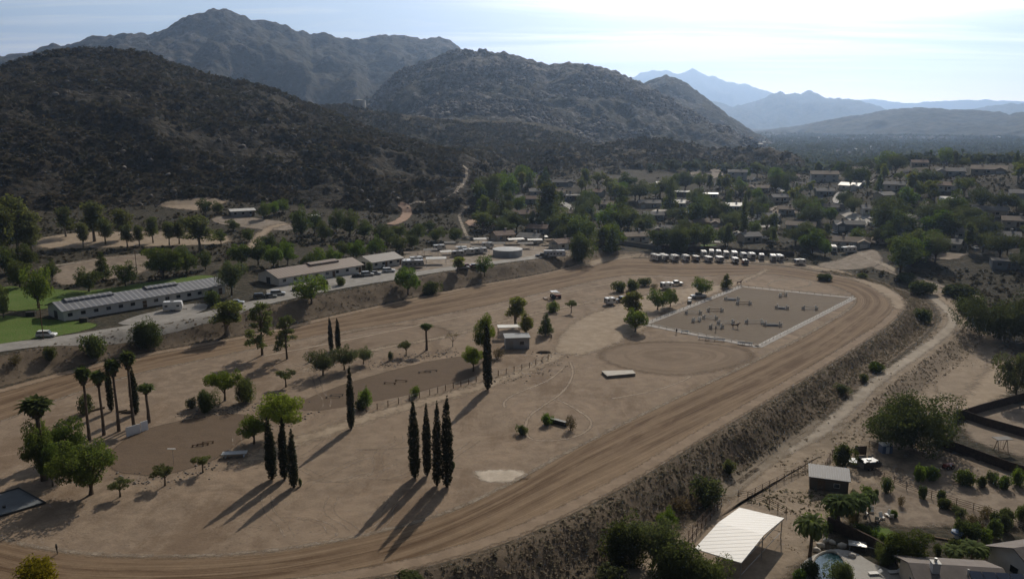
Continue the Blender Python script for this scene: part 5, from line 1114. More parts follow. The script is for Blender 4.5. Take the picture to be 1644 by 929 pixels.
def house(px, py, wpx, roof, wall, yaw, st, label):
    p = G(px, py); L = wpx * mpp(p) / (math.cos(yaw) + .25 * abs(math.sin(yaw))) * .92; D = min(11, max(7, L * .5)); wh = 2.9 * st; az = math.atan2(p[0], p[1])
    pos = (p[0] + math.sin(az) * D / 2, p[1] + math.cos(az) * D / 2, max(p[2], hz1(p[0] + math.sin(az) * D / 2, p[1] + math.cos(az) * D / 2)))
    e = empty('house', pos, -az + yaw, label, 'house', 'houses of the hillside neighbourhood')
    flat = 'flat' in label
    r = gable(e, L, D, wh, wh + (.5 if flat else D * .21), roof, wall, .6, .6)
    if st == 1 and not flat and L > 12:              # a cross wing with its own small gable towards the viewer
        w = MB(); ww = L * .3; x0 = L * (.18 if px % 2 else -.48); w.add([(x0, -D / 2 - 2.4, -.6), (x0 + ww, -D / 2 - 2.4, -.6), (x0 + ww, -D / 2 + .2, -.6), (x0, -D / 2 + .2, -.6), (x0, -D / 2 - 2.4, wh - .1), (x0 + ww, -D / 2 - 2.4, wh - .1), (x0 + ww, -D / 2 + .2, wh - .1), (x0, -D / 2 + .2, wh - .1), (x0 + ww / 2, -D / 2 - 2.4, wh + ww * .2)],
                        [(0, 1, 5, 8, 4), (1, 2, 6, 5), (3, 0, 4, 7), (0, 3, 2, 1)]); w.make('wing', wall, e)
        q = MB(); h0, h1, o = wh - .25, wh + ww * .2 + .12, .5
        q.add([(x0 - o, -D / 2 - 2.9, h0), (x0 + ww / 2, -D / 2 - 2.9, h1), (x0 + ww + o, -D / 2 - 2.9, h0), (x0 - o, -D * .12, h0), (x0 + ww / 2, -D * .12, h1), (x0 + ww + o, -D * .12, h0)] + [(x0 - o, -D / 2 - 2.9, h0 + .18), (x0 + ww / 2, -D / 2 - 2.9, h1 + .18), (x0 + ww + o, -D / 2 - 2.9, h0 + .18), (x0 - o, -D * .12, h0 + .18), (x0 + ww / 2, -D * .12, h1 + .18), (x0 + ww + o, -D * .12, h0 + .18)],
              [(0, 3, 4, 1), (1, 4, 5, 2), (6, 7, 10, 9), (7, 8, 11, 10), (0, 1, 7, 6), (1, 2, 8, 7), (0, 6, 9, 3), (2, 5, 11, 8)]); q.make('wing_roof', roof, e)
        d = MB(); d.box(x0 + ww * .16, x0 + ww * .84, -D / 2 - 2.46, -D / 2 - 2.403, 0, 2.1); d.make('garage_door', 'trim_white', e)
    c = MB(); cxp = L * .22 * (1 if px % 3 else -1); c.box(cxp - .45, cxp + .45, .6, 1.4, wh, wh + D * .21 + 1.1); c.box(cxp - .55, cxp + .55, .5, 1.5, wh + D * .21 + 1.1, wh + D * .21 + 1.25); c.make('chimney', 'block_wall', r)
    n = max(2, int(L / 5))
    for f in range(st):
        for k in range(n):
            xx = -L / 2 + L * (k + .5) / n
            if st == 1 and L > 12 and not flat and x0 - 1 < xx < x0 + ww + 1: continue
            if f == 0 and k == n // 2:
                d = MB(); d.box(xx - 2.1, xx - 1.15, -D / 2 - .06, -D / 2 - .003, 0, 2.1); d.make('door', 'wood_brown', e)
            window(e, xx, -D / 2, .95 + f * 2.8, 1.5, 1.1)
    return e
for h in HOUSES: house(*h)
def long_building(a, b, depth_, wh, rh, roof, wall, label, name, doors=0, nwin=10, steps=()):
    A, B = G(*a), G(*b); A = Vector((A.x, A.y, 0)); B = Vector((B.x, B.y, 0)); d = (B - A); L = d.length; d.normalize(); n = Vector((-d.y, d.x, 0)); c = (A + B) / 2 + n * depth_ / 2
    z = min(hz1(A.x, A.y), hz1(B.x, B.y)) + .1; e = empty(name, (c.x, c.y, max(z, hz1(c.x, c.y) - .1)), math.atan2(d.y, d.x), label, 'building')
    r = gable(e, L, depth_, wh, rh, roof, wall, .7, .8)
    for k in range(nwin): window(e, -L / 2 + L * (k + .5) / nwin, -depth_ / 2, 1.1, 1.3, 1.0)
    for k in range(doors):
        xx = -L / 2 + L * (k + .93) / doors; m = MB(); m.box(xx - .6, xx + .6, -depth_ / 2 - .06, -depth_ / 2 - .003, 0, 2.1); m.make('door', 'wood_brown', e)
    m = MB(); m.box(-L / 2 - .06, -L / 2 - .003, -1.2, 1.2, 0, 2.2); m.make('door', 'metal_dark', e)
    for (u, v, w, hgt) in steps:                      # raised lengths of roof over the ridge
        g = MB(); x0, x1 = -L / 2 + u * L, -L / 2 + v * L; g.add([(x0, -w, rh - .5), (x1, -w, rh - .5), (x1, w, rh - .5), (x0, w, rh - .5), (x0, -w, rh + hgt * .4), (x1, -w, rh + hgt * .4), (x1, w, rh + hgt * .4), (x0, w, rh + hgt * .4), (x0, 0, rh + hgt), (x1, 0, rh + hgt)],
                 [(0, 1, 5, 4), (2, 3, 7, 6), (1, 2, 6, 9, 5), (3, 0, 4, 8, 7), (4, 5, 9, 8), (6, 7, 8, 9)]); g.make('ridge_vent', roof, r)
    return e
long_building((103, 516), (362, 470), 11, 3.0, 4.6, 'ribbed_blue', 'wall_white', 'very long white stable building with a striped blue-grey roof', 'long_stable', 2, 14, [(.05, .32, 1.6, .7), (.52, .72, 1.6, .7)])
long_building((448, 459), (581, 437), 13, 2.8, 4.6, 'ribbed_brown', 'wall_white', 'long white building with a brown roof, doors along its front', 'brown_roofed_building', 3, 8, [(.45, .8, 2.2, .6)])
long_building((598, 432), (645, 425), 11, 2.7, 4.3, 'ribbed_grey', 'wall_white', 'shorter white building with a grey-brown roof next to the brown-roofed one', 'grey_roofed_building', 2, 4)
long_building((372, 349), (409, 347), 8, 2.8, 3.5, 'roof_white', 'wall_grey', 'low white-roofed house on the dirt lot under the big hill', 'flat_house', 1, 3)
long_building((500, 356), (512, 355), 5, 2.3, 2.9, 'roof_white', 'wall_cream', 'tiny white-roofed hut among the dark trees at the foot of the hill', 'hut', 1, 1)
long_building((851, 361), (862, 360), 4, 2.3, 2.9, 'roof_white', 'wall_cream', 'tiny white garden shed below the red-brown roof behind the water tank', 'garden_shed', 1, 1)
long_building((774, 365), (788, 365), 4, 1.6, 2.0, 'roof_white', 'wall_cream', 'low white shed on the red-brown cut below the hill trail', 'low_shed', 0, 1)
def tank(px, py, wpx, hpx, mat, label, steps=True, D=None):
    p = G(px, py)
    if D:                                            # stands where the saddle is highest in this direction
        a_ = az_of(px, py); dd = np.linspace(900, 1250, 120); zz_ = hz_at(np.sin(a_) * dd, np.cos(a_) * dd); D = float(dd[np.argmax((zz_ - CAMH) / dd)]); p = Vector((math.sin(a_) * D, math.cos(a_) * D, hz1(math.sin(a_) * D, math.cos(a_) * D) - .5))
    m = mpp(p); r = wpx * m / 2; h = hpx * m; az = math.atan2(p[0], p[1]); e = empty('water_tank', (p[0] + math.sin(az) * r, p[1] + math.cos(az) * r, p[2] if D else hz1(p[0] + math.sin(az) * r * .5, p[1] + math.cos(az) * r * .5)), 0, label, 'water tank')
    MB().cyl(0, 0, -3, h, r, 40).make('tank_wall', mat, e); MB().add(*tube([(0, 0, h + .003), (0, 0, h + r * .07)], [r * 1.02, r * .1], 40)).make('tank_roof', mat, e)
    if steps: q = MB(); q.bar((-.3, -r - .15, 0), (-.3, -r - .15, h), .04); q.bar((.3, -r - .15, 0), (.3, -r - .15, h), .04); [q.bar((-.3, -r - .15, z), (.3, -r - .15, z), .03) for z in np.arange(.4, h, .4)]; q.make('ladder', 'metal_grey', e)
tank(815, 414, 48, 11, 'tank_grey', 'round grey water tank beside the road above the bank')
tank(577, 176, 21, 13, 'tank_tan', 'round tan water tank on the saddle of the mountain', D=1085)
# --- vehicles
def wheels(e, xs, hw, r, w=.22):
    for x in xs:
        for s in (-1, 1):
            y0, y1 = (s * hw - w, s * hw) if s > 0 else (-hw, -hw + w); o = MB().ycyl(x, r, y0, y1, r, 14).make('wheel', 'rubber', e); MB().ycyl(x, r, *((y1, y1 + .02) if s > 0 else (y0 - .02, y0)), r * .55, 10).make('rim', 'metal_grey', o)
def car(px, py, yaw, paint, label, kind='sedan', group='cars parked about the place', pos=None):
    e = thing('parked_car' if kind != 'pickup' else 'pickup_truck', px, py, yaw, label, 'car' if kind != 'pickup' else 'pickup', group, pos)
    if kind == 'sedan': L, H, prof, cab, gl = 4.6, 1.45, [(-2.3, .35), (2.3, .35), (2.3, .62), (2.15, .78), (1.1, .92), (-1.6, .95), (-2.25, .88)], [(1.05, .9), (.35, 1.42), (-.95, 1.42), (-1.75, .93)], .72
    elif kind == 'suv': L, H, prof, cab, gl = 4.8, 1.8, [(-2.4, .4), (2.4, .4), (2.4, .8), (2.25, .98), (1.25, 1.1), (-2.3, 1.12)], [(1.2, 1.08), (.6, 1.75), (-2.05, 1.75), (-2.33, 1.1)], .78
    elif kind == 'pickup': L, H, prof, cab, gl = 5.6, 1.85, [(-2.8, .5), (2.8, .5), (2.8, .95), (2.6, 1.1), (1.4, 1.18), (-2.75, 1.15)], [(1.35, 1.15), (.8, 1.82), (-.75, 1.82), (-.95, 1.15)], .8
    elif kind == 'cart': L, H, prof, cab, gl = 2.6, 1.8, [(-1.25, .3), (1.25, .3), (1.2, .7), (.5, .75), (.3, .45), (-.3, .45), (-.4, .8), (-1.2, .85)], [(.7, 1.72), (.7, 1.8), (-.9, 1.8), (-.9, 1.72)], .6
    else: L, H, prof, cab, gl = 4.8, 1.8, [(-2.4, .4), (2.4, .4), (2.4, .8), (-2.3, 1.12)], [(1.2, 1.08), (.6, 1.75), (-2.05, 1.75)], .78
    W = .92 if kind != 'cart' else .6
    MB().prism(prof[::-1], -W, W).make('body', paint, e, bevel=.06)
    if kind == 'cart':
        MB().prism(cab[::-1], -W, W).make('roof', paint, e); q = MB(); [q.bar((x, s * W * .95, .7), (x, s * W * .95, 1.75), .025) for x in (.65, -.85) for s in (-1, 1)]; q.make('frame', 'metal_dark', e)
    else:
        MB().prism(cab[::-1], -gl, gl).make('window', 'glass_dark', e, bevel=.05); q = MB(); xs = [p[0] for p in cab[1:3]]; q.box(min(xs) + .05, max(xs) - .05, -gl + .04, gl - .04, cab[1][1] + .003, cab[1][1] + .04); q.make('roof', paint, e)
        for s in (-1, 1): MB().box(L / 2 - .02, L / 2 + .03, s * .65 - .18, s * .65 + .18, .62, .76).make('headlight', 'lamp_glass', e)
    wheels(e, (-L * .3, L * .31), W, .34 if kind != 'cart' else .22)
    return e
def trailer(px, py, yaw, L, label, paint='paint_white', H=2.5, W=1.15, group=None, pos=None, truck=None, name='horse_trailer', cat='trailer'):
    e = thing(name, px, py, yaw, label, cat, group, pos)
    MB().prism([(-L / 2, .55), (L / 2, .55), (L / 2 + .25, 1.4), (L / 2 - .05, H), (-L / 2, H)][::-1], -W, W).make('body', paint, e, bevel=.1)
    rf = MB(); rf.box(-L / 2 + .15, L / 2 - .25, -W + .15, W - .15, H + .003, H + .07); rf.make('roof', 'paint_white', e); MB().box(-L * .1, L * .08, -.3, .3, H + .075, H + .28).make('vent', 'metal_grey', e)
    for s in (-1, 1):
        q = MB(); [q.box(x - .4, x + .4, min(s * (W + .003), s * (W + .03)), max(s * (W + .003), s * (W + .03)), 1.45, 2.0) for x in np.linspace(-L * .32, L * .3, max(2, int(L / 1.8)))]; q.make('window', 'glass_dark', e)
    q = MB(); q.box(-L / 2 - .05, -L / 2 - .003, -.95, .95, .6, 1.45); q.make('rear_door', 'paint_grey', e); MB().box(-L / 2 - .04, -L / 2 - .003, -.8, .8, 1.5, 2.2).make('rear_window', 'glass_dark', e)
    q = MB(); q.bar((L / 2, .5, .5), (L / 2 + 1.3, 0, .5), .05); q.bar((L / 2, -.5, .5), (L / 2 + 1.3, 0, .5), .05); q.bar((L / 2 + 1.2, 0, .05), (L / 2 + 1.2, 0, .6), .05); q.make('hitch', 'metal_dark', e)
    wheels(e, (-.45, .4), W - .02, .36); return e
# trailers behind the far bend (seen end-on)
row = [(1053, 418, .35), (1066, 418, .35), (1083, 419, .25), (1101, 419, .2), (1137, 420, .1), (1155, 420, .05), (1180, 422, 0)]
for i, (px, py, yw) in enumerate(row): trailer(px, py, math.pi / 2 + yw + rnd.uniform(-.12, .12), 4.6 if i > 1 else 6.2, f'white horse trailer, {ordn(i, len(row))} in the front row behind the far bend', group='white horse trailers behind the far bend', H=2.7 if i < 4 else 2.3, paint=['paint_white', 'paint_white', 'paint_silver'][i % 3], W=1.05 + .12 * (i % 3))
trailer(1117, 419, math.pi / 2 + .2, 4.2, 'brown-sided open horse trailer between white ones in the front row', 'paint_brown', 2.3, group='white horse trailers behind the far bend')
trailer(1196, 424, math.pi / 2, 3.6, 'low dark red trailer at the right end of the front row', 'paint_red', 1.9, group='white horse trailers behind the far bend')
row = [(1131, 412), (1142, 412), (1153, 412), (1166, 413), (1178, 414), (1194, 415), (1206, 416), (1222, 417), (1241, 419), (1251, 419)]
for i, (px, py) in enumerate(row): trailer(px + rnd.uniform(-1.5, 1.5), py, math.pi / 2 - .05 + rnd.uniform(-.15, .15), 4.2 + rnd.random() * 1.4, f'white horse trailer, {ordn(i, len(row))} in the back row behind the far bend', group='white horse trailers of the back row', H=rnd.uniform(2.5, 3.2), W=rnd.uniform(1.0, 1.25))
trailer(1284, 425, .1, 4.5, 'bluish-white box trailer parked alone right of the trailer rows', 'paint_silver', 2.4)
for px, py, yw, pt, kd, lb in [(75, 541, .12, 'paint_white', 'suv', 'white car driving on the road beside the bright lawn'), (380, 488, .2, 'paint_silver', 'sedan', 'silver car by the big grey-green tree on the road'),
    (419, 479, .25, 'paint_black', 'suv', 'black car, leftmost of three parked below the brown-roofed building'), (433, 478, .25, 'paint_grey', 'sedan', 'grey car, middle of three parked below the brown-roofed building'), (446, 474, .25, 'paint_silver', 'suv', 'silver car, rightmost of three parked below the brown-roofed building'),
    (575, 445, .2, 'paint_black', 'sedan', 'black car, leftmost of those in front of the grey-roofed building'), (590, 443, .2, 'paint_silver', 'suv', 'silver car, second from the left in front of the grey-roofed building'), (602, 441, .2, 'paint_grey', 'sedan', 'grey car, third from the left in front of the grey-roofed building'), (624, 437, .2, 'paint_white', 'suv', 'white car, rightmost in front of the grey-roofed building'),
    (480, 466, .3, 'paint_black', 'sedan', 'black car in the shade left of the bright leaning tree'), (998, 484, .5, 'paint_black', 'pickup', 'black pickup beside the small white van on the dirt lot'), (1085, 458, .2, 'paint_silver', 'pickup', 'silver pickup beside the white trailer on the dirt lane'),
    (1121, 478, .3, 'paint_silver', 'pickup', 'silver pickup parked under the round tree by the arena fence'), (1107, 486, 1.2, 'paint_grey', 'cart', 'small grey utility cart parked against the arena fence'), (895, 477, .2, 'paint_grey', 'cart', 'small grey cart next to the harrow on the infield'),
    (744, 432, .2, 'paint_grey', 'suv', 'grey car parked on the roadside by the thin tree'), (762, 429, .2, 'paint_silver', 'sedan', 'silver car on the roadside left of the water tank'), (750, 429, .2, 'paint_red', 'sedan', 'dull red car between two others left of the water tank'), (870, 413, 0, 'paint_black', 'pickup', 'black truck cab in front of the white van by the water tank')]:
    car(px, py, yw, pt, lb, kd)
trailer(979, 489, .4, 3.4, 'small white box van trailer on the infield beside a black pickup', H=2.4, name='box_trailer'); trailer(1069, 464, .3, 3.8, 'white horse trailer hitched to a silver pickup on the dirt lane', H=2.5)
trailer(278, 499, .25, 5.2, 'lone white trailer standing before the long white stable', H=2.9, name='box_trailer'); trailer(890, 413, .05, 9, 'long white van trailer right of the water tank', H=3.0, name='box_trailer')
trailer(663, 430, .2, 8, 'large camper with a dark open side near the grey-roofed building', 'paint_grey', 3.0, name='camper'); trailer(652, 429, 1.4, 5, 'white camper standing end-on left of the dark-sided camper', H=3.0, name='camper')
trailer(1338, 405, 1.3, 7, 'white camper parked in front of the wide bluish house, left one', H=3.1, name='camper'); trailer(1362, 406, .3, 7, 'white camper parked in front of the wide bluish house, right one', H=2.9, name='camper')
g2 = rs(5)                                            # storage yard beside the tank: open shelters, vehicles and pens
def canopy(px, py, L, D, H, mat, yaw, label):
    e = thing('shade_canopy', px, py, yaw, label, 'canopy', 'canopies in the storage yard'); m = MB(); m.add([(-L / 2, -D / 2, H), (L / 2, -D / 2, H), (L / 2, D / 2, H), (-L / 2, D / 2, H), (-L / 2, 0, H + .5), (L / 2, 0, H + .5), (-L / 2, -D / 2, H + .1), (L / 2, -D / 2, H + .1), (L / 2, D / 2, H + .1), (-L / 2, D / 2, H + .1), (-L / 2, 0, H + .6), (L / 2, 0, H + .6)],
            [(0, 4, 5, 1), (4, 3, 2, 5), (6, 7, 11, 10), (10, 11, 8, 9), (0, 1, 7, 6), (3, 9, 8, 2), (0, 6, 10, 4), (4, 10, 9, 3), (1, 5, 11, 7), (5, 2, 8, 11)]); m.make('canopy_top', mat, e)
    for sx in (-1, 1):
        for sy in (-1, 1): MB().bar((sx * (L / 2 - .2), sy * (D / 2 - .2), -.2), (sx * (L / 2 - .2), sy * (D / 2 - .2), H + .02), .06).make('post', 'metal_grey', e)
cps = [(700, 424, 8, 5, 'roof_white'), (715, 413, 5, 4, 'roof_white'), (725, 408, 5, 4, 'roof_tan'), (770, 392, 6, 4, 'roof_white'), (776, 391, 5, 3, 'roof_grey'), (800, 399, 6, 4, 'roof_grey'), (827, 392, 8, 5, 'roof_white'), (843, 399, 7, 5, 'roof_grey'), (858, 393, 7, 4, 'roof_white'), (870, 388, 5, 4, 'roof_white'), (888, 393, 9, 4, 'roof_tan'), (895, 400, 6, 4, 'roof_grey'), (765, 406, 5, 4, 'roof_grey'), (745, 398, 5, 4, 'roof_dark'), (690, 410, 6, 4, 'roof_grey'), (660, 415, 6, 4, 'roof_tan'), (722, 398, 5, 4, 'roof_grey'), (910, 398, 6, 3, 'roof_white')]
cps.sort()
for i, (px, py, L, D, mt) in enumerate(cps): canopy(px, py, L, D, 2.4, mt, .1 + .3 * g2.rand(), f'{mt[5:]} shade canopy, {ordn(i, len(cps))} in the storage yard around the water tank')
sv = [(752, 409, 'box_trailer'), (760, 408, 'box_trailer'), (772, 407, 'camper'), (668, 422, 'box_trailer'), (783, 398, 'box_trailer'), (735, 412, 'box_trailer'), (705, 402, 'camper'), (850, 388, 'camper'), (740, 405, 'camper')]; sv.sort()
for i, (px, py, nm) in enumerate(sv): trailer(px, py, g2.rand() * .6, 5, f'light trailer, {ordn(i, len(sv))} of those stored left of the water tank', ['paint_white', 'paint_silver', 'paint_grey'][i % 3], 2.5, name=nm, group='trailers in the storage yard')
# small cars among the houses
cs = [(1205, 360, 'paint_white'), (1200, 353, 'paint_silver'), (1052, 392, 'paint_silver'), (1058, 390, 'paint_white'), (1235, 348, 'paint_white'), (1341, 330, 'paint_white'), (1352, 318, 'paint_silver'), (1372, 300, 'paint_white'), (1380, 296, 'paint_silver'), (1420, 343, 'paint_white'), (1340, 375, 'paint_white'), (1350, 372, 'paint_white'), (1468, 362, 'paint_white'), (1461, 380, 'paint_silver'), (1475, 395, 'paint_white'), (1310, 395, 'paint_white'), (1482, 345, 'paint_white'), (1545, 343, 'paint_white'), (1392, 288, 'paint_silver'), (1440, 400, 'paint_grey'), (1565, 400, 'paint_white'), (1090, 330, 'paint_silver'), (1105, 327, 'paint_white'), (1240, 389, 'paint_white'), (1228, 384, 'paint_silver')]
cs.sort()
for i, (px, py, pt) in enumerate(cs): car(px, py, g2.rand() * 3, pt, f'{pt[6:]} car, {ordn(i, len(cs))} of those parked among the far houses', 'suv' if i % 2 else 'sedan', 'cars parked among the far houses')
# streets and drives between the houses
for q, w in [([(1352, 330), (1346, 318), (1358, 306), (1378, 300), (1396, 290)], 8), ([(1345, 330), (1375, 352), (1395, 362)], 7), ([(885, 320), (902, 325), (918, 334), (936, 346), (948, 354)], 5), ([(1042, 350), (1052, 342), (1062, 337)], 7), ([(1205, 368), (1210, 355), (1214, 345)], 9),
             ([(1460, 298), (1480, 285), (1500, 290)], 7), ([(1245, 302), (1262, 308), (1280, 316)], 4), ([(1250, 362), (1200, 366), (1150, 390)], 5), ([(1380, 345), (1430, 352), (1470, 362)], 6)]:
    ribbon('street', gpx(q), w, 'concrete', .25, across=4, step=2)
patch('lawn', gpx([(1122, 392), (1152, 392), (1154, 396), (1120, 396)]), 'lawn', .3, rings=4)
for q in ([(1165, 300), (1200, 296), (1215, 300), (1190, 304)], [(950, 370), (985, 362), (1000, 368), (970, 378)], [(1230, 330), (1290, 330), (1290, 345), (1235, 348)], [(1395, 375), (1440, 380), (1430, 395), (1390, 392)], [(1480, 400), (1560, 405), (1540, 420), (1480, 415)], [(1440, 300), (1500, 298), (1510, 305), (1450, 310)]):
    patch('garden_soil', gpx(q), 'lot_dirt', .25, rings=5)
# boundary walls behind the trailers
def wall_run(pts, h, th, mat, label, name='boundary_wall', cat='wall', group=None):
    W = [G(*p) for p in pts]; m = MB(); o = W[0]
    for a, b in zip(W[:-1], W[1:]):
        d = Vector((b.x - a.x, b.y - a.y, 0)); L = d.length; d.normalize(); n = Vector((-d.y, d.x, 0)) * th / 2; k = max(1, int(L / 4))
        for i in range(k):
            p, q = a + d * (L * i / k), a + d * (L * (i + 1) / k); z0, z1 = hz1(p.x, p.y), hz1(q.x, q.y)
            v = [(p.x - n.x, p.y - n.y, z0 - .3), (q.x - n.x, q.y - n.y, z1 - .3), (q.x + n.x, q.y + n.y, z1 - .3), (p.x + n.x, p.y + n.y, z0 - .3), (p.x - n.x, p.y - n.y, z0 + h), (q.x - n.x, q.y - n.y, z1 + h), (q.x + n.x, q.y + n.y, z1 + h), (p.x + n.x, p.y + n.y, z0 + h)]
            m.add([tuple(Vector(t) - o) for t in v], [(0, 1, 5, 4), (2, 3, 7, 6), (4, 5, 6, 7)] + ([(3, 0, 4, 7)] if i == 0 else []) + ([(1, 2, 6, 5)] if i == k - 1 else []))
    ob = m.make(name, mat, None); ob.location = o; tag(ob, label, cat, group); return ob
wall_run([(952, 394), (1000, 393), (1060, 401)], 2.0, .3, 'block_wall', 'grey block wall above the far bend left of the trailers'); wall_run([(1108, 402), (1160, 405), (1250, 410), (1275, 412)], 2.2, .25, 'fence_dark', 'long dark fence right behind the white trailers', 'board_fence', 'fence')
wall_run([(1040, 397), (1110, 402)], 1.6, .25, 'fence_dark', 'dark fence between the block wall and the trailers', 'board_fence', 'fence'); wall_run([(1395, 362), (1450, 366)], 1.8, .25, 'roof_white', 'white wall right of the grey double-gabled house')
# ---------------------------------------------------------------- arena, jumps and infield things
def line_things(A, B, step):
    d = (B - A); n = max(1, int(round(d.length / step))); return [A + d * (i / n) for i in range(n + 1)]
def rail_fence(corners, label, name, postmat, railmat, h=1.2, step=2.4, rails=(.45, .8, 1.15), pr=.05, rr=.035, group=None, world=False):
    W = [Vector(c) if world else G(*c) for c in corners]; o = W[0].copy(); e = empty(name, o, 0, label, 'fence', group); rm = MB(); allp = []
    for a, b in zip(W[:-1], W[1:]):
        P = line_things(a, b, step); P = [Vector((p.x, p.y, hz1(p.x, p.y))) for p in P]; allp += P[:-1] if b is not W[-1] else P
        for p, q in zip(P[:-1], P[1:]):
            for z in rails: rm.bar(p - o + Vector((0, 0, z)), q - o + Vector((0, 0, z)), rr, 5)
    if rails: rm.make('rails', railmat, e)
    pm = None
    for p in allp[:100]:
        if pm is None: po = MB().bar((0, 0, -.4), (0, 0, h), pr, 6).make('post', postmat, e); pm = po.data
        else: po = bpy.data.objects.new('post', pm); COL.objects.link(po); po.parent = e
        po.location = p - o
    return e
dirt('arena_border', (.44, .41, .38), (.40, .37, .34), (.47, .44, .41), feather=True, fa=(0, .5, .3))
C = gpx([(1034, 521), (1190, 460), (1371, 478), (1217, 557)])
for i in range(4): ribbon('arena_border', [C[i], C[(i + 1) % 4]], 2.6, 'arena_border', .07, across=4, smoothn=0, endfade=False)
AC = [Vector((c[0], c[1], hz1(*c) + .0)) for c in C]
rail_fence(AC + [AC[0]], 'low pale rail fence right round the rectangular riding arena', 'arena_fence', 'wood_grey', 'trim_white', .7, 2.6, (.62,), .06, .06, world=True)
def jump(px, py, yaw, L, label, h=.9, dark=False, fill=False):
    e = thing('show_jump', px, py, yaw, label, 'horse jump', 'jumps in the riding arena')
    for s in (-1, 1):
        w = MB(); x = s * L / 2; w.box(x - .12, x + .12, -.4, -.26, 0, 1.6); w.box(x - .12, x + .12, .26, .4, 0, 1.4); [w.box(x - .1, x + .1, -.26, .26, z, z + .12) for z in (.2, .5, .8, 1.05)]; w.box(min(x, x + s * .75), max(x, x + s * .75), -.05, .05, .15, .95); w.box(min(x + s * .65, x + s * .8), max(x + s * .65, x + s * .8), -.07, .07, .0, 1.25); w.make('jump_standard', 'trim_white', e)
    for z in (.3, h): MB().bar((-L / 2 + .07, -.02, z), (L / 2 - .07, -.02, z), .085, 8).make('pole', 'wood_brown' if dark else 'trim_white', e)
    if fill: MB().box(-L / 2 + .3, L / 2 - .3, -.06, .06, .03, .65).make('filler', 'metal_dark' if dark else 'panel_white', e)
jl = [(1175, 482, -.15, 3.6), (1194, 489, -.05, 3.6), (1113, 504, -.1, 3.8), (1148, 500, -.05, 3.8), (1140, 512, -.3, 3.2), (1165, 520, .1, 4), (1211, 519, -.05, 4.2), (1240, 523, -.15, 4), (1257, 476, .6, 2.8), (1255, 496, -.3, 2.8), (1300, 497, -.1, 3.6), (1150, 527, .1, 3), (1118, 516, .5, 2.2)]
for i, (px, py, yw, L) in enumerate(sorted(jl)): jump(px, py, yw, L, f'white show jump, {ordn(i, len(jl))} in the fenced riding arena', dark=i % 4 == 3, fill=i in (6, 9, 10))
def person(px, py, label, shirt):
    e = thing('person', px, py, rnd.random() * 6, label, 'person')
    V = [(0, 0, .95), (0, 0, 1.2), (0, 0, 1.42), (0, 0, 1.52), (0, 0, 1.66), (-.1, 0, .9), (-.11, .02, .48), (-.11, 0, .06), (-.11, .1, .03), (.1, 0, .9), (.12, -.05, .48), (.12, -.1, .06), (.12, 0, .03), (-.19, 0, 1.4), (-.25, .03, 1.13), (-.23, .13, .9), (.19, 0, 1.4), (.26, 0, 1.13), (.24, .1, .9)]
    E_ = [(0, 1), (1, 2), (2, 3), (3, 4), (0, 5), (5, 6), (6, 7), (7, 8), (0, 9), (9, 10), (10, 11), (11, 12), (2, 13), (13, 14), (14, 15), (2, 16), (16, 17), (17, 18)]
    Rr = [.15, .15, .16, .06, .11, .09, .065, .045, .04, .09, .065, .045, .04, .06, .045, .035, .06, .045, .035]
    me = bpy.data.meshes.new('body'); me.from_pydata(V, E_, []); o = bpy.data.objects.new('body', me); COL.objects.link(o); o.parent = e; me.materials.append(MATS[shirt])
    sk = o.modifiers.new('skin', 'SKIN'); 
    for i, v in enumerate(me.skin_vertices[0].data): v.radius = (Rr[i], Rr[i]); v.use_root = i == 0
    s = o.modifiers.new('sub', 'SUBSURF'); s.levels = s.render_levels = 1; return e
def horse(px, py, yaw, label):
    e = thing('horse', px, py, yaw, label, 'horse'); e.location.z += .0
    V = [(-.75, 0, 1.25), (-.3, 0, 1.2), (.25, 0, 1.2), (.6, 0, 1.3), (.95, 0, 1.65), (1.15, 0, 1.85), (1.45, 0, 1.62), (-.78, .18, .85), (-.92, .18, .5), (-.85, .18, .05), (-.78, -.18, .85), (-.7, -.18, .5), (-.68, -.18, .05), (.55, .17, .8), (.58, .17, .45), (.55, .17, .05), (.55, -.17, .8), (.72, -.17, .5), (.62, -.17, .1), (-1.0, 0, 1.15), (-1.1, 0, .7)]
    E_ = [(0, 1), (1, 2), (2, 3), (3, 4), (4, 5), (5, 6), (0, 7), (7, 8), (8, 9), (0, 10), (10, 11), (11, 12), (3, 13), (13, 14), (14, 15), (3, 16), (16, 17), (17, 18), (0, 19), (19, 20)]
    Rr = [.3, .3, .3, .28, .17, .14, .08, .15, .07, .06, .15, .07, .06, .11, .06, .055, .11, .06, .055, .06, .07]
    me = bpy.data.meshes.new('body'); me.from_pydata(V, E_, []); o = bpy.data.objects.new('body', me); COL.objects.link(o); o.parent = e; me.materials.append(MATS['paint_brown'])
    o.modifiers.new('skin', 'SKIN')
    for i, v in enumerate(me.skin_vertices[0].data): v.radius = (Rr[i], Rr[i]); v.use_root = i == 0
    s = o.modifiers.new('sub', 'SUBSURF'); s.levels = s.render_levels = 1; return e
horse(1181, 527, -.5, 'dark horse in the riding arena near its lower fence'); horse(1187, 457, .2, 'dark horse outside the top corner of the riding arena')
person(1149, 532, 'person standing at the lower part of the riding arena', 'paint_grey'); person(1086, 536, 'person standing outside the lower fence of the arena', 'metal_dark')
person(92, 889, 'dark upright figure by the inner edge of the near bend', 'metal_dark'); person(885, 545, 'person beside the small cone-shaped tree', 'metal_dark')
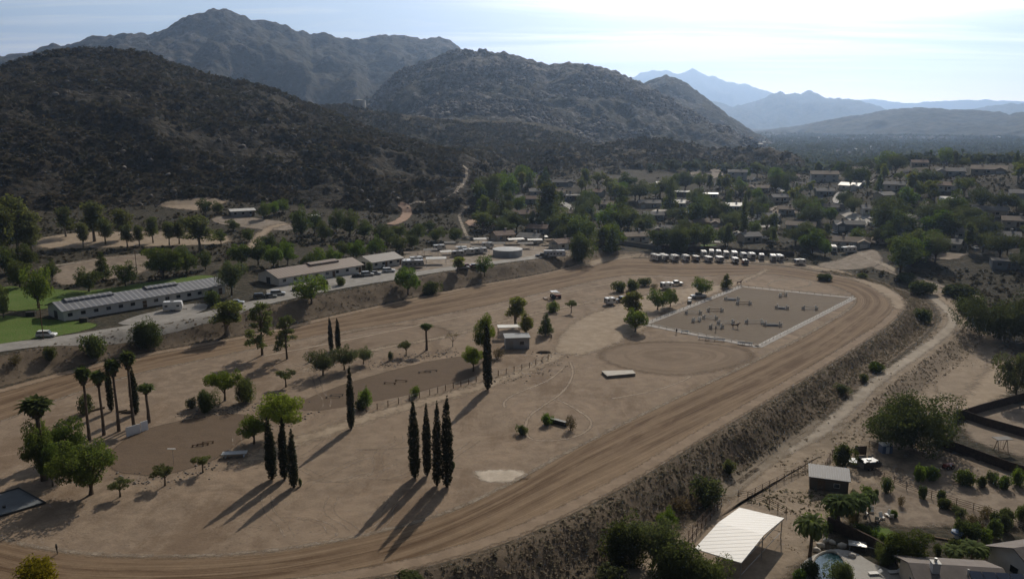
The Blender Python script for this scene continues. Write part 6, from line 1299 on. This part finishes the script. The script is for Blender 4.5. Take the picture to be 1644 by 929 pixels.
# benches and seats along the lower arena fence
for i, (px, py, w) in enumerate([(1130, 545, 3.2), (1140, 547, 3), (1155, 548, 3), (1190, 553, 2), (1199, 554, 3), (1099, 535, 2.2)]):
    e = thing('bench', px, py, -.25, f'pale bench, {ordn(i if i < 5 else 0, 7) if i < 5 else "lone one on the left"} along the lower arena fence', 'bench', 'benches by the arena'); MB().box(-w / 2, w / 2, -.2, .2, .42, .48).make('seat', 'trim_white', e); MB().box(-w / 2, w / 2, .22, .27, .55, .9).make('backrest', 'trim_white', e)
    for s in (-1, 1): MB().box(s * w * .4 - .04, s * w * .4 + .04, -.18, .18, 0, .417).make('leg', 'metal_dark', e)
# the harrow / tractor with its shade roof
e = thing('tractor', 892, 479, .2, 'small tractor with a pale roof pulling a harrow on the infield', 'tractor')
MB().box(-.4, 1.9, -.45, .45, .7, 1.35, .06).make('hood', 'paint_red', e, bevel=.05); MB().box(-1.5, -.4, -.8, .8, .6, 1.1).make('body', 'metal_grey', e); MB().box(-1.1, -.6, -.3, .3, 1.1, 1.55).make('seat', 'metal_dark', e); MB().box(-1.8, .6, -1.2, 1.2, 2.5, 2.62).make('roof', 'paint_white', e)
q = MB(); [q.bar((x, y, 1.0), (x, y, 2.5), .04) for x in (-1.6, .4) for y in (-1.0, 1.0)]; q.make('roof_frame', 'metal_grey', e)
for s in (-1, 1): MB().ycyl(-1.0, .78, s * .85, s * 1.2, .78, 18).make('rear_wheel', 'rubber', e); MB().ycyl(1.4, .45, s * .55, s * .8, .45, 14).make('front_wheel', 'rubber', e)
q = MB(); q.bar((-1.5, 0, .5), (-3, 0, .4), .06); q.box(-4.2, -3, -1.6, 1.6, .3, .42); [q.bar((x, y, .3), (x, y, .02), .03) for x in (-4.1, -3.6, -3.1) for y in np.linspace(-1.5, 1.5, 7)]; q.make('harrow', 'pipe_rust', e)
# grey shed on the infield
e = thing('shed', 831, 560, .1, 'small grey shed with a white lean-to behind it on the infield', 'shed'); MB().box(-3.2, 3.2, 0, 4.5, -.3, 3.0).make('wall', 'tank_grey', e); MB().box(-3.5, 3.5, -.3, 4.8, 3.003, 3.2).make('roof', 'wall_grey', e); window(e, 1.2, 0, 1.2, 1.2, .9); MB().box(-2.2, -1.2, -.05, -.003, 0, 2.1).make('door', 'metal_grey', e)
e = thing('shade_shelter', 818, 541, .1, 'white-topped shelter behind the grey infield shed', 'shelter'); MB().box(-3.4, 3.0, -1.5, 1.8, 3.1, 3.25).make('roof', 'roof_white', e)
for sx, sy in ((-3.2, -1.3), (2.8, -1.3), (-3.2, 1.6), (2.8, 1.6)): MB().bar((sx, sy, -.2), (sx, sy, 3.1), .08).make('post', 'wood_grey', e)
tag(MB().add(*lumps(*[np.array([0.]), np.array([0.])], np.array([1.]), .3, 3)).make('soil_pile', 'dark_soil'), 'dark brown mound of soil right of the grey infield shed', 'soil pile')
o = bpy.data.objects['soil_pile']; p = G(873, 566); g = rs(9); a = np.linspace(0, 2 * math.pi, 22, endpoint=False); V = [(math.cos(t) * 2.1 * (1 + .2 * g.rand()), math.sin(t) * 1.1 * (1 + .2 * g.rand()), -.1) for t in a] + [(math.cos(t) * 1.2 * (1 + .3 * g.rand()), math.sin(t) * .6, .35 + .15 * g.rand()) for t in a] + [(0, 0, .6)]
o.data.clear_geometry(); o.data.from_pydata(V, [], [(i, (i + 1) % 22, 22 + (i + 1) % 22, 22 + i) for i in range(22)] + [(22 + i, 22 + (i + 1) % 22, 44) for i in range(22)]); o.location = p
# post fence beside the long dark arena
rail_fence([(588, 662), (640, 648), (690, 634), (740, 620), (800, 603), (850, 590), (880, 577)], 'row of thin posts with wire along the pale farm path', 'post_fence', 'wood_brown', 'metal_grey', 1.4, 2.5, (.5, 1.0, 1.3), .09, .02)
# platform, trough, ground poles
pl = gpx([(966, 599), (1015, 598), (1020, 603), (975, 607)]); c0 = Vector((sum(p[0] for p in pl) / 4, sum(p[1] for p in pl) / 4, 0)); e = empty('platform', (c0.x, c0.y, hz1(c0.x, c0.y)), 0, 'low flat concrete platform below the riding ring', 'platform')
v = [(p[0] - c0.x, p[1] - c0.y) for p in pl]; MB().add([(x, y, -.1) for x, y in v] + [(x, y, .55) for x, y in v], [(3, 2, 1, 0), (4, 5, 6, 7)] + [(i, (i + 1) % 4, (i + 1) % 4 + 4, i + 4) for i in range(4)]).make('slab', 'wood_grey', e)
MB().add([(x * 1.02, y * 1.03, .553) for x, y in v] + [(x * 1.02, y * 1.03, .66) for x, y in v], [(3, 2, 1, 0), (4, 5, 6, 7)] + [(i, (i + 1) % 4, (i + 1) % 4 + 4, i + 4) for i in range(4)]).make('deck', 'coping', e)
wall_run([(884, 677), (910, 684)], .9, .8, 'metal_dark', 'long dark trough between two shrubs in mid field', 'trough', 'trough')
gp = 'ground poles lying in the dark arenas'
for i, (px, py, yw, L, mt, wh) in enumerate([(318, 716, .2, 2.2, 'wood_brown', 'left dark arena, left one of three'), (326, 714, .2, 2.2, 'wood_brown', 'left dark arena, middle one of three'), (334, 711, .2, 2.2, 'wood_brown', 'left dark arena, right one of three'), (535, 638, .15, 3.4, 'wood_grey', 'long dark arena, pale one near the lone cypress'), (541, 635, .15, 3, 'wood_grey', 'long dark arena, pale one beyond its neighbour'),
      (626, 616, -.2, 3, 'wood_brown', 'long dark arena, left of the middle pair'), (644, 612, -.2, 3, 'wood_brown', 'long dark arena, right of the middle pair'), (682, 598, .2, 3.2, 'wood_grey', 'long dark arena, left of the far pair'), (692, 596, .2, 3.2, 'wood_grey', 'long dark arena, right of the far pair')]):
    e = thing('ground_pole', px, py, yw, f'low jump rail in the {wh}', 'ground pole', gp); MB().bar((-L / 2, 0, .32), (L / 2, 0, .32), .07, 8).make('pole', mt, e)
    for s in (-1, 1): MB().box(s * L * .42 - .12, s * L * .42 + .12, -.25, .25, 0, .247).make('block', mt, e)
wall_run([(203, 701), (226, 694)], 1.9, .12, 'panel_white', 'left one of two white panels at the foot of the tall palms', 'white_panel', 'panel'); wall_run([(227, 693), (238, 689)], 2.0, .12, 'panel_white', 'right one of two white panels at the foot of the tall palms', 'white_panel', 'panel')
e = thing('floodlight', 279, 745, 0, 'thin lamp post with a white head at the edge of the left dark arena', 'lamp post'); MB().bar((0, 0, -.2), (0, 0, 2.9), .03).make('post', 'metal_grey', e); MB().box(-.9, .5, -.12, .12, 2.9, 3.0).make('lamp_head', 'trim_white', e)
e = thing('picnic_table', 377, 733, .15, 'low bluish table slab in the shade below the bright green trees', 'table'); MB().box(-2.2, 2.2, -.8, .8, .75, .86).make('tabletop', 'tank_grey', e); [MB().box(s * 1.6 - .1, s * 1.6 + .1, -.5, .5, 0, .747).make('leg', 'tank_grey', e) for s in (-1, 1)]
for i, (px, py) in enumerate([(300, 612 + 45), (152, 659), (160, 657), (196, 661), (203, 662), (209, 663)]): 
    if i: e = thing('log', px, py, rnd.random(), f'short dark log, {ordn(i - 1, 5)} behind the tall palm trunks', 'log', 'logs behind the palms'); MB().bar((-1, 0, .2), (1, 0, .2), .22, 8).make('wood', 'bark', e)
# grey court at the lower left corner
cq = gpx([(-60, 812), (30, 785), (72, 808), (12, 826), (-40, 840)]); c0 = (sum(p[0] for p in cq) / 5, sum(p[1] for p in cq) / 5); e = empty('sports_court', (c0[0], c0[1], hz1(*c0)), 0, 'dark grey hard court with a raised kerb at the lower left edge', 'court')
vv = [(p[0] - c0[0], p[1] - c0[1]) for p in cq]; MB().add([(x, y, -.1) for x, y in vv] + [(x, y, .18) for x, y in vv], [(4, 3, 2, 1, 0), (5, 6, 7, 8, 9)] + [(i, (i + 1) % 5, (i + 1) % 5 + 5, i + 5) for i in range(5)]).make('court_surface', 'court_grey', e)
q = MB()
for i in range(5): a, b = vv[i], vv[(i + 1) % 5]; q.bar((a[0] * 1.02, a[1] * 1.02, .2), (b[0] * 1.02, b[1] * 1.02, .2), .16, 4)
q.make('kerb', 'metal_dark', e); MB().cyl(.6, -.4, .183, .5, .25, 10).make('drain', 'metal_dark', e)
# poles and rails
for px, py, h, lb in [(220, 440, 9, 'tall wooden utility pole in the brown paddock'), (70, 545, 10, 'thin pole on the bright lawn beside the white car'), (460, 540 - 8, 3, 'white marker post beside the far straight')]:
    e = thing('utility_pole', px, py, 0, lb, 'pole'); MB().bar((0, 0, -.5), (0, 0, h), .12).make('pole', 'wood_brown' if h > 4 else 'trim_white', e); MB().box(-.9, .9, -.06, .06, h - .9, h - .75).make('crossarm', 'wood_brown' if h > 4 else 'trim_white', e)
for px, py, w, lb in [(50, 507, 2.4, 'dark bin box at the left gable of the long white stable'), (135, 517, 2.0, 'dark bin box on the lawn before the long white stable')]:
    e = thing('waste_bin', px, py, .2, lb, 'bin'); MB().box(-w / 2, w / 2, -.8, .8, 0, 1.2).make('body', 'metal_dark', e, bevel=.05); MB().box(-w / 2 - .05, w / 2 + .05, -.85, .85, 1.203, 1.3).make('lid', 'rubber', e)
# ---------------------------------------------------------------- lower right: shelter, pens, garden, houses
def on_plane(px, py, z): x, y = un(px, py, z); return Vector((x, y, z))
gz = hz1(*un(1190, 870, -4.5)); zt = gz + 3.3
PA, PB, PC, PD = on_plane(1115, 881, zt), on_plane(1187, 815, zt), on_plane(1259, 832, zt), on_plane(1190, 904, zt)
R1, R2 = (PA + PB) / 2 + Vector((0, 0, .75)), (PC + PD) / 2 + Vector((0, 0, .75)); o = (PA + PB + PC + PD) / 4; o.z = gz
e = empty('open_shelter', o, 0, 'white metal-roofed open shelter standing in the corral at the lower right', 'shelter')
t = Vector((0, 0, .12)); vs_ = [v - o for v in (PA, PB, PC, PD, R1, R2)] + [v - o + t for v in (PA, PB, PC, PD, R1, R2)]
m = MB(); m.add(vs_, [(0, 4, 5, 3), (4, 1, 2, 5), (6, 9, 11, 10), (10, 11, 8, 7), (0, 3, 9, 6), (1, 7, 8, 2), (0, 6, 10, 4), (4, 10, 7, 1), (3, 5, 11, 9), (5, 2, 8, 11)]); m.make('roof', 'ribbed_white', e)
cen = (PA + PB + PC + PD) / 4
for cnr in (PA, PB, PC, PD, (PA + PB) / 2, (PC + PD) / 2, (PA + PD) / 2, (PB + PC) / 2):
    b = cen + (cnr - cen) * .95; top = zt + (.70 if cnr in ((PA + PB) / 2, (PC + PD) / 2) else 0); b = Vector((b.x, b.y, 0)) - Vector((o.x, o.y, 0)); zb = hz1(b.x + o.x, b.y + o.y) - gz
    MB().bar((b.x, b.y, zb - .3), (b.x, b.y, top - gz), .08, 8).make('post', 'metal_grey', e)
q = MB(); S = [Vector((0, 0, -.12)) + cen + (c - cen) * .95 - o for c in (PA, PB, PC, PD)]; [q.bar(S[i], S[(i + 1) % 4], .07) for i in range(4)]; [q.bar(S[i] - Vector((0, 0, 2.0)), S[(i + 1) % 4] - Vector((0, 0, 2.0)), .04) for i in (1, 2)]; q.make('frame', 'metal_grey', e)
def pipe(pts, label, h=1.5, step=2.2): return rail_fence(pts, label, 'pipe_fence', 'pipe_rust', 'pipe_rust', h, step, (.4, .75, 1.1, 1.45), .06, .035)
pipe([(1200, 801), (1235, 783), (1270, 766), (1303, 749)], 'rusty pipe fence climbing from the corral gate to the black shed'); pipe([(1092, 884), (1112, 855), (1135, 830), (1153, 803)], 'rusty pipe fence along the left side of the corral, outer one'); pipe([(1098, 888), (1118, 861), (1140, 836), (1158, 812)], 'rusty pipe fence along the left side of the corral, inner one')
pipe([(1185, 799), (1207, 803), (1235, 812), (1262, 826)], 'rusty pipe fence behind the white-roofed shelter'); pipe([(1403, 762), (1435, 777), (1455, 786), (1495, 800), (1535, 812)], 'rusty pipe fence right of the black shed'); pipe([(1535, 812), (1590, 828), (1643, 848), (1700, 872)], 'rusty pipe fence running to the right edge above the garden')
pipe([(1395, 718), (1410, 722), (1420, 719)], 'short rusty fence beside the blue box'); pipe([(1325, 752), (1332, 738), (1340, 728)], 'short rusty fence above the black shed')
MB_ = wall_run([(1530, 676), (1570, 663), (1628, 647), (1680, 633)], 2.0, .12, 'fence_dark', 'tall dark board fence right of the huge oak, upper one', 'board_fence', 'fence'); wall_run([(1545, 671), (1580, 683), (1640, 700), (1720, 722)], 1.9, .12, 'fence_dark', 'tall dark board fence right of the huge oak, middle one', 'board_fence', 'fence'); wall_run([(1500, 712), (1555, 732), (1620, 756), (1700, 780)], 1.9, .12, 'fence_dark', 'tall dark board fence right of the huge oak, lower one', 'board_fence', 'fence')
def mono_shed(px, py, w, d, h, yaw, roof, wall, label):
    e = thing('shed', px, py, yaw, label, 'shed'); MB().add([(-w / 2, 0, -.3), (w / 2, 0, -.3), (w / 2, d, -.3), (-w / 2, d, -.3), (-w / 2, 0, h), (w / 2, 0, h), (w / 2, d, h + .5), (-w / 2, d, h + .5)], [(0, 1, 5, 4), (1, 2, 6, 5), (2, 3, 7, 6), (3, 0, 4, 7), (0, 3, 2, 1)]).make('wall', wall, e)
    MB().add([(-w / 2 - .3, -.4, h - .03), (w / 2 + .3, -.4, h - .03), (w / 2 + .3, d + .3, h + .54), (-w / 2 - .3, d + .3, h + .54), (-w / 2 - .3, -.4, h + .09), (w / 2 + .3, -.4, h + .09), (w / 2 + .3, d + .3, h + .66), (-w / 2 - .3, d + .3, h + .66)], [(0, 3, 2, 1), (4, 5, 6, 7), (0, 1, 5, 4), (1, 2, 6, 5), (2, 3, 7, 6), (3, 0, 4, 7)]).make('roof', roof, e)
    MB().box(-w * .3, -w * .1, -.06, -.003, .1, 2.0).make('door', 'wood_brown', e); window(e, w * .2, 0, 1.0, .9, .7); return e
mono_shed(1330, 789, 6.4, 4.0, 2.5, -.32, 'ribbed_shed', 'wall_dark', 'black shed with a grey corrugated roof beside the pens'); 
P_('bush', 1353, 748, 38, 34, 'dark round tree standing behind the black shed')
e = thing('gate_panel', 1381, 731, .05, 'rust-red metal panel gate beside the round dark tree', 'gate'); MB().box(-1.1, 1.1, -.04, .04, .2, 2.0).make('panel', 'pipe_rust', e); [MB().bar((s * 1.15, 0, -.3), (s * 1.15, 0, 2.1), .06).make('post', 'metal_dark', e) for s in (-1, 1)]
e = thing('water_trough', 1370, 745, 0, 'round white-topped trough next to the dark stock trailer', 'trough'); MB().cyl(0, 0, 0, .75, 1.1, 24).make('tub', 'metal_grey', e); MB().cyl(0, 0, .753, .85, 1.2, 24).make('lid', 'panel_white', e)
trailer(1394, 752, .25, 3.6, 'small dark open stock trailer beside the round trough', 'metal_dark', 1.7, name='stock_trailer')
e = thing('portable_toilet', 1421, 726, .1, 'blue and white box cabin at the foot of the huge oak', 'cabin'); MB().box(-1.05, 1.05, -.8, .8, 0, 1.7).make('cabin', 'plastic_blue', e, bevel=.05); MB().box(-1.12, 1.12, -.87, .87, 1.703, 1.95, .12).make('roof', 'panel_white', e); MB().box(-.35, .35, -.85, -.803, .1, 1.5).make('door', 'panel_white', e)
e = thing('swing_frame', 1607, 724, .1, 'rusty swing frame on the dry yard at the right edge', 'swing'); q = MB(); [q.bar((x, y, -.2), (x, 0, 2.6), .07) for x in (-1.0, 1.0) for y in (-.8, .8)]; q.bar((-1.3, 0, 2.6), (1.3, 0, 2.6), .08); q.make('frame', 'pipe_rust', e); MB().box(-1.7, 1.7, -.9, .9, 2.7, 2.8).make('shade_top', 'roof_grey', e); q = MB(); q.bar((-.3, 0, .5), (-.3, 0, 2.6), .02); q.bar((.3, 0, .5), (.3, 0, 2.6), .02); q.box(-.35, .35, -.12, .12, .45, .5); q.make('swing_seat', 'wood_brown', e)
e = thing('farm_cart', 1522, 752, .3, 'dark red cart with a round white lamp in the dry yard', 'cart'); MB().box(-.9, .9, -.5, .5, .4, 1.0, .08).make('body', 'paint_red', e); wheels(e, (-.55, .55), .6, .38, .16); MB().cyl(0, -.55, .8, 1.0, .16, 10).make('lamp', 'panel_white', e)
for i, (k, px, py, h, w, lb) in enumerate([('green_bush', 1474, 772, 26, 24, 'tall'), ('green_bush', 1494, 770, 22, 24, 'round'), ('green_bush', 1549, 778, 24, 28, 'largest round'), ('bush', 1576, 781, 18, 20, 'small dark'), ('bush', 1594, 774, 18, 20, 'dark'), ('green_bush', 1612, 784, 22, 26, 'spreading'), ('green_bush', 1634, 778, 28, 26, 'tall right')]):
    P_(k, px, py, h, w, f'{lb} fruit bush, {ordn(i, 7)} of the row in the dry yard')
P_('feather_palm', 1300, 893, 66, 54, 'feathery palm right of the white-roofed shelter, nearer of two'); P_('feather_palm', 1345, 847, 52, 56, 'feathery palm below the black shed, farther of two'); P_('feather_palm', 1375, 838, 44, 44, 'smaller feathery palm right of the farther one'); P_('feather_palm', 1394, 826, 38, 26, 'slim dark palm in the gravel garden')
P_('feather_palm', 1530, 905, 28, 40, 'low palm beside the brown roof, left of two'); P_('feather_palm', 1560, 905, 34, 48, 'low palm beside the brown roof, right of two')
P_('broad_big', 1456, 912, 60, 62, 'round dark tree at the left gable of the brown-roofed house'); P_('big_bush', 1422, 905, 30, 34, 'dark bush left of the round tree by the brown roof')
gh = 'clipped hedge plants above the black retaining wall'
for i, (px, py) in enumerate([(1380, 855), (1392, 861), (1404, 866), (1416, 871), (1427, 876)]): P_('green_bush', px, py, 17, 17, f'leafy hedge shrub, {ordn(i, 5)} above the black retaining wall', gh)
gb = [('bush', 1422, 790, 26, 20), ('green_bush', 1392, 795, 16, 20), ('olive_bush', 1372, 800, 14, 18), ('green_bush', 1362, 822, 18, 22), ('dry_bush', 1370, 840, 20, 20), ('bush', 1482, 800, 22, 14), ('bush', 1510, 806, 20, 14), ('green_bush', 1435, 830, 12, 12), ('bush', 1406, 798, 14, 12), ('green_bush', 1340, 832, 22, 26), ('olive_bush', 1325, 852, 16, 22), ('dry_bush', 1446, 812, 18, 12)]
for i, q in enumerate(sorted(gb, key=lambda t: t[1])): P_(*q, f'garden shrub, {ordn(i, len(gb))} of those around the gravel seating circle', 'shrubs of the gravel garden')
gb = [('bush', 1545, 862, 30, 26), ('bush', 1562, 868, 30, 26), ('green_bush', 1580, 872, 26, 26), ('bush', 1596, 862, 30, 20), ('olive_bush', 1612, 850, 28, 24), ('bush', 1615, 838, 22, 22), ('dry_bush', 1560, 842, 18, 24), ('dry_bush', 1582, 832, 20, 26), ('bush', 1598, 845, 24, 18), ('olive_bush', 1540, 828, 16, 26), ('bush', 1530, 880, 16, 20), ('dry_bush', 1570, 850, 22, 22), ('bush', 1640, 835, 26, 22), ('green_bush', 1590, 895, 22, 24), ('bush', 1505, 890, 18, 16), ('dry_bush', 1530, 820, 14, 18), ('bush', 1515, 815, 16, 20)]
for i, q in enumerate(sorted(gb, key=lambda t: t[1])): P_(*q, f'garden shrub, {ordn(i, len(gb))} of the bed above the right-hand house', 'shrubs above the right-hand house')
patch('gravel_circle', gpx([(1375, 830), (1395, 812), (1425, 806), (1440, 815), (1435, 838), (1410, 845), (1385, 842)]), 'lot_dirt', .10, rings=6)
patch('lawn', gpx([(1390, 846), (1420, 842), (1445, 858), (1455, 872), (1430, 876), (1405, 862)]), 'lawn', .12, rings=5)
def chair(px, py, yaw, label):
    e = thing('garden_chair', px, py, yaw, label, 'chair', 'white chairs of the gravel garden'); MB().box(-.35, .35, -.3, .35, .35, .42).make('seat', 'trim_white', e); MB().add([(-.35, .3, .42), (.35, .3, .42), (.35, .38, .42), (-.35, .38, .42), (-.3, .55, 1.05), (.3, .55, 1.05), (.3, .62, 1.05), (-.3, .62, 1.05)], [(0, 3, 2, 1), (4, 5, 6, 7), (0, 1, 5, 4), (1, 2, 6, 5), (2, 3, 7, 6), (3, 0, 4, 7)]).make('backrest', 'trim_white', e)
    for sx in (-.3, .3):
        for sy in (-.25, .3): MB().box(sx - .04, sx + .04, sy - .04, sy + .04, 0, .347).make('leg', 'trim_white', e)
chs = [(1386, 818, .5), (1399, 823, -.4), (1408, 836, 2.6), (1416, 833, .2), (1424, 828, -1.2), (1390, 826, 2.2), (1430, 832, 2.9)]
for i, (px, py, yw) in enumerate(sorted(chs)): chair(px, py, yw, f'white garden chair, {ordn(i, len(chs))} on the gravel seating circle')
wall_run([(1328, 846), (1360, 860), (1400, 880), (1440, 904)], 1.9, .3, 'fence_dark', 'black retaining wall running down to the round tree', 'retaining_wall', 'wall')
rail_fence([(1300, 805), (1330, 800)], 'pale flat board path edge below the black shed', 'board_edging', 'wood_grey', 'wood_grey', .3, 4, (.2,), .06, .08)
# pool and terrace
patch('terrace', gpx([(1285, 905), (1310, 888), (1340, 880), (1375, 886), (1400, 905), (1440, 918), (1460, 935), (1450, 960), (1380, 985), (1300, 980), (1278, 940)]), 'concrete', .10, rings=8)
b = NB('pool_water'); n = b.noise(b.coord('World'), 3, 3, .5); b.out(b.prin((.012, .04, .05), .05, 0, b.bump(n, .25, .05), .8))
pq = [un(1333 + 27 * math.cos(a) * (1 + .12 * math.sin(2 * a)), 915 + 27 * math.sin(a), hz1(*un(1333, 915, -4.5))) for a in np.linspace(0, 2 * math.pi, 28, endpoint=False)]
cxp, cyp = np.mean(pq, 0); pz = hz1(cxp, cyp); e = empty('swimming_pool', (cxp, cyp, pz), 0, 'curved blue garden pool with a pale stone rim at the bottom edge', 'pool')
MB().add([(x - cxp, y - cyp, .16) for x, y in pq] + [(x - cxp, y - cyp, -.2) for x, y in pq], [tuple(range(27, -1, -1))] + [(i, (i + 1) % 28, (i + 1) % 28 + 28, i + 28) for i in range(28)]).make('water', 'pool_water', e)
q = MB(); [q.bar(((pq[i][0] - cxp) * 1.06, (pq[i][1] - cyp) * 1.06, .18), ((pq[(i + 1) % 28][0] - cxp) * 1.06, (pq[(i + 1) % 28][1] - cyp) * 1.06, .18), .22, 5) for i in range(28)]; q.make('rim', 'coping', e)
P_('big_bush', 1352, 940, 40, 46, 'dark bush overhanging the garden pool'); P_('bush', 1300, 925, 26, 26, 'dark bush left of the garden pool'); P_('green_bush', 1285, 935, 22, 24, 'green bush at the bottom edge left of the pool')
gs = rs(3)
for i, (px, py) in enumerate([(1312, 884), (1318, 876), (1325, 868), (1336, 872), (1352, 877), (1368, 893)]):
    p = G(px, py); V, F = lumps(np.array([p.x]), np.array([p.y]), np.array([.55 + .3 * gs.rand()]), .7, 60 + i); o_ = mesh_obj('rock', V - np.array([p.x, p.y, p.z]), F, 'coping'); o_.location = p; tag(o_, f'pale rock, {ordn(i, 6)} around the back of the garden pool', 'rock', 'rocks by the pool')
e = thing('grill_table', 1376, 880, -.3, 'grey metal table frame on the dark terrace beside the pool', 'table'); MB().box(-1.3, 1.3, -.8, .8, .78, .86).make('tabletop', 'metal_grey', e); [MB().bar((sx, sy, 0), (sx, sy, .78), .05).make('leg', 'metal_grey', e) for sx in (-1.1, 1.1) for sy in (-.6, .6)]; MB().bar((1.2, -.6, .9), (3.0, -1.4, .95), .04).make('handle', 'metal_grey', e)
for i, (px, py) in enumerate([(1404, 922), (1436, 920)]):
    e = thing('sun_lounger', px, py, .1, f'white sun lounger on the terrace, {"left" if i == 0 else "right"} one', 'lounger', 'sun loungers'); MB().box(-.9, .5, -.35, .35, .3, .38).make('seat', 'trim_white', e); MB().add([(.5, -.35, .3), (1.1, -.35, .7), (1.1, .35, .7), (.5, .35, .3), (.5, -.35, .38), (1.06, -.35, .77), (1.06, .35, .77), (.5, .35, .38)], [(0, 3, 2, 1), (4, 5, 6, 7), (0, 1, 5, 4), (1, 2, 6, 5), (2, 3, 7, 6), (3, 0, 4, 7)]).make('backrest', 'trim_white', e); [MB().box(sx - .03, sx + .03, sy - .03, sy + .03, 0, .297).make('leg', 'metal_grey', e) for sx in (-.8, .45) for sy in (-.3, .3)]
e = thing('garden_grill', 1537, 862, .1, 'dark blue and white domed grill box in the dry yard', 'grill'); MB().cyl(0, 0, 0, .7, .5, 12).make('base', 'panel_white', e); MB().add(*tube([(0, 0, .703), (0, 0, 1.1), (0, 0, 1.35)], [1.0, .85, .3], 16)).make('dome', 'paint_blue', e); MB().add(*tube([(0, 0, 1.0), (0, 0, 1.08)], [.93, .9], 16)).make('band', 'panel_white', e)
e = thing('timber_beam', 1515, 866, -.45, 'long brown timber beam lying in the dry yard', 'beam'); MB().box(-2.8, 2.8, -.12, .12, .0, .25).make('beam', 'wood_brown', e)
def near_house(px, py, L, D, wh, rh, yaw, roof, wall, label, solar=False):
    p = G(px, py); e = empty('house', p, yaw, label, 'house'); r = gable(e, L, D, wh, rh, roof, wall, .7, .7)
    for k in range(int(L / 4)): window(e, -L / 2 + L * (k + .5) / int(L / 4), -D / 2, 1.0, 1.5, 1.2)
    for k in (-1, 1): window(e, k * L / 2, 0, 1.1, 1.4, 1.1, 'x', k)
    c = MB(); c.box(-L * .28 - .5, -L * .28 + .5, -1.6, -.6, wh, rh + 1.0); c.box(-L * .28 - .6, -L * .28 + .6, -1.7, -.5, rh + 1.0, rh + 1.15); c.make('chimney', 'wall_white', r); MB().cyl(-L * .28, -1.1, rh + 1.153, rh + 1.7, .2, 10).make('chimney_pot', 'metal_grey', r)
    q = MB(); q.cyl(L * .1, -1.4, wh, rh + .5, .12, 10); q.make('vent_pipe', 'trim_white', r)
    if solar:
        k = (rh - wh) / (D / 2)
        for j in range(4): x0 = L * .12 + j * 1.75; y0, y1 = -D / 2 + .6, -D / 2 + 3.6; z0, z1 = wh + (y0 + D / 2) * k + .27, wh + (y1 + D / 2) * k + .27; MB().add([(x0, y0, z0), (x0 + 1.65, y0, z0), (x0 + 1.65, y1, z1), (x0, y1, z1), (x0, y0, z0 + .06), (x0 + 1.65, y0, z0 + .06), (x0 + 1.65, y1, z1 + .06), (x0, y1, z1 + .06)], [(0, 3, 2, 1), (4, 5, 6, 7), (0, 1, 5, 4), (1, 2, 6, 5), (2, 3, 7, 6), (3, 0, 4, 7)]).make('solar_panel', 'solar', r)
    return e
near_house(1528, 955, 11, 9, 2.8, 4.4, -.12, 'roof_brown', 'wall_cream', 'brown-roofed house with solar panels cut by the bottom edge', True)
near_house(1680, 922, 12, 9, 2.9, 5.0, .25, 'roof_brown', 'wall_white', 'white house with a grey roof and a chimney at the lower right edge')

# pale houses far down the valley
gv = rs(31); fh = sorted([(1185 + 460 * gv.rand(), 221 + 26 * gv.rand()) for _ in range(26)])
for i, (px, py) in enumerate(fh):
    p = G(px, py); m_ = mpp(p)
    if not 500 < p.y < 4200: continue
    L = max(9, 5 * m_ * (.6 + .8 * gv.rand())); D = L * .55; h = L * .28; q = MB(); q.box(-L / 2, L / 2, -D / 2, D / 2, -2, h); o_ = q.make('distant_house', 'wall_white' if i % 3 else 'wall_cream', None); o_.location = (p.x, p.y, p.z + 1.5); o_.rotation_euler = (0, 0, gv.rand())
    rr = MB(); rr.add([(-L / 2 - .5, -D / 2 - .5, h), (L / 2 + .5, -D / 2 - .5, h), (L / 2 + .5, D / 2 + .5, h), (-L / 2 - .5, D / 2 + .5, h), (-L / 2, 0, h + D * .3), (L / 2, 0, h + D * .3)], [(0, 1, 5, 4), (2, 3, 4, 5), (1, 2, 5), (3, 0, 4), (0, 3, 2, 1)]); rr.make('roof', 'roof_white' if i % 2 else 'roof_tan', o_)
    tag(o_, f'tiny pale house far down the wooded valley, {ordn(i, len(fh))}', 'house', 'houses far down the valley')
